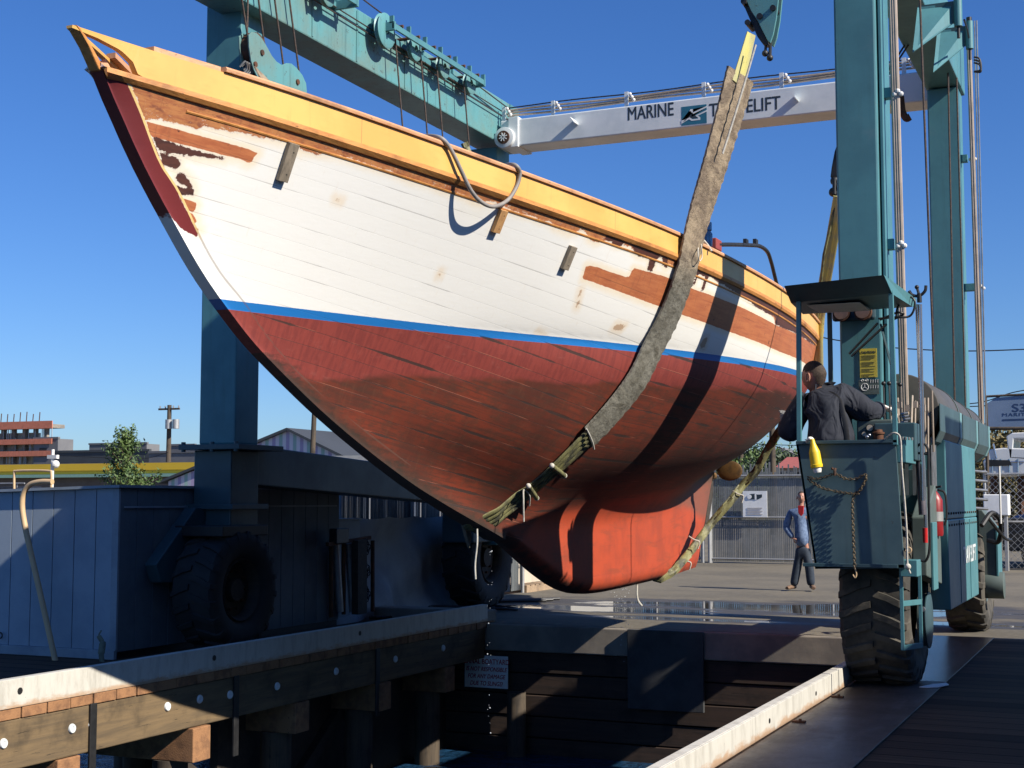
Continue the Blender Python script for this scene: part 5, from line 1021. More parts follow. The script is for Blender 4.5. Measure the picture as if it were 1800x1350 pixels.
# caution notice and control diagram on the leg
c0, c1 = V3(*aty(1512, 664, 13.592)), V3(*aty(1541, 612, 13.592))
nt_ = part(MB().box(c0[0], c1[0], 13.59, 13.597, c0[2], c1[2]), 'caution_notice', simple('notice_yellow', (.62, .50, .06), (.55, .45, .07), .5)); LOC[nt_.name] = LOC[TL.name]
w_ = c1[0] - c0[0]; hgt = c1[2] - c0[2]
text("CAUTION", .030, M['letter_dark'], nt_, (c0[0] + w_ * .5, 13.588, c1[2] - .045), (1, 0, 0), (0, 0, 1), align='CENTER', off=.0012)
mb = MB()
for k_ in range(17):
    if k_ in (4, 9, 13): continue
    ww = random.uniform(.72, .84) if k_ % 4 != 3 else random.uniform(.35, .6); z_ = c1[2] - .065 - k_ * .0128; mb.box(c0[0] + w_ * .09, c0[0] + w_ * (.09 + ww), 13.588, 13.589, z_ - .0032, z_)
sub(mb, 'text_lines', 'letter_dark', nt_)
c0, c1 = V3(*aty(1510, 690, 13.592)), V3(*aty(1545, 667, 13.592)); dg = part(MB().box(c0[0], c1[0], 13.59, 13.596, c0[2] - .02, c1[2]), 'control_diagram', 'grey_green'); LOC[dg.name] = LOC[TL.name]
mb = MB(); cc = c0 + V3(.055, -.003, .05); ring = [cc + V3(.034 * math.cos(a), 0, .034 * math.sin(a)) for a in np.linspace(0, 2 * math.pi, 25)[:-1]]; mb.tube(ring, .003, 5, closed=True)
for a in (1.57, 3.67, 5.76): mb.beam(cc, cc + V3(.03 * math.cos(a), 0, .03 * math.sin(a)), .005, .003, (0, 1, 0))
for k_ in range(4):
    for r_ in range(2): mb.beam(c0 + V3(.11 + .022 * k_, -.003, .035 + .055 * r_), c0 + V3(.112 + .022 * k_, -.003, .065 + .055 * r_), .004, .003, (0, 1, 0))
for k_ in range(2): mb.tube([c0 + V3(.035 + .04 * k_ + .013 * math.cos(a), -.003, .115 + .008 * math.sin(a)) for a in np.linspace(0, 2 * math.pi, 13)[:-1]], .002, 4, closed=True)
sub(mb, 'diagram_marks', 'sign_white', dg)
# levers, gauges, filter pot
for (x0, y0, x1, y1) in ((1553, 674, 1556, 708), (1563, 674, 1565, 700), (1574, 673, 1578, 745), (1582, 676, 1586, 750)):
    a_, b_ = V3(*aty(x0, y0, 13.15)), V3(*aty(x1, y1 + 50, 13.05)); lv = part(MB().cyl(a_, b_, .008, 8), 'lever', 'black', smooth=True); LOC[lv.name] = LOC[TL.name]; sub(MB().ball(a_, .021), 'knob', 'black', lv, smooth=True)
part(MB().box(*sorted((aty(1508, 780, 12.9)[0], aty(1572, 780, 12.9)[0])), 12.85, 13.2, aty(1540, 780, 12.9)[2] - .1, aty(1540, 738, 12.9)[2]), 'console', 'grey_green', bevel=.015)
for (px, py, r_) in ((1529, 752, .035), (1519, 763, .025)):
    c = V3(*aty(px, py, 12.83)); g_ = part(MB().cyl(c, c + (0, .05, 0), r_, 18), 'gauge', 'black', smooth=True); LOC[g_.name] = LOC[TL.name]; sub(MB().cyl(c + (0, -.004, 0), c + (0, -.001, 0), r_ * .8, 18), 'dial', 'cream', g_)
c = V3(*aty(1544, 770, 12.75)); part(MB().lathe([(-.06, 0), (-.06, .045), (.03, .045), (.035, .055), (.05, .055), (.055, .04), (.075, .035), (.075, 0)], c, 'z', 20), 'filter_pot', 'rust', smooth=True)
c = V3(*aty(1524, 768, 12.7)); part(MB().ball(c, .02).ball(c + (.02, 0, .015), .016), 'bright_fitting', 'chrome', smooth=True)
mb = MB()
for k_ in range(8): p = V3(*aty(1583 + 2 * (k_ % 3), 728 + 5 * k_, 12.95)); mb.cyl(p, p + (.06, .02, .01), .014, 10)
part(mb, 'hose_fittings', 'steel', smooth=True)
mb = MB()
for k_ in range(6): p = V3(*aty(1576 + 5.5 * k_, 772 + .4 * k_, 12.34)); mb.cyl(p, p + (0, 0, .025), .010, 6)
part(mb, 'cab_bolts', 'steel')
# looped black handle on the post, red lamp
part(MB().tube(cr([aty(*p) for p in ((1611, 808, 12.9), (1612, 786, 12.9), (1622, 780, 12.9), (1631, 790, 12.9), (1632, 830, 12.9), (1633, 900, 12.9), (1634, 960, 12.9), (1628, 985, 12.9), (1615, 984, 12.9))]), .011, 8).tube([aty(1611, 796, 12.9), aty(1630, 798, 12.9)], .011, 8), 'grab_rail', 'black', smooth=True)
rl = part(MB().cyl(aty(1626.5, 954, 12.95), aty(1626, 928, 12.95), .022, 14), 'red_lamp', 'red_paint', smooth=True); LOC[rl.name] = LOC[TL.name]
mtg = simple('tall_pipe_grey', (.22, .20, .22), (.12, .11, .13), .4, .5, 4); part(MB().cyl(aty(1615, 800, 13.1), aty(1622, 905, 13.1), .034, 14), 'guard_pipe', mtg, smooth=True)
# fire extinguisher
fp = V3(*aty(1643, 905, 14.1)); fe = thing('fire_extinguisher', 'red fire extinguisher strapped upright to the engine end of the boat lift', 'fire extinguisher', fp)
MB().lathe([(-.20, 0), (-.20, .07), (-.18, .078), (.14, .078), (.20, .045), (.23, .02), (.23, 0)], fp + (0, 0, 0), 'z', 22).build('cylinder', simple('dark_red_enamel', (.26, .015, .018), (.18, .012, .015), .4), fe, smooth=True)
MB().lathe([(-.06, .079), (-.06, .081), (.03, .081), (.03, .079)], fp, 'z', 22).build('paper_label', M['galv'], fe, smooth=True)
MB().beam(fp + (-.05, 0, .25), fp + (.07, -.02, .27), .03, .02).build('handle', M['black'], fe); MB().tube(cr([fp + (.03, 0, .24), fp + (.10, 0, .2), fp + (.11, 0, .0), fp + (.09, 0, -.1)]), .01, 8).build('discharge_hose', M['black'], fe, smooth=True)

# yellow shore-power plug hanging over the cab front
pp = [(1417, 776), (1421, 770), (1427, 769), (1431, 776), (1433, 790)]; sp = thing('shore_power_plug', 'yellow shore power plug hanging over the cab front panel', 'power plug', aty(1430, 800, 12.24))
MB().tube(cr([aty(1414, 790, 12.5)] + [aty(x, y_, 12.22) for x, y_ in ((1420, 773), (1427, 771), (1432, 782))]), .013, 8).build('cable', M['white_plastic'], sp, smooth=True)
c0, c1 = V3(*aty(1428, 773, 12.2)), V3(*aty(1436, 822, 12.2)); d_ = c1 - c0
MB().tube([c0 + d_ * t_ for t_ in (-.02, .15, .42, .46, .88, .9, 1)], [.016, .022, .045, .047, .049, .053, .050], 18).build('boot', M['yellow_plastic'], sp, smooth=True)
MB().tube([c1, c1 + d_ * .10, c1 + d_ * .18], [.036, .036, .03], 14).build('socket', M['white_plastic'], sp, smooth=True)
# chain looped on the cab front
M['chain'] = simple('dark_chain', (.07, .05, .03), (.12, .09, .05), .6, .3, 9, .3)
ch = thing('chain', 'rusty chain looped across the cab front panel below the yellow plug', 'chain', aty(1450, 850, 12.27)); mb = MB()
def links(P, n):
    P = resample(cr([V3(*aty(x, y_, 12.262)) for x, y_ in P]), n)
    for i in range(n - 1):
        c = (P[i] + P[i + 1]) / 2; d_ = P[i + 1] - P[i]; L_ = np.linalg.norm(d_); d_ /= L_; s_ = np.cross(d_, [0, 1, 0]); s_ = s_ if i % 2 else s_ * .25 + V3(0, .9, 0)
        mb.tube([c + d_ * L_ * .72 * math.cos(a) + s_ * .011 * math.sin(a) + V3(0, -.008, 0) for a in np.linspace(0, 2 * math.pi, 9)[:-1]], .0042, 5, closed=True)
links([(1420, 838), (1435, 842), (1452, 838), (1468, 833), (1487, 842)], 17); links([(1420, 842), (1432, 850), (1446, 858), (1462, 862)], 12); links([(1462, 862), (1482, 866), (1502, 868), (1510, 868)], 12); links([(1487, 842), (1505, 842), (1520, 834), (1523, 840), (1512, 862), (1500, 875), (1500, 930), (1503, 1000)], 44)
mb.build('links', M['chain'], ch, smooth=True)
c = V3(*aty(1468, 824, 12.27)); MB().tube([c, c + (0, -.02, -.02), c + (0, -.02, -.06)], .012, 8).ball(c + (-.02, -.02, 0), .012).build('hook', M['rust'], ch, smooth=True)
c = V3(*aty(1503, 1006, 12.3)); MB().tube(cr([c + (0, 0, .03), c + (.012, 0, -.01), c + (-.0, 0, -.045), c + (-.018, 0, -.02)]), .007, 7).build('snap_hook', M['pvc_tan'], ch, smooth=True)
# rope hanging at the right edge of the cab
MB().tube(cr([aty(*p) for p in ((1555, 773, 12.3), (1568, 762, 12.24), (1578, 763, 12.24), (1583, 775, 12.24), (1585, 820, 12.24), (1590, 880, 12.24), (1594, 940, 12.24), (1595, 990, 12.24), (1600, 1008, 12.24))]), .009, 7).ball(V3(*aty(1596, 996, 12.24)), .026).build('rope', M['cord'], smooth=True, label='worn pale rope hanging down the right edge of the cab panel', cat='rope')
MB().tube([aty(1597 + 5 * math.cos(a), 967 + 5 * math.sin(a), 12.3) for a in np.linspace(0, 2 * math.pi, 17)[:-1]], .006, 6, closed=True).build('ring', M['pvc_tan'], smooth=True, label='small tan ring on the ladder side of the cab panel', cat='ring')

# ------------------------------------------------------------------ people
def skin_obj(name, pts, edges, radii, mt, parent, sub_=2, root=0):
    base = LOC[parent.name]; me = bpy.data.meshes.new(name); me.from_pydata([tuple(V3(*p) - base) for p in pts], edges, []); me.materials.append(mt)
    o = bpy.data.objects.new(name, me); SC.collection.objects.link(o); o.parent = parent; LOC[o.name] = base
    md = o.modifiers.new('skin', 'SKIN'); md.use_smooth_shade = True; md.branch_smoothing = .6
    if not me.skin_vertices: me.skin_vertices.new() if hasattr(me.skin_vertices, 'new') else None
    for i, r_ in enumerate(radii):
        sv = me.skin_vertices[0].data[i]; sv.radius = (r_, r_) if np.isscalar(r_) else r_; sv.use_root = (i == root)
    s_ = o.modifiers.new('sub', 'SUBSURF'); s_.levels = sub_; s_.render_levels = sub_; return o
def glove(name, wrist, dirv, palm_n, mt, parent, curl=.5, s=1.0):
    "palm and five curled fingers as one mesh of tapered tubes"
    d = V3(*dirv); d /= np.linalg.norm(d); n = V3(*palm_n); n -= d * (n @ d); n /= np.linalg.norm(n); sd_ = np.cross(d, n); w = V3(*wrist); mb = MB()
    mb.tube([w - d * .03, w, w + d * .035 * s, w + d * .075 * s, w + d * .095 * s], [.030 * s, .032 * s, .042 * s, .044 * s, .030 * s], 14, flat=.55)
    for k_, (off, L_) in enumerate(((-.033, .070), (-.011, .080), (.011, .076), (.032, .060))):
        p = w + d * .085 * s + sd_ * off * s; P = [p]; a = 0
        for q_ in range(3): a += curl * .8; P.append(P[-1] + (d * math.cos(a) + n * math.sin(a)) * L_ * s * (.45, .32, .25)[q_])
        mb.tube(cr(P, 4), np.linspace(.0115, .008, 13) * s, 8)
    p = w + d * .03 * s - sd_ * .035 * s; mb.tube(cr([p, p - sd_ * .03 * s + d * .02 * s + n * .01, p - sd_ * .035 * s + d * .05 * s + n * .025], 4), [.014 * s] * 5 + [.011 * s] * 4, 8)
    return mb.build(name, mt, parent, smooth=True)
def head(c, fwd, up, parent, skin, hair, s=1.0, cropped=True):
    f = V3(*fwd); f /= np.linalg.norm(f); u = V3(*up); u -= f * (u @ f); u /= np.linalg.norm(u); r = np.cross(f, u); c = V3(*c)
    def M3(mb, pts): return [c + (f * p[0] + r * p[1] + u * p[2]) * s for p in pts]
    mb = MB(); vs = []; fs = []; nu, nv = 28, 20
    for j in range(nv + 1):
        for i in range(nu):
            a = 2 * math.pi * i / nu; b = math.pi * j / nv; x, y_, z_ = math.sin(b) * math.cos(a), math.sin(b) * math.sin(a), math.cos(b)
            X, Y_, Z_ = x * .098, y_ * .077, z_ * .115
            if z_ < 0: k_ = -z_; X = X * (1 - .28 * k_) + (.022 * k_ if x > 0 else .014 * k_); Y_ *= 1 - .30 * k_ ** 1.5
            if x > .75 and -.35 < z_ < .12: X += .018 * (1 - abs(y_) * 3.2) * (1 if abs(y_) < .3 else 0) * (.5 - z_)          # nose
            if x > .6 and .02 < z_ < .25 and .2 < abs(y_) < .5: X -= .007                                                   # eye sockets
            if x > .7 and -.62 < z_ < -.5: X -= .004
            vs.append((X, Y_, Z_))
    for j in range(nv):
        for i in range(nu): fs.append((j * nu + i, (j + 1) * nu + i, (j + 1) * nu + (i + 1) % nu, j * nu + (i + 1) % nu))
    mb.add(M3(mb, vs), fs); o = mb.build('head', skin, parent, smooth=True); LOC[o.name] = LOC[parent.name]
    for s_ in (-1, 1):
        e = c + (r * s_ * .078 - f * .008 - u * .01) * s; ring = [e + (f * .019 * math.cos(a) + u * .031 * math.sin(a) + r * s_ * (.012 + .008 * math.cos(a + 2))) * s for a in np.linspace(0, 2 * math.pi, 17)[:-1]]
        MB().tube(ring, .0065 * s, 8, closed=True).ball(e + r * s_ * .004 * s, (.010 * s, .014 * s, .022 * s)).build('ear', skin, parent, smooth=True)
    for s_ in (-1, 1): MB().ball(c + (f * .086 + r * s_ * .031 + u * .012) * s, .0095 * s).build('eye', M['letter_dark'], parent, smooth=True)
    vs2 = [(p[0] * 1.035 + (-.002), p[1] * 1.045, p[2] * 1.035 + .002) for p in vs]; keep = []
    for q_ in fs:
        x = np.mean([vs[k_][0] for k_ in q_]); z_ = np.mean([vs[k_][2] for k_ in q_]); 
        if z_ > .055 - .6 * max(0, -x + .03) * 1.0 - (.10 if x < -.045 else 0) and not (x > .05 and z_ < .075): keep.append(q_)
    MB().add(M3(mb, vs2), keep).build('hair', hair, parent, smooth=True); return o

def at12(px, py, Y=12.8): return V3(*aty(px, py, Y))
op = thing('person', 'man in a dark navy jacket leaning in the operator cab, seen from behind', 'person', at12(1450, 900, 12.8))
hc = at12(1431, 662, 12.82); nk = at12(1436, 693, 12.83); ch_ = at12(1447, 712, 12.82); mid = at12(1452, 742, 12.8); hip = at12(1462, 790, 12.8)
sl_, el_, wl_ = at12(1412, 712, 12.80), at12(1386, 768, 12.72), at12(1379, 742, 12.95)
sr_, er_, wr_ = at12(1484, 700, 12.86), at12(1530, 728, 12.90), at12(1556, 716, 13.10)
kn1, kn2, ft1, ft2 = hip + V3(-.10, .05, -.42), hip + V3(.12, .05, -.42), hip + V3(-.10, 0, -.80), hip + V3(.13, .02, -.80)
pts = [hip, mid, ch_, nk, hc, sl_, el_, wl_, sr_, er_, wr_, kn1, ft1, kn2, ft2]
ed = [(0, 1), (1, 2), (2, 3), (3, 4), (2, 5), (5, 6), (6, 7), (2, 8), (8, 9), (9, 10), (0, 11), (11, 12), (0, 13), (13, 14)]
skin_obj('body', pts, ed, [.13, .13, .13, .055, .06, .075, .048, .032, .075, .048, .032, .075, .05, .075, .05], M['skin'], op)
skin_obj('jacket', [hip + V3(0, 0, -.02), at12(1461, 768, 12.8), at12(1458, 738, 12.8), at12(1452, 708, 12.82), at12(1444, 694, 12.83), nk + V3(.0, 0, .0), sl_ + V3(.02, 0, .02), (sl_ + el_) / 2 + V3(-.03, -.02, 0), el_, wl_, sr_ + V3(-.02, 0, .02), (sr_ + er_) / 2, er_, wr_ + V3(-.03, -.01, 0)],
    [(0, 1), (1, 2), (2, 3), (3, 4), (4, 5), (3, 6), (6, 7), (7, 8), (8, 9), (3, 10), (10, 11), (11, 12), (12, 13)],
    [(.35, .22), (.36, .23), (.36, .23), (.33, .21), (.25, .18),   .10, .150, .120, .112, .066, .170, .140, .118, .066], M['navy'], op, 3)
skin_obj('trousers', [hip, kn1, ft1, kn2, ft2], [(0, 1), (1, 2), (0, 3), (3, 4)], [.16, .10, .075, .10, .075], M['denim'], op)
mb = MB()
for k_ in range(9):   # dark reinforcing band over the right shoulder
    pass
bp = cr([at12(1446, 692, 12.70), at12(1462, 693, 12.66), at12(1475, 704, 12.625), at12(1482, 726, 12.595), at12(1487, 752, 12.585), at12(1490, 784, 12.59)], 6)
bp = resample(bp, 30); strap_path(bp, np.tile(V3(.15, -1, .1), (30, 1)), .045, .010, 'back_strap', M['black'], op)
head(hc, (-.88, .42, -.18), (-.1, 0, 1), op, M['skin'], M['hair'], 1.2)
MB().tube(cr([nk + V3(.10 * math.cos(a), .085 * math.sin(a), -.01 + .015 * math.sin(a * 1)) for a in np.linspace(0, 2 * math.pi, 13)], 3), .022, 8).build('collar', M['navy'], op, smooth=True)
glove('glove', wl_ + V3(.0, .03, .0), (-.12, .35, .6), (-.5, .6, -.2), M['glove'], op, .45, 1.05)
glove('glove', wr_, (.45, .55, -.25), (0, .3, -1), M['white_plastic'], op, .5, 1.0)

P27 = lambda px, py, dy=0: V3(*aty(px, py, 27.0 + dy))
mn = thing('person', 'man in blue denim jacket and red shirt standing in the yard, hand on hip', 'person', P27(1410, 1038))
hpc = P27(1411, 955); wst = P27(1411, 935); cst = P27(1408, 905); nk2 = P27(1408, 888); hd2 = P27(1409, 877)
la, ea, wa = P27(1390, 900), P27(1381, 928, -.05), P27(1394, 946, -.12); ra, eb, wb = P27(1427, 900), P27(1434, 928), P27(1433, 955)
k1, f1, k2_, f2 = P27(1402, 993), P27(1395, 1031), P27(1422, 993), P27(1426, 1031)
skin_obj('body', [hpc, wst, cst, nk2, hd2, la, ea, wa, ra, eb, wb, k1, f1, k2_, f2], ed, [.12, .11, .12, .05, .06, .06, .042, .03, .06, .042, .03, .07, .045, .07, .045], M['skin'], mn)
skin_obj('denim_jacket', [hpc + V3(0, 0, -.10), cst + V3(0, 0, -.05), cst, nk2 + V3(0, 0, -.02), la, ea, wa, ra, eb, wb], [(0, 1), (1, 2), (2, 3), (2, 4), (4, 5), (5, 6), (2, 7), (7, 8), (8, 9)], [(.20, .15), (.20, .145), (.18, .13), .08, .092, .072, .05, .092, .072, .05], simple('blue_denim_cloth', (.14, .20, .32), (.07, .11, .20), .8, 0, 16, .4, .01, (.45, .50, .58), .66), mn, 2)
skin_obj('trousers', [hpc + V3(0, 0, .02), hpc + V3(0, 0, -.08), k1, f1, k2_, f2], [(0, 1), (1, 2), (2, 3), (1, 4), (4, 5)], [(.165, .12), (.15, .12), .092, .082, .092, .082], M['denim'], mn, 2)
MB().prism([P27(1402, 889, -.19), P27(1413, 889, -.19), P27(1412, 903, -.19), P27(1408, 908, -.19), P27(1403, 902, -.19)], (0, .03, 0)).build('shirt', M['red_paint'], mn, bevel=.01)
head(hd2 + V3(0, 0, .03), (.15, -1, 0), (0, 0, 1), mn, M['skin'], M['hair'], .98)
for (px, dx) in ((1394, -.05), (1427, .05)):
    p = P27(px, 1034); MB().tube([p + V3(0, .12, .02), p + V3(0, .02, .03), p + V3(dx, -.10, .02), p + V3(dx * 1.4, -.20, .01)], [.045, .052, .05, .035], 12, flat=.8).build('shoe', M['shoe'], mn, smooth=True)
glove('hand', wa, (.7, -.2, -.2), (0, 1, 0), M['skin'], mn, .5, .95); glove('hand', wb, (.05, 0, -1), (-1, 0, 0), M['skin'], mn, .4, .95)
# ------------------------------------------------------------------ left bank: shed, pipes, yard clutter
M['shed_side'] = simple('shaded_side_boards', (.13, .16, .18), (.10, .125, .145), .75, 0, 1.5, .15)  # same shed, boards darkened to carry the shade on its side wall
sd2 = thing('shed', 'low blue-grey clad shed on the left pier with vertical grooved boards', 'shed', (-11.3, 14, 0))
def groove_wall(name, x0, x1, y0, y1, z0, z1a, z1b, axis, mt):
    "boards 0.325 wide with a dark gap, top edge from z1a to z1b"
    mb = MB(); a0, a1 = (x0, x1) if axis == 0 else (y0, y1); n = max(1, round((a1 - a0) / .293)); st = (a1 - a0) / n
    for k_ in range(n):
        u0, u1 = a0 + k_ * st + .005, a0 + (k_ + 1) * st - .005; za = z1a + (z1b - z1a) * (u0 - a0) / (a1 - a0); zb = z1a + (z1b - z1a) * (u1 - a0) / (a1 - a0)
        if axis == 0: mb.prism([(u0, y0, z0), (u1, y0, z0), (u1, y0, zb), (u0, y0, za)], (0, .02, 0))
        else: mb.prism([(x0, u0, z0), (x0, u1, z0), (x0, u1, zb), (x0, u0, za)], (-.02, 0, 0))
    return mb.build(name, M[mt], sd2, bevel=.002)
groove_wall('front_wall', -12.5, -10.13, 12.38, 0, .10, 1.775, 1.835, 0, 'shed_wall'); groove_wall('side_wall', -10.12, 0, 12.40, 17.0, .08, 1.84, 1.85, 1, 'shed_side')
MB().box(-12.5, -10.14, 12.40, 12.42, .0, 1.77).box(-10.16, -10.145, 12.42, 17.0, .0, 1.83).build('backing', M['black'], sd2)
MB().box(-10.20, -10.115, 12.37, 12.40, .10, 1.83).build('corner_board', M['shed_trim'], sd2); MB().box(-12.6, -10.13, 12.36, 12.41, -.0, .098).build('skirt_board', M['shed_trim'], sd2, bevel=.005)
MB().prism([(-12.6, 12.33, 1.775), (-10.08, 12.33, 1.84), (-10.08, 12.33, 1.87), (-12.6, 12.33, 1.805)], (0, 4.75, 0)).build('roof', M['shed_trim'], sd2)
MB().box(-10.105, -10.095, 12.45, 16.9, 1.62, 1.64).build('side_batten', M['shed_trim'], sd2)
pv = [aty(102, 1183, 12.1), aty(88, 1120, 12.1), aty(70, 1040, 12.1), aty(55, 975, 12.1), aty(44, 925, 12.1), aty(39, 890, 12.1), aty(42, 866, 12.1), aty(53, 852, 12.1), aty(72, 847, 12.1), aty(92, 847, 12.1)]
MB().tube(cr(pv), .031, 14).build('vent_pipe', M['pvc_tan'], smooth=True, label='tan gooseneck pipe curving over the front of the blue-grey shed', cat='pipe')
rg = thing('mooring_rag', 'greenish cloth rag tied at the shed corner near the guard rail', 'rag', aty(178, 1150, 12.2))
MB().tube(cr([aty(178, 1108, 12.25), aty(174, 1118, 12.22), aty(180, 1130, 12.22), aty(178, 1150, 12.2), aty(180, 1166, 12.2)]), [.012] * 10 + [.03] * 10 + [.045] * 10 + [.035] * 11, 10, flat=.5).build('cloth', simple('rag', (.16, .17, .12), (.09, .10, .08), .9, 0, 8, .5), rg, smooth=True)
MB().tube(cr([aty(0 + 4 * math.cos(a), 1117 + 5 * math.sin(a), 12.33) for a in np.linspace(0, 6.28, 9)], 3), .008, 6).build('ring', M['black'], smooth=True, label='small black ring on the shed front at the photo edge', cat='ring')
# utility box and steel rack
ub = thing('utility_cabinet', 'low grey cabinet between the shed and the tarpaulin', 'cabinet', (-10.4, 16.5, 0))
MB().box(-11.0, -10.22, 17.02, 17.75, .02, 1.42).build('body', M['shed_wall'], ub, bevel=.01); MB().box(-11.02, -10.20, 17.00, 17.77, 1.42, 1.45).build('lid', M['shed_trim'], ub)
MB().cyl((-10.22, 17.4, 1.02), (-10.19, 17.4, 1.02), .05, 14).build('gauge', M['red_paint'], ub)
rk = thing('steel_rack', 'dark steel rack of pipes and chains in the shade before the tarpaulin', 'rack', (-9.9, 17, 0))
mb = MB()
for (px, y0, y1) in ((582, 955, 1085), (604, 952, 1080), (655, 950, 1075)): mb.cyl(atx(px, y0, -9.95), atx(px, y1, -9.95), .03, 8)
mb.beam(atx(575, 957, -9.9), atx(650, 945, -9.9), .05, .05); mb.build('frame', M['rust'], rk, smooth=True)
for px in (590, 612, 625): MB().cyl(atx(px, 955, -9.98), atx(px + 8, 1075, -9.98), .05, 12).build('stored_pipe', M['galv'], rk, smooth=True)
MB().prism([atx(618, 950, -9.9), atx(634, 948, -9.9), atx(634, 1078, -9.9), atx(618, 1080, -9.9)], (.1, 0, 0)).build('post', M['timber_dark'], rk)
mb = MB()
for k_ in range(24):
    c = V3(*atx(643 + 5 * math.sin(k_ * .7), 952 + 4.6 * k_, -9.86)); mb.tube([c + V3(.0, .03 * math.cos(a), .04 * math.sin(a)) if k_ % 2 else c + V3(.03 * math.cos(a), 0, .04 * math.sin(a)) for a in np.linspace(0, 6.28, 8)[:-1]], .008, 5, closed=True)
mb.build('chain', M['black'], rk, smooth=True)
MB().obox(atx(596, 942, -9.9), (.06, 0, 0), (0, .16, 0), (0, 0, .10)).build('battery_box', M['black'], rk, bevel=.01)
# tarpaulin hung on a fence
tf_ = thing('tarpaulin', 'large grey tarpaulin hung along the slatted fence behind the left wheels', 'tarpaulin', (-10.5, 19.5, 0))
mb = MB(); vs = []; ny_, nz_ = 90, 30
for i in range(ny_):
    for j in range(nz_):
        u, v_ = i / (ny_ - 1), j / (nz_ - 1); y_ = 16.9 + 5.6 * u; z_ = 1.46 * v_
        fold = .05 * math.sin(u * 26 + v_ * 3) * (1 - v_) ** .6 + .06 * math.sin((u * 1.3 - v_ * .9) * 9) + .02 * math.sin(u * 60 + v_ * 9) * (1 - v_); vs.append((-10.40 + fold + .16 * (1 - v_) ** 3, y_, z_ - .03 * abs(math.sin(u * 18)) * v_))
mb.add(vs, [(i * nz_ + j, (i + 1) * nz_ + j, (i + 1) * nz_ + j + 1, i * nz_ + j + 1) for i in range(ny_ - 1) for j in range(nz_ - 1)]).build('sheet', M['tarp'], tf_, smooth=True)
def slat_fence(name, label, P0, P1, h, post_every=2.4, slat=.05, mt='galv', smt=None, jag=0, skipf=0, rails=(.5, 1), zb=.05, group=None):
    P0, P1 = V3(*P0), V3(*P1); d = P1 - P0; Lg = np.linalg.norm(d); d /= Lg; nrm = V3(-d[1], d[0], 0); t = thing(name, label, 'fence', (P0 + P1) / 2, group)
    mb = MB(); n = int(Lg / slat)
    for k_ in range(n):
        if random.random() < skipf: continue
        c = P0 + d * (k_ + .5) * slat; top = h + (random.uniform(-.02, jag) if jag else 0); mb.obox(c + V3(0, 0, (zb + top) / 2), d * slat * random.uniform(.36, .44), nrm * .003 + d * random.uniform(-.004, .004), V3(0, 0, (top - zb) / 2) + d * random.uniform(-1, 1) * .004)
    mb.build('slats', smt or M['slat'], t)
    for k_ in range(int(Lg / post_every) + 1): c = P0 + d * min(k_ * post_every, Lg); MB().cyl(c - nrm * .04, c - nrm * .04 + V3(0, 0, h + .02), .032, 10).build('post', M[mt], t, smooth=True)
    for r_ in rails: MB().cyl(P0 - nrm * .045 + V3(0, 0, h * r_), P1 - nrm * .045 + V3(0, 0, h * r_), .025, 8).build('rail', M[mt], t, smooth=True)
    return t
M['slat'] = simple('grey_fence_slats', (.20, .205, .20), (.15, .155, .15), .6, 0, 2.5, .1); M['slat_dark'] = simple('dark_fence_slats', (.10, .11, .11), (.07, .075, .08), .7, 0, 2.5, .1)
slat_fence('slatted_fence', 'dark slatted chain fence above the grey tarpaulin with gaps between slats', (-10.62, 17.8, 0), (-10.62, 24.5, 0), 1.98, 2.2, .05, 'galv', M['slat_dark'], 0, .10, (.99, .7))
ys_ = thing('notice', 'small yellow notice on the fence beside the bright gap', 'sign', atx(538, 866, -10.55)); MB().obox(atx(538, 866, -10.52), (.006, 0, 0), (0, .22, 0), (0, 0, .085)).build('plate', simple('notice_dull_yellow', (.40, .22, .02), (.34, .20, .03), .6), ys_, bevel=.003)
# pale boat hall and door beyond the gap
bg1 = thing('boat_hall', 'pale boat hall wall with a white framed door seen through the fence gap', 'building', (-22, 44, 0))
MB().box(-28, -17.2, 44, 50, 0, 3.3).build('wall', simple('pale_hall_wall', (.52, .50, .44), (.46, .44, .40), .7), bg1)
d0, d1 = V3(*aty(500, 905, 43.95)), V3(*aty(548, 858, 43.95)); MB().box(d0[0], d1[0], 43.9, 43.97, 0.2, 2.2).build('door', M['white_plastic'], bg1); MB().box(d0[0] + .35, d1[0] - .1, 43.85, 43.89, .3, 2.0).build('glass', M['grey_green'], bg1)
for k_, c_ in enumerate(((.5, .05, .04), (.1, .15, .3), (.5, .5, .48))): MB().box(d0[0] - .3 + .12 * k_, d0[0] - .2 + .12 * k_, 43.6, 43.7, 0, 1.6 - .3 * k_).build('leaning_board', simple('board%d' % k_, c_, c_, .6), bg1)
bgc = thing('container', 'pale corrugated storage container behind the far left wheel', 'container', (-13, 30, 0))
MB().box(-17.5, -11.9, 30.2, 33, .1, 2.35).build('body', mat_siding('container_ribs', (.50, .48, .43), (.44, .42, .38), .28, 0, .03), bgc, bevel=.02); MB().box(-17.5, -11.9, 30.1, 33.1, 2.35, 2.42).build('roof', M['cream'], bgc)
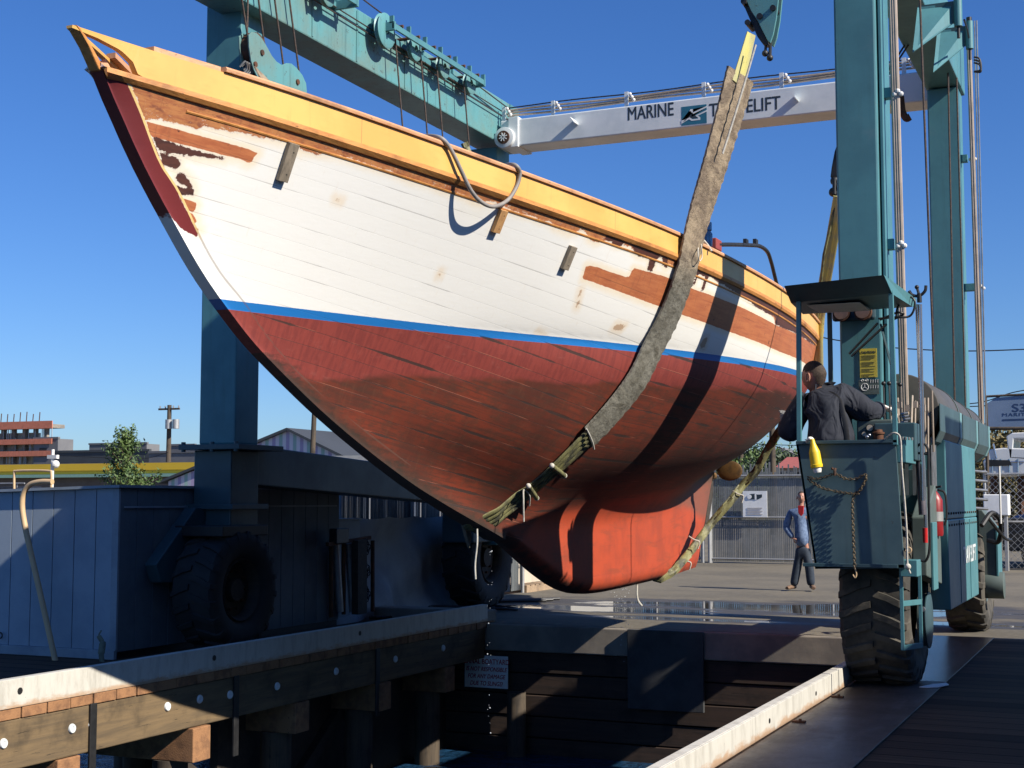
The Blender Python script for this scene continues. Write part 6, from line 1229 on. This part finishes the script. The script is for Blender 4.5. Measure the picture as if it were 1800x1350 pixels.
# cream crates on pallets
for (x0, x1, y0, y1, z0, z1, lab) in ((-11.9, -10.75, 24.6, 25.7, .14, .50, 'cream wooden crate resting on the pallet by the far left tyre'), (-11.8, -10.9, 24.7, 25.6, .505, .86, 'upper cream crate stacked behind the far left tyre')):
    t = thing('crate', lab, 'crate', (x0, y0, z0)); MB().box(x0, x1, y0, y1, z0, z1 - .05).build('box', M['cream'], t, bevel=.01); MB().box(x0 - .03, x1 + .03, y0 - .03, y1 + .03, z1 - .05, z1).build('lid', M['cream'], t, bevel=.01)
    mb = MB()
    for k_ in range(5): mb.box(x0 + .1 + k_ * (x1 - x0 - .2) / 4, x0 + .115 + k_ * (x1 - x0 - .2) / 4, y0 - .006, y0 - .001, z0, z1 - .06)
    mb.build('board_gaps', M['rust'], t)
t = thing('pallet', 'timber pallet lying on the asphalt under the cream crates', 'pallet', (-11.3, 25, 0)); mb = MB()
for k_ in range(6): mb.box(-12.0, -10.5, 24.4 + k_ * .22, 24.56 + k_ * .22, .11, .135)
for k_ in range(3): mb.box(-12.0 + k_ * .69, -11.88 + k_ * .69, 24.4, 25.7, .0, .11)
mb.build('boards', M['pallet'], t)
mb = MB()
for k_ in range(3): mb.tube(cr([(-10.2 + .1 * k_, 18.0, .03), (-9.6, 18.7 + .2 * k_, .03), (-10.0, 19.6, .05 + .02 * k_), (-9.3 + .2 * k_, 20.3, .03), (-10.1, 21.4, .03), (-9.2, 22.2 + .3 * k_, .03)]), .022, 8)
mb.build('cables', M['black'], smooth=True, label='tangle of black cables on the ground before the tarpaulin', cat='cable')
MB().tube(cr([(-10.35, 21.9, 1.55), (-10.2, 21.95, 1.62), (-10.15, 21.9, 1.3), (-10.2, 21.8, .6), (-10.25, 21.7, .05)]), .03, 8).tube(cr([(-10.2, 21.95, 1.62), (-10.1, 22.2, 1.5), (-10.0, 22.1, 1.4), (-10.1, 22.0, 1.5)]), .02, 7).build('hose', M['black'], smooth=True, label='black hose hanging from the end of the tarpaulin fence', cat='hose')
MB().ball((-8.85, 13.9, .07), (.06, .09, .06)).build('rag', M['white_plastic'], smooth=True, label='small white scrap beside the near left wheel', cat='scrap')
pp_ = [V3(*atz(*p)) + V3(0, 0, .024) for p in ((1616, 1213), (1640, 1208), (1664, 1206), (1668, 1209), (1650, 1213), (1630, 1214))]
MB().prism(pp_, (0, 0, .006)).build('paper_scrap', M['sign_white'], label='white paper scrap lying at the edge of the steel plate and boards', cat='paper')

# ------------------------------------------------------------------ yard fence, gate and background
slat_fence('slatted_fence', 'tall grey slatted yard fence behind the man with ragged slat tops', (-10.9, 38.2, 0), (-7.1, 38.2, 0), 2.40, 3.3, .052, 'galv', M['slat'], .42, .0, (.99, .52, .05))
slat_fence('slatted_fence', 'grey slatted gate leaf left of the camera sign', (-15.5, 38.25, 0), (-11.15, 38.25, 0), 2.40, 3.0, .052, 'galv', M['slat'], .38, .0, (.99, .52, .05))
gp = thing('gate_post', 'pair of pale gate posts with a dark gap between fence leaves', 'gate post', (-11.0, 38.1, 0)); MB().cyl((-11.12, 38.1, 0), (-11.12, 38.1, 2.55), .05, 12).cyl((-10.93, 38.1, 0), (-10.93, 38.1, 2.5), .05, 12).build('posts', M['galv'], gp, smooth=True); MB().box(-11.08, -10.97, 38.14, 38.16, .9, 1.9).build('latch_plate', M['black'], gp)
sg = thing('camera_sign', 'white warning sign with a camera picture on the slatted fence', 'sign', aty(1326, 908, 38.05)); a_, b_ = V3(*aty(1306, 909, 38.05)), V3(*aty(1348, 863, 38.05)); w_, h_ = b_[0] - a_[0], b_[2] - a_[2]
MB().box(a_[0], b_[0], 38.05, 38.07, a_[2], b_[2]).build('board', M['sign_white'], sg)
uv = lambda u, v_, dy=0: (a_[0] + u * w_, 38.045 - dy, a_[2] + v_ * h_)
MB().prism([uv(.28, .88), uv(.55, .90), uv(.62, .86), uv(.80, .87), uv(.80, .76), uv(.62, .68), uv(.30, .68)], (0, -.004, 0)).build('camera_body', M['letter_dark'], sg); MB().cyl(uv(.28, .78), uv(.28, .78, .010), .09 * w_, 18).build('camera_lens', M['sign_white'], sg); MB().prism([uv(.50, .89), uv(.57, .90), uv(.57, .67), uv(.50, .67)], (0, -.006, 0)).build('camera_band', M['sign_white'], sg)
mb = MB()
for k_ in range(5): mb.box(uv(.18, 0)[0], uv(.82 - .08 * (k_ % 2), 0)[0], 38.040, 38.046, uv(0, .36 - .06 * k_)[2] - .012, uv(0, .36 - .06 * k_)[2])
mb.build('text_lines', simple('faint_text', (.45, .40, .36), (.4, .36, .33), .6), sg)
# right part: chain-link fence
def chainlink(label, P0, P1, h, pitch=.16):
    P0, P1 = V3(*P0), V3(*P1); d = P1 - P0; Lg = np.linalg.norm(d); d /= Lg; t = thing('chain_link_fence', label, 'fence', (P0 + P1) / 2); mb = MB(); n = int((Lg + h) / pitch)
    for k_ in range(n):
        for s_ in (0, 1):
            u0 = k_ * pitch - h; ua, ub = max(u0, 0), min(u0 + h, Lg)
            if ub <= ua: continue
            za, zb = ua - u0, ub - u0
            if s_: za, zb = h - za, h - zb
            mb.beam(P0 + d * ua + V3(0, .01 * s_, za + .05), P0 + d * ub + V3(0, .01 * s_, zb + .05), .010, .010)
    mb.build('mesh', M['galv'], t)
    for k_ in range(int(Lg / 2.6) + 1): c = P0 + d * k_ * 2.6; MB().cyl(c, c + V3(0, 0, h + .1), .035, 10).build('post', M['galv'], t, smooth=True)
    for z_ in (h * .50, h): MB().cyl(P0 + V3(0, -.04, z_), P1 + V3(0, -.04, z_), .028, 8).build('rail', M['galv'], t, smooth=True)
    return t
chainlink('chain link yard fence with a steel frame at the right edge', (-3.6, 37.2, 0), (3.5, 37.2, 0), 2.36)
# car, cabinet, trailer behind it
cr2 = thing('parked_car', 'dark blue parked car behind the chain link fence', 'car', (-.6, 41, 0)); bz = 0
prof = [(-3.2, .35), (-3.25, .8), (-3.0, 1.30), (-2.2, 1.42), (-1.6, 1.95), (.2, 2.02), (1.1, 1.5), (2.2, 1.35), (2.3, .6), (2.2, .35)]
M['car_blue'] = simple('car_blue', (.02, .04, .12), (.018, .035, .10), .22, .3, 2, 0)
MB().prism([(x_ - .2, 40.2, z_) for x_, z_ in prof], (0, 1.8, 0)).build('body', M['car_blue'], cr2, bevel=.12)
MB().prism([(x_ - .2, 40.17, z_) for x_, z_ in ((-2.1, 1.45), (-1.55, 1.86), (.1, 1.92), (.9, 1.5))], (0, 1.86, 0)).build('window', M['black'], cr2, bevel=.03)
for x_ in (-2.4, 1.5):
    w_o = MB().cyl((x_, 40.15, .36), (x_, 40.42, .36), .36, 24).build('wheel', M['rubber'], cr2, smooth=True); LOC[w_o.name] = LOC[cr2.name]
    MB().cyl((x_, 40.12, .36), (x_, 40.16, .36), .2, 18).build('rim', M['steel'], w_o, smooth=True)
cbn = thing('cabinet', 'bright white cabinet standing by the chain link fence', 'cabinet', (-2.7, 36, 0)); p0, p1 = V3(*aty(1729, 906, 36.5)), V3(*aty(1772, 869, 36.5))
MB().box(p0[0], p1[0], 36.5, 37.05, p0[2], p1[2]).build('box', M['sign_white'], cbn, bevel=.02); MB().box(p0[0] + .05, p0[0] + .12, 36.6, 36.9, 0, p0[2]).box(p1[0] - .12, p1[0] - .05, 36.6, 36.9, 0, p0[2]).build('stand', M['galv'], cbn)
trl = thing('trailer', 'dark flatbed trailer in the shade right of the boat lift', 'trailer', (-1, 34, 0)); p0, p1 = V3(*aty(1768, 985, 38.8)), V3(*aty(1830, 912, 38.8))
MB().box(p0[0], p1[0] + 2, 38.0, 40, .45, 1.25).build('bed', M['black'], trl, bevel=.02); MB().box(p0[0] + .9, p0[0] + 1.6, 37.9, 37.98, .75, 1.05).build('plate', M['galv'], trl)
for x_ in (p0[0] + .8, p0[0] + 2.2): MB().cyl((x_, 37.95, .36), (x_, 38.3, .36), .36, 22).build('wheel', M['rubber'], trl, smooth=True)
# motor cruiser on the hard with an awning sign above
cz = thing('motor_yacht', 'white motor yacht with flybridge beyond the chain link fence', 'motor yacht', (0, 50, 0)); Q = lambda px, py, Y=50: V3(*aty(px, py, Y))
M['gel'] = simple('white_gelcoat', (.72, .72, .70), (.66, .67, .67), .25, 0, 1, 0)
MB().prism([Q(1728, 812), Q(1740, 790), Q(1765, 787), Q(1860, 790), Q(1860, 836), Q(1733, 836)], (0, 3.6, 0)).build('hull', M['gel'], cz, bevel=.04)
MB().prism([Q(1736, 808, 49.96), Q(1775, 809, 49.96), Q(1778, 818, 49.96), Q(1737, 820, 49.96)], (0, .02, 0)).build('window', M['black'], cz)
MB().prism([Q(1769, 767), Q(1779, 761), Q(1860, 757), Q(1860, 770), Q(1782, 771), Q(1779, 802), Q(1860, 806), Q(1860, 812), Q(1774, 806)], (0, 3.0, 0)).build('flybridge', M['gel'], cz, bevel=.03)
mb = MB()
for px in (1745, 1760, 1775, 1790): mb.cyl(Q(px, 836), Q(px, 812) + V3(0, 0, .1), .03, 8)
mb.cyl(Q(1736, 812), Q(1800, 812), .03, 8).cyl(Q(1752, 806), Q(1746, 780), .03, 8); mb.build('railing', M['chrome'], cz, smooth=True)
mb = MB()
for px in (1742, 1790, 1850): mb.cyl(Q(px, 836) + V3(0, 1, -2.4), Q(px, 836) + V3(0, 1, 0), .12, 8)
mb.build('boat_stand', M['rust'], cz)
aw = thing('banner_sign', 'blue-grey banner sign with dark blue lettering stretched on a frame at the right', 'banner', (0, 44, 3)); Qb = lambda px, py: V3(*aty(px, py, 44))
M['banner'] = simple('banner_cloth', (.20, .27, .38), (.17, .24, .34), .8, 0, .8, .1)
MB().prism([Qb(1735, 709), Qb(1751, 699), Qb(1860, 690), Qb(1860, 752), Qb(1737, 752)], (0, .04, 0)).build('cloth', M['banner'], aw)
MB().cyl(Qb(1733, 697), Qb(1860, 690), .035, 8).cyl(Qb(1733, 697), Qb(1736, 760), .03, 8).cyl(Qb(1737, 753), Qb(1860, 753), .05, 8).cyl(Qb(1735, 760), Qb(1736, 905), .05, 8).build('frame', M['pile'], aw, smooth=True)
p = Qb(1778, 724); text("S3", .33, M['letter_blue'], aw, p + V3(0, -.003, 0), (1, -.0, 0), (0, 0, 1), xs=1.35, off=.006)
p = Qb(1761, 732); text("MARITIME", .135, M['letter_blue'], aw, p + V3(0, -.003, 0), (1, 0, 0), (0, 0, 1), xs=1.5, space=1.15, off=.002)
MB().prism([Qb(1762, 737), Qb(1850, 734), Qb(1850, 737), Qb(1762, 740)], (0, -.004, 0)).build('underline', M['letter_blue'], aw)
if 0: mb = MB().tube(cr([Qb(1788, 728), Qb(1784, 720), Qb(1775, 712), Qb(1772, 720), Qb(1778, 727)], 5), .012, 5); mb.build('swoosh', M['slat'], aw)

# ------------------------------------------------------------------ trees and far things
def leaf_mat(name, a, b):
    mt, nt, bs = newmat(name); g = G(nt); v = g.coord((1, 1, 1), world=True); n_ = g.noise(v, 1.1, 4, .6); col = g.mix(g.step(n_, .35, .65), a, b); g.l(col, bs.inputs['Base Color']); bs.inputs['Roughness'].default_value = .65
    return mt
M['leaf'] = leaf_mat('fresh_foliage', (.10, .15, .035), (.055, .10, .03)); M['leaf_dark'] = leaf_mat('dark_foliage', (.05, .075, .028), (.03, .05, .022)); M['leaf_brown'] = leaf_mat('autumn_foliage', (.16, .12, .03), (.09, .075, .025))
def tree(label, base, Hh, Wd, mt, n=3000, leaf=.09, conical=True, group=None, clumps=40):
    b = V3(*base); t = thing('tree', label, 'tree', b, group); r = np.random.default_rng(int(abs(b[0] * 31 + b[1] * 7)) + n); mb = MB(); limbs = []
    mb.tube([b, b + V3(.02, 0, Hh * .5), b + V3(-.02, 0, Hh * .93)], [Hh * .022, Hh * .013, Hh * .004], 8)
    for k_ in range(clumps):
        f = r.uniform(.12, 1.0); a = r.uniform(0, 6.28); rad = Wd * ((1 - f) ** .8 * .95 + .06 if conical else math.sqrt(max(0, 1 - (f * 1.55 - .75) ** 2))) * (r.uniform(.2, 1.35) if conical else r.uniform(.35, 1.05))
        s_ = b + V3(0, 0, Hh * f * .82); e = b + V3(math.cos(a) * rad, math.sin(a) * rad, Hh * f * (1.0 if conical else .92) + rad * .25); limbs.append((s_, e)); mb.tube([s_, (s_ + e) / 2 + V3(0, 0, -.03), e], [Hh * .006, Hh * .004, Hh * .002], 5)
    mb.build('trunk', M['pile'], t, smooth=True)
    vs = np.empty((n * 4, 3)); k = 0
    for i in range(n):
        s_, e = limbs[int(r.integers(len(limbs)))]; c = s_ + (e - s_) * r.uniform(.35, 1.08) + r.normal(0, Wd * (.055 if conical else .14), 3); u = r.normal(0, 1, 3); u /= np.linalg.norm(u); w = np.cross(u, r.normal(0, 1, 3)); w /= np.linalg.norm(w); L_ = leaf * r.uniform(.6, 1.4)
        vs[k:k + 4] = (c - u * L_, c + w * L_ * .45, c + u * L_, c - w * L_ * .45); k += 4
    MB().add(vs, [(4 * i, 4 * i + 1, 4 * i + 2, 4 * i + 3) for i in range(n)]).build('crown', mt, t, fixn=False); return t
tree('slender young green tree rising over the blue-grey shed roof', (*aty(220, 880, 42)[:2], 0), 4.4, 1.75, M['leaf'], 7600, .065, True, None, 95)
# yellow banded low building
def bx(name, label, cat, px0, px1, pyt, Y, dep, mt, z0=0, parts=()):
    a_ = V3(*aty(px0, pyt, Y)); b_ = V3(*aty(px1, pyt, Y)); t = thing(name, label, cat, ((a_[0] + b_[0]) / 2, Y, 0)); MB().box(a_[0], b_[0], Y, Y + dep, z0, a_[2]).build('wall', mt, t)
    return t, a_, b_
M['bldg_dark'] = simple('dark_grey_cladding', (.055, .06, .065), (.045, .05, .055), .6, 0, .3, .05); M['bldg_grey'] = simple('grey_cladding', (.16, .16, .165), (.13, .13, .14), .7, 0, .3, .05); M['bldg_yellow'] = simple('yellow_fascia', (.78, .50, .03), (.72, .46, .03), .5, 0, .3, .03)
t, a_, b_ = bx('warehouse', 'long low warehouse with a bright yellow fascia band behind the shed', 'warehouse', -120, 420, 836, 78, 14, simple('warehouse_wall', (.17, .13, .10), (.13, .10, .08), .8, 0, .3))
z1_, z2_, z3_ = aty(100, 834, 78)[2], aty(100, 828, 78)[2], aty(100, 816, 78)[2]
MB().box(a_[0], b_[0], 77.6, 78, z2_ - .0, z3_).build('yellow_fascia', M['bldg_yellow'], t); MB().box(a_[0], b_[0], 77.7, 78, z1_, z2_ - .01).build('lower_fascia', M['bldg_yellow'], t); MB().box(a_[0], b_[0], 77.5, 78, z1_ - .22, z1_ - .01).build('green_gutter', simple('mint_gutter', (.25, .42, .33), (.22, .38, .30), .6), t)
MB().box(a_[0], b_[0], 78.2, 92, z3_, z3_ + .05).build('roof', M['bldg_grey'], t)
for (n_, lab, p0, p1, py, Y, mt) in (('office_block', 'dark flat roofed block behind the yellow fascia, left of the tree', 95, 262, 796, 130, 'bldg_dark'), ('office_block', 'small grey penthouse block just left of the tree top', 157, 258, 782, 170, 'bldg_grey'), ('office_block', 'grey block beside the pole, right of the tree', 262, 352, 797, 128, 'bldg_grey'), ('office_block', 'square dark grey block right behind the utility pole', 300, 342, 784, 150, 'bldg_grey'), ('office_block', 'slate grey slab at the right end of the unfinished concrete frame', 60, 102, 772, 150, 'bldg_grey')):
    t, a_, b_ = bx(n_, lab, 'office block', p0, p1, py, Y, 3, M[mt]); MB().box(a_[0] - .1, b_[0] + .1, Y - .1, Y + .3, a_[2], a_[2] + .25).build('parapet', M[mt], t)
    mb = MB()
    for k_ in range(int((b_[0] - a_[0]) / 2.2)): mb.box(a_[0] + 1 + 2.2 * k_, a_[0] + 2.2 + 2.2 * k_, Y - .05, Y - .01, a_[2] - 2.4, a_[2] - 1.2)
    if mb.f: mb.build('window', M['black'], t)
# unfinished concrete building wrapped in orange netting
uc = thing('unfinished_building', 'unfinished concrete building with orange safety netting on each floor at the far left', 'building under construction', (*aty(40, 800, 150)[:2], 0)); M['net'] = simple('orange_netting', (.62, .20, .12), (.50, .17, .10), .8, 0, 2.5, .2)
xa, xb = aty(-40, 760, 150)[0], aty(91, 760, 150)[0]; xm = aty(50, 760, 150)[0]; zt = lambda py: aty(40, py, 150)[2]
for k_, (p_top, p_bot) in enumerate(((741, 753), (772, 780), (793, 801))):
    MB().box(xa, xb - (.0), 150, 152.5, zt(p_bot), zt(p_bot) + .5).build('floor_slab', M['concrete'], uc); MB().box(xa, xb + .2, 149.8, 149.9, zt(p_bot) - .1, zt(p_top)).build('netting', M['net'], uc)
mb = MB(); x_ = xa
while x_ < xb: mb.box(x_, x_ + .5, 150.5, 151, 0, zt(742)); x_ += 1.9
mb.build('columns', M['concrete'], uc); MB().box(xa, xm, 151.2, 152.4, 0, zt(760)).build('core_wall', M['cream'], uc)
mb = MB(); r_ = random.Random(3)
for k_ in range(9): x_ = xa + (xm - xa) * k_ / 8; mb.cyl((x_, 152, zt(742)), (x_ + .1, 152, zt(722 + r_.uniform(0, 5))), .07, 5)
mb.build('rebar', M['rust'], uc); mb = MB()
for k_ in range(40): x_ = r_.uniform(xa, xb); z_ = r_.choice((zt(764), zt(785), zt(808))); mb.cyl((x_, 150.2, z_ - 1.2), (x_, 150.2, z_ + 1.2), .06, 5)
mb.build('scaffold_props', M['galv'], uc)
# poles
def upole(label, px, pt, Y, r_=.16, arm=True, cans=False, h0=0, lean=0):
    top = V3(*aty(px, pt, Y)); t = thing('utility_pole', label, 'utility pole', (top[0] + lean, Y, 0)); MB().tube([(top[0] + lean, Y, 0), tuple(top)], [r_, r_ * .7], 10).build('pole', M['pile'], t, smooth=True)
    if arm: MB().box(top[0] - .9, top[0] + .9, Y - .1, Y + .02, top[2] - .35, top[2] - .22).build('cross_arm', M['pile'], t); mb = MB(); [mb.cyl((top[0] + x_, Y, top[2] - .22), (top[0] + x_, Y, top[2] - .05), .05, 6) for x_ in (-.8, -.35, .35, .8)]; mb.build('insulator', M['galv'], t)
    if cans:
        for k_, x_ in enumerate((.12, .95)): MB().cyl((top[0] + x_ * .75 + .1, Y - .3, top[2] - 1.7), (top[0] + x_ * .75 + .1, Y - .3, top[2] - 1.05), .24, 14).build('transformer', M['galv'], t, smooth=True)
    return t
upole('wooden utility pole with two grey transformers right of the young tree', 298, 712, 82, .22, True, True); upole('leaning bare wooden pole before the striped gable shed', 554, 690, 58, .16, False, False, 0, -.25)
upole('brown utility pole seen under the stern, left of the hull sling', 1302, 780, 120, .3, True); upole('dark tall pole behind the fence beside the red roofed building', 1357, 740, 70, .2, False)
sl2 = thing('street_lamp', 'white lamp post with a small cross arm before the yellow warehouse', 'street lamp', (*aty(93, 850, 60)[:2], 0)); tp = V3(*aty(93, 790, 60)); MB().cyl((tp[0], 60, 0), tuple(tp), .09, 10).build('post', M['white_plastic'], sl2, smooth=True); MB().box(tp[0] - .3, tp[0] + .35, 59.9, 60.1, tp[2] - .5, tp[2] - .3).ball(tp + V3(.2, 0, -.8), .22).build('lamp_head', M['white_plastic'], sl2)
MB().tube(cr([aty(25, 870, 40), aty(25, 832, 40), aty(28, 828, 40), aty(60, 827, 40), aty(86, 828, 40), aty(90, 832, 40), aty(90, 860, 40)]), .045, 10).build('pipe_frame', M['pvc_tan'], smooth=True, label='tan pipe frame standing behind the shed at the left edge', cat='pipe frame')
tk2 = thing('parked_pickup', 'dark parked vehicle with roof rack behind the shed at the far left edge', 'car', (*aty(20, 850, 46)[:2], 0)); c0 = V3(*aty(-40, 850, 46)); xx = c0[0]
MB().prism([(xx, 46, .4), (xx, 46, 1.5), (xx + .4, 46, 2.25), (xx + 1.9, 46, 2.3), (xx + 2.6, 46, 2.0), (xx + 3.1, 46, 1.2), (xx + 3.1, 46, .4)], (0, 1.8, 0)).build('body', M['black'], tk2, bevel=.1); MB().cyl((xx + .3, 46.2, 2.42), (xx + 2.4, 46.2, 2.42), .03, 8).cyl((xx + .6, 46.2, 2.25), (xx + .6, 46.2, 2.42), .02, 6).cyl((xx + 2.0, 46.2, 2.25), (xx + 2.0, 46.2, 2.42), .02, 6).build('roof_rack', M['galv'], tk2)
for x_ in (.6, 2.5): MB().cyl((xx + x_, 45.95, .36), (xx + x_, 46.2, .36), .36, 20).build('wheel', M['rubber'], tk2, smooth=True)
# gable shed with striped cladding
gs = thing('gable_shed', 'gabled metal shed with purple, white and green striped cladding and a dark roof', 'shed', (*aty(450, 850, 62)[:2], 0)); A_, B_, C_ = V3(*aty(296, 846, 62)), V3(*aty(507, 757, 62)), V3(*aty(640, 812, 62))
m3 = mat_siding('striped_cladding', (.62, .60, .66), (.34, .27, .44), .42, 0, .03, (.25, .42, .36)); MB().prism([(A_[0], 62, 0), (A_[0], 62, A_[2]), tuple(B_), (C_[0], 62, C_[2] - .3), (C_[0], 62, 0)], (0, 26, 0)).build('wall', m3, gs)
e1 = B_ - A_; MB().prism([A_ + V3(-.5, -.2, -.12), A_ + V3(-.5, -.2, .02), B_ + V3(0, -.2, .14), B_ + V3(0, -.2, 0)], (0, 26.3, 0)).build('roof', M['bldg_dark'], gs); MB().prism([C_ + V3(.4, -.2, -.45), C_ + V3(.4, -.2, -.31), B_ + V3(0.01, -.2, .14), B_ + V3(0.01, -.2, 0)], (0, 26.3, 0)).build('roof', M['bldg_dark'], gs)
hs2 = thing('flat_warehouse', 'low dark slate roofed building beyond the striped gable shed', 'warehouse', (*aty(610, 780, 90)[:2], 0)); p0, p1 = aty(515, 763, 96), aty(690, 766, 96); MB().box(p0[0], p1[0], 96, 104, 0, p0[2] - .8).build('wall', M['bldg_grey'], hs2); MB().prism([(p0[0], 95.5, p0[2] - .8), (p0[0], 99, p0[2]), (p0[0], 104, p0[2] - .8)], (p1[0] - p0[0], 0, 0)).build('roof', M['bldg_dark'], hs2)
# hill with houses and trees beyond the fence
hp_ = []; nx_, ny2 = 40, 10
for i in range(nx_):
    for j in range(ny2):
        x_ = -140 + i * 9.0; y_ = 170 + j * 30; u = j / (ny2 - 1); hp_.append((x_, y_, -.5 + 13.5 * math.sin(min(1, u * 1.3) * 1.57) * (1 - .15 * math.sin(x_ * .05)) * math.exp(-((x_ + 10) / 130) ** 4)))
MB().add(hp_, [(i * ny2 + j, (i + 1) * ny2 + j, (i + 1) * ny2 + j + 1, i * ny2 + j + 1) for i in range(nx_ - 1) for j in range(ny2 - 1)]).build('hill', M['leaf_dark'], kind='structure', smooth=True)
for k_, (px, pt, pb, Y, mt, w_) in enumerate(((1258, 806, 850, 110, 'leaf', 3.0), (1280, 800, 850, 150, 'leaf_dark', 4.0), (1320, 786, 850, 150, 'leaf_dark', 2.6), (1344, 800, 850, 120, 'leaf', 3.2), (1366, 788, 850, 150, 'leaf', 4.2), (1384, 803, 850, 110, 'leaf_dark', 3.0), (1403, 796, 850, 120, 'leaf_dark', 3.4), (1335, 815, 850, 95, 'leaf_dark', 2.4), (1268, 822, 850, 90, 'leaf_dark', 2.4), (1745, 752, 850, 80, 'leaf_brown', 3.6), (1775, 757, 850, 76, 'leaf_brown', 3.2), (1800, 750, 850, 80, 'leaf_brown', 3.4), (1728, 766, 850, 84, 'leaf_brown', 2.6))):
    tp = V3(*aty(px, pt, Y)); lab = ('pale green round tree close to the propeller under the stern', 'dark green tree behind the fence left of the brown pole', 'tall narrow dark tree right of the brown utility pole', 'bushy mid green tree behind the fence slats', 'broad green tree between the dark pole and the cab', 'dark low tree in front of the white hillside houses', 'dark tree half hidden by the cab panel', 'small dark tree just left of the dark tall pole', 'small dark bush at the propeller blade', 'yellow brown tree left under the banner sign', 'yellow brown tree behind the white flybridge', 'yellow brown tree at the right edge below the banner', 'low brown tree beside the banner frame')[k_]
    tree(lab, (tp[0], Y, 0), tp[2], w_, M[mt], 4500, .13 if Y < 100 else .18, False, 'trees beyond the yard fence', 34)
for k_, (px0, px1, pt, pb, Y, c_) in enumerate(((1376, 1398, 798, 806, 190, (.7, .7, .68)), (1362, 1382, 790, 800, 210, (.6, .6, .58)), (1322, 1340, 800, 810, 200, (.5, .48, .45)), (1392, 1412, 805, 813, 170, (.68, .66, .62)), (1250, 1275, 800, 812, 190, (.5, .42, .36)), (1296, 1312, 795, 804, 205, (.62, .62, .62)))):
    a_, b_ = V3(*aty(px0, pt, Y)), V3(*aty(px1, pb, Y)); t = thing('hillside_house', ('white house on the hill beside the cab panel', 'pale upper house near the crest of the hill', 'grey house left of the dark pole', 'white house low on the slope by the cab', 'tan house above the propeller', 'pale house behind the brown pole')[k_], 'house', (a_[0], Y, 0), 'houses on the far hill')
    MB().box(a_[0], b_[0], Y, Y + 7, b_[2] - 8, a_[2] - .6).build('wall', simple('house%d' % k_, c_, c_, .7), t); MB().prism([(a_[0] - .3, Y - .3, a_[2] - .6), (b_[0] + .3, Y - .3, a_[2] - .6), ((a_[0] + b_[0]) / 2, Y - .3, a_[2] + .3)], (0, 7.6, 0)).build('roof', M['bldg_grey'], t)
    mb = MB()
    for q_ in range(3): x_ = a_[0] + (b_[0] - a_[0]) * (q_ + .5) / 3.2; mb.box(x_ - .3, x_ + .3, Y - .05, Y - .01, a_[2] - 2.0, a_[2] - 1.0)
    mb.build('window', M['black'], t)
t, a_, b_ = bx('red_roof_building', 'low building with a dull red roof behind the fence by the cab', 'building', 1364, 1412, 823, 85, 8, simple('pale_wall', (.45, .42, .36), (.4, .37, .32), .7)); MB().prism([(a_[0], 84.5, a_[2]), (a_[0], 88, a_[2] + .75), (a_[0], 92, a_[2])], (b_[0] - a_[0] + .5, 0, 0)).build('roof', simple('red_roof', (.36, .10, .08), (.30, .09, .07), .7), t)
mb = MB()
for k_ in range(7): mb.box(a_[0] + .3 + .5 * k_, a_[0] + .55 + .5 * k_, 84.9, 84.95, a_[2] - .7, a_[2] - .25)
mb.build('window', M['black'], t)
# overhead wires
def wire(pts, label, r_=.02): MB().tube(cr([aty(*p) for p in pts], 6), r_, 5).build('overhead_wire', M['black'], smooth=True, label=label, cat='wire', group='overhead wires')
wire([(1300, 560, 70), (1440, 592, 70), (1500, 602, 70), (1580, 612, 70), (1700, 617, 70), (1830, 613, 70)], 'thin wire crossing the sky behind both right legs', .03)
wire([(1690, 711, 60), (1730, 706, 60), (1780, 690, 60), (1830, 682, 60)], 'upper sagging wire above the banner sign', .022); wire([(1690, 715, 60), (1740, 712, 60), (1790, 697, 60), (1830, 690, 60)], 'lower sagging wire touching the banner sign top', .022)
wire([(100, 800, 76), (150, 803, 76), (250, 806, 76), (296, 795, 76)], 'thin wire across the yellow warehouse toward the utility pole', .02); wire([(1300, 800, 100), (1350, 782, 100), (1400, 800, 100), (1440, 815, 100)], 'thin wire crossing above the fence beside the stern sling', .03)
wire([(1290, 776, 110), (1345, 781, 110), (1400, 783, 110)], 'level wire just under the stern counter', .03)
# falling drops
mb = MB(); r_ = random.Random(11)
for k_ in range(26): p = V3(*atx(857 + r_.uniform(-1.5, 1.5) + k_ * .3, 965 + r_.uniform(0, 330), XC)); mb.ball(p, r_.choice((.0025, .003, .004, .0065)), 6, 4)
for k_ in range(70): p = V3(*atx(1093 + r_.gauss(0, 9), 1030 + abs(r_.gauss(0, 1)) * 60, XC)); mb.ball(p, r_.uniform(.0025, .006), 6, 4)
md, nd, bd = newmat('water_drop'); bd.inputs['Base Color'].default_value = (.85, .88, .9, 1); bd.inputs['Roughness'].default_value = .05; bd.inputs['Transmission Weight'].default_value = .3
mb.build('water_drops', md, smooth=True, kind='stuff', label='drops of water falling from the keel and bow', cat='water drops')
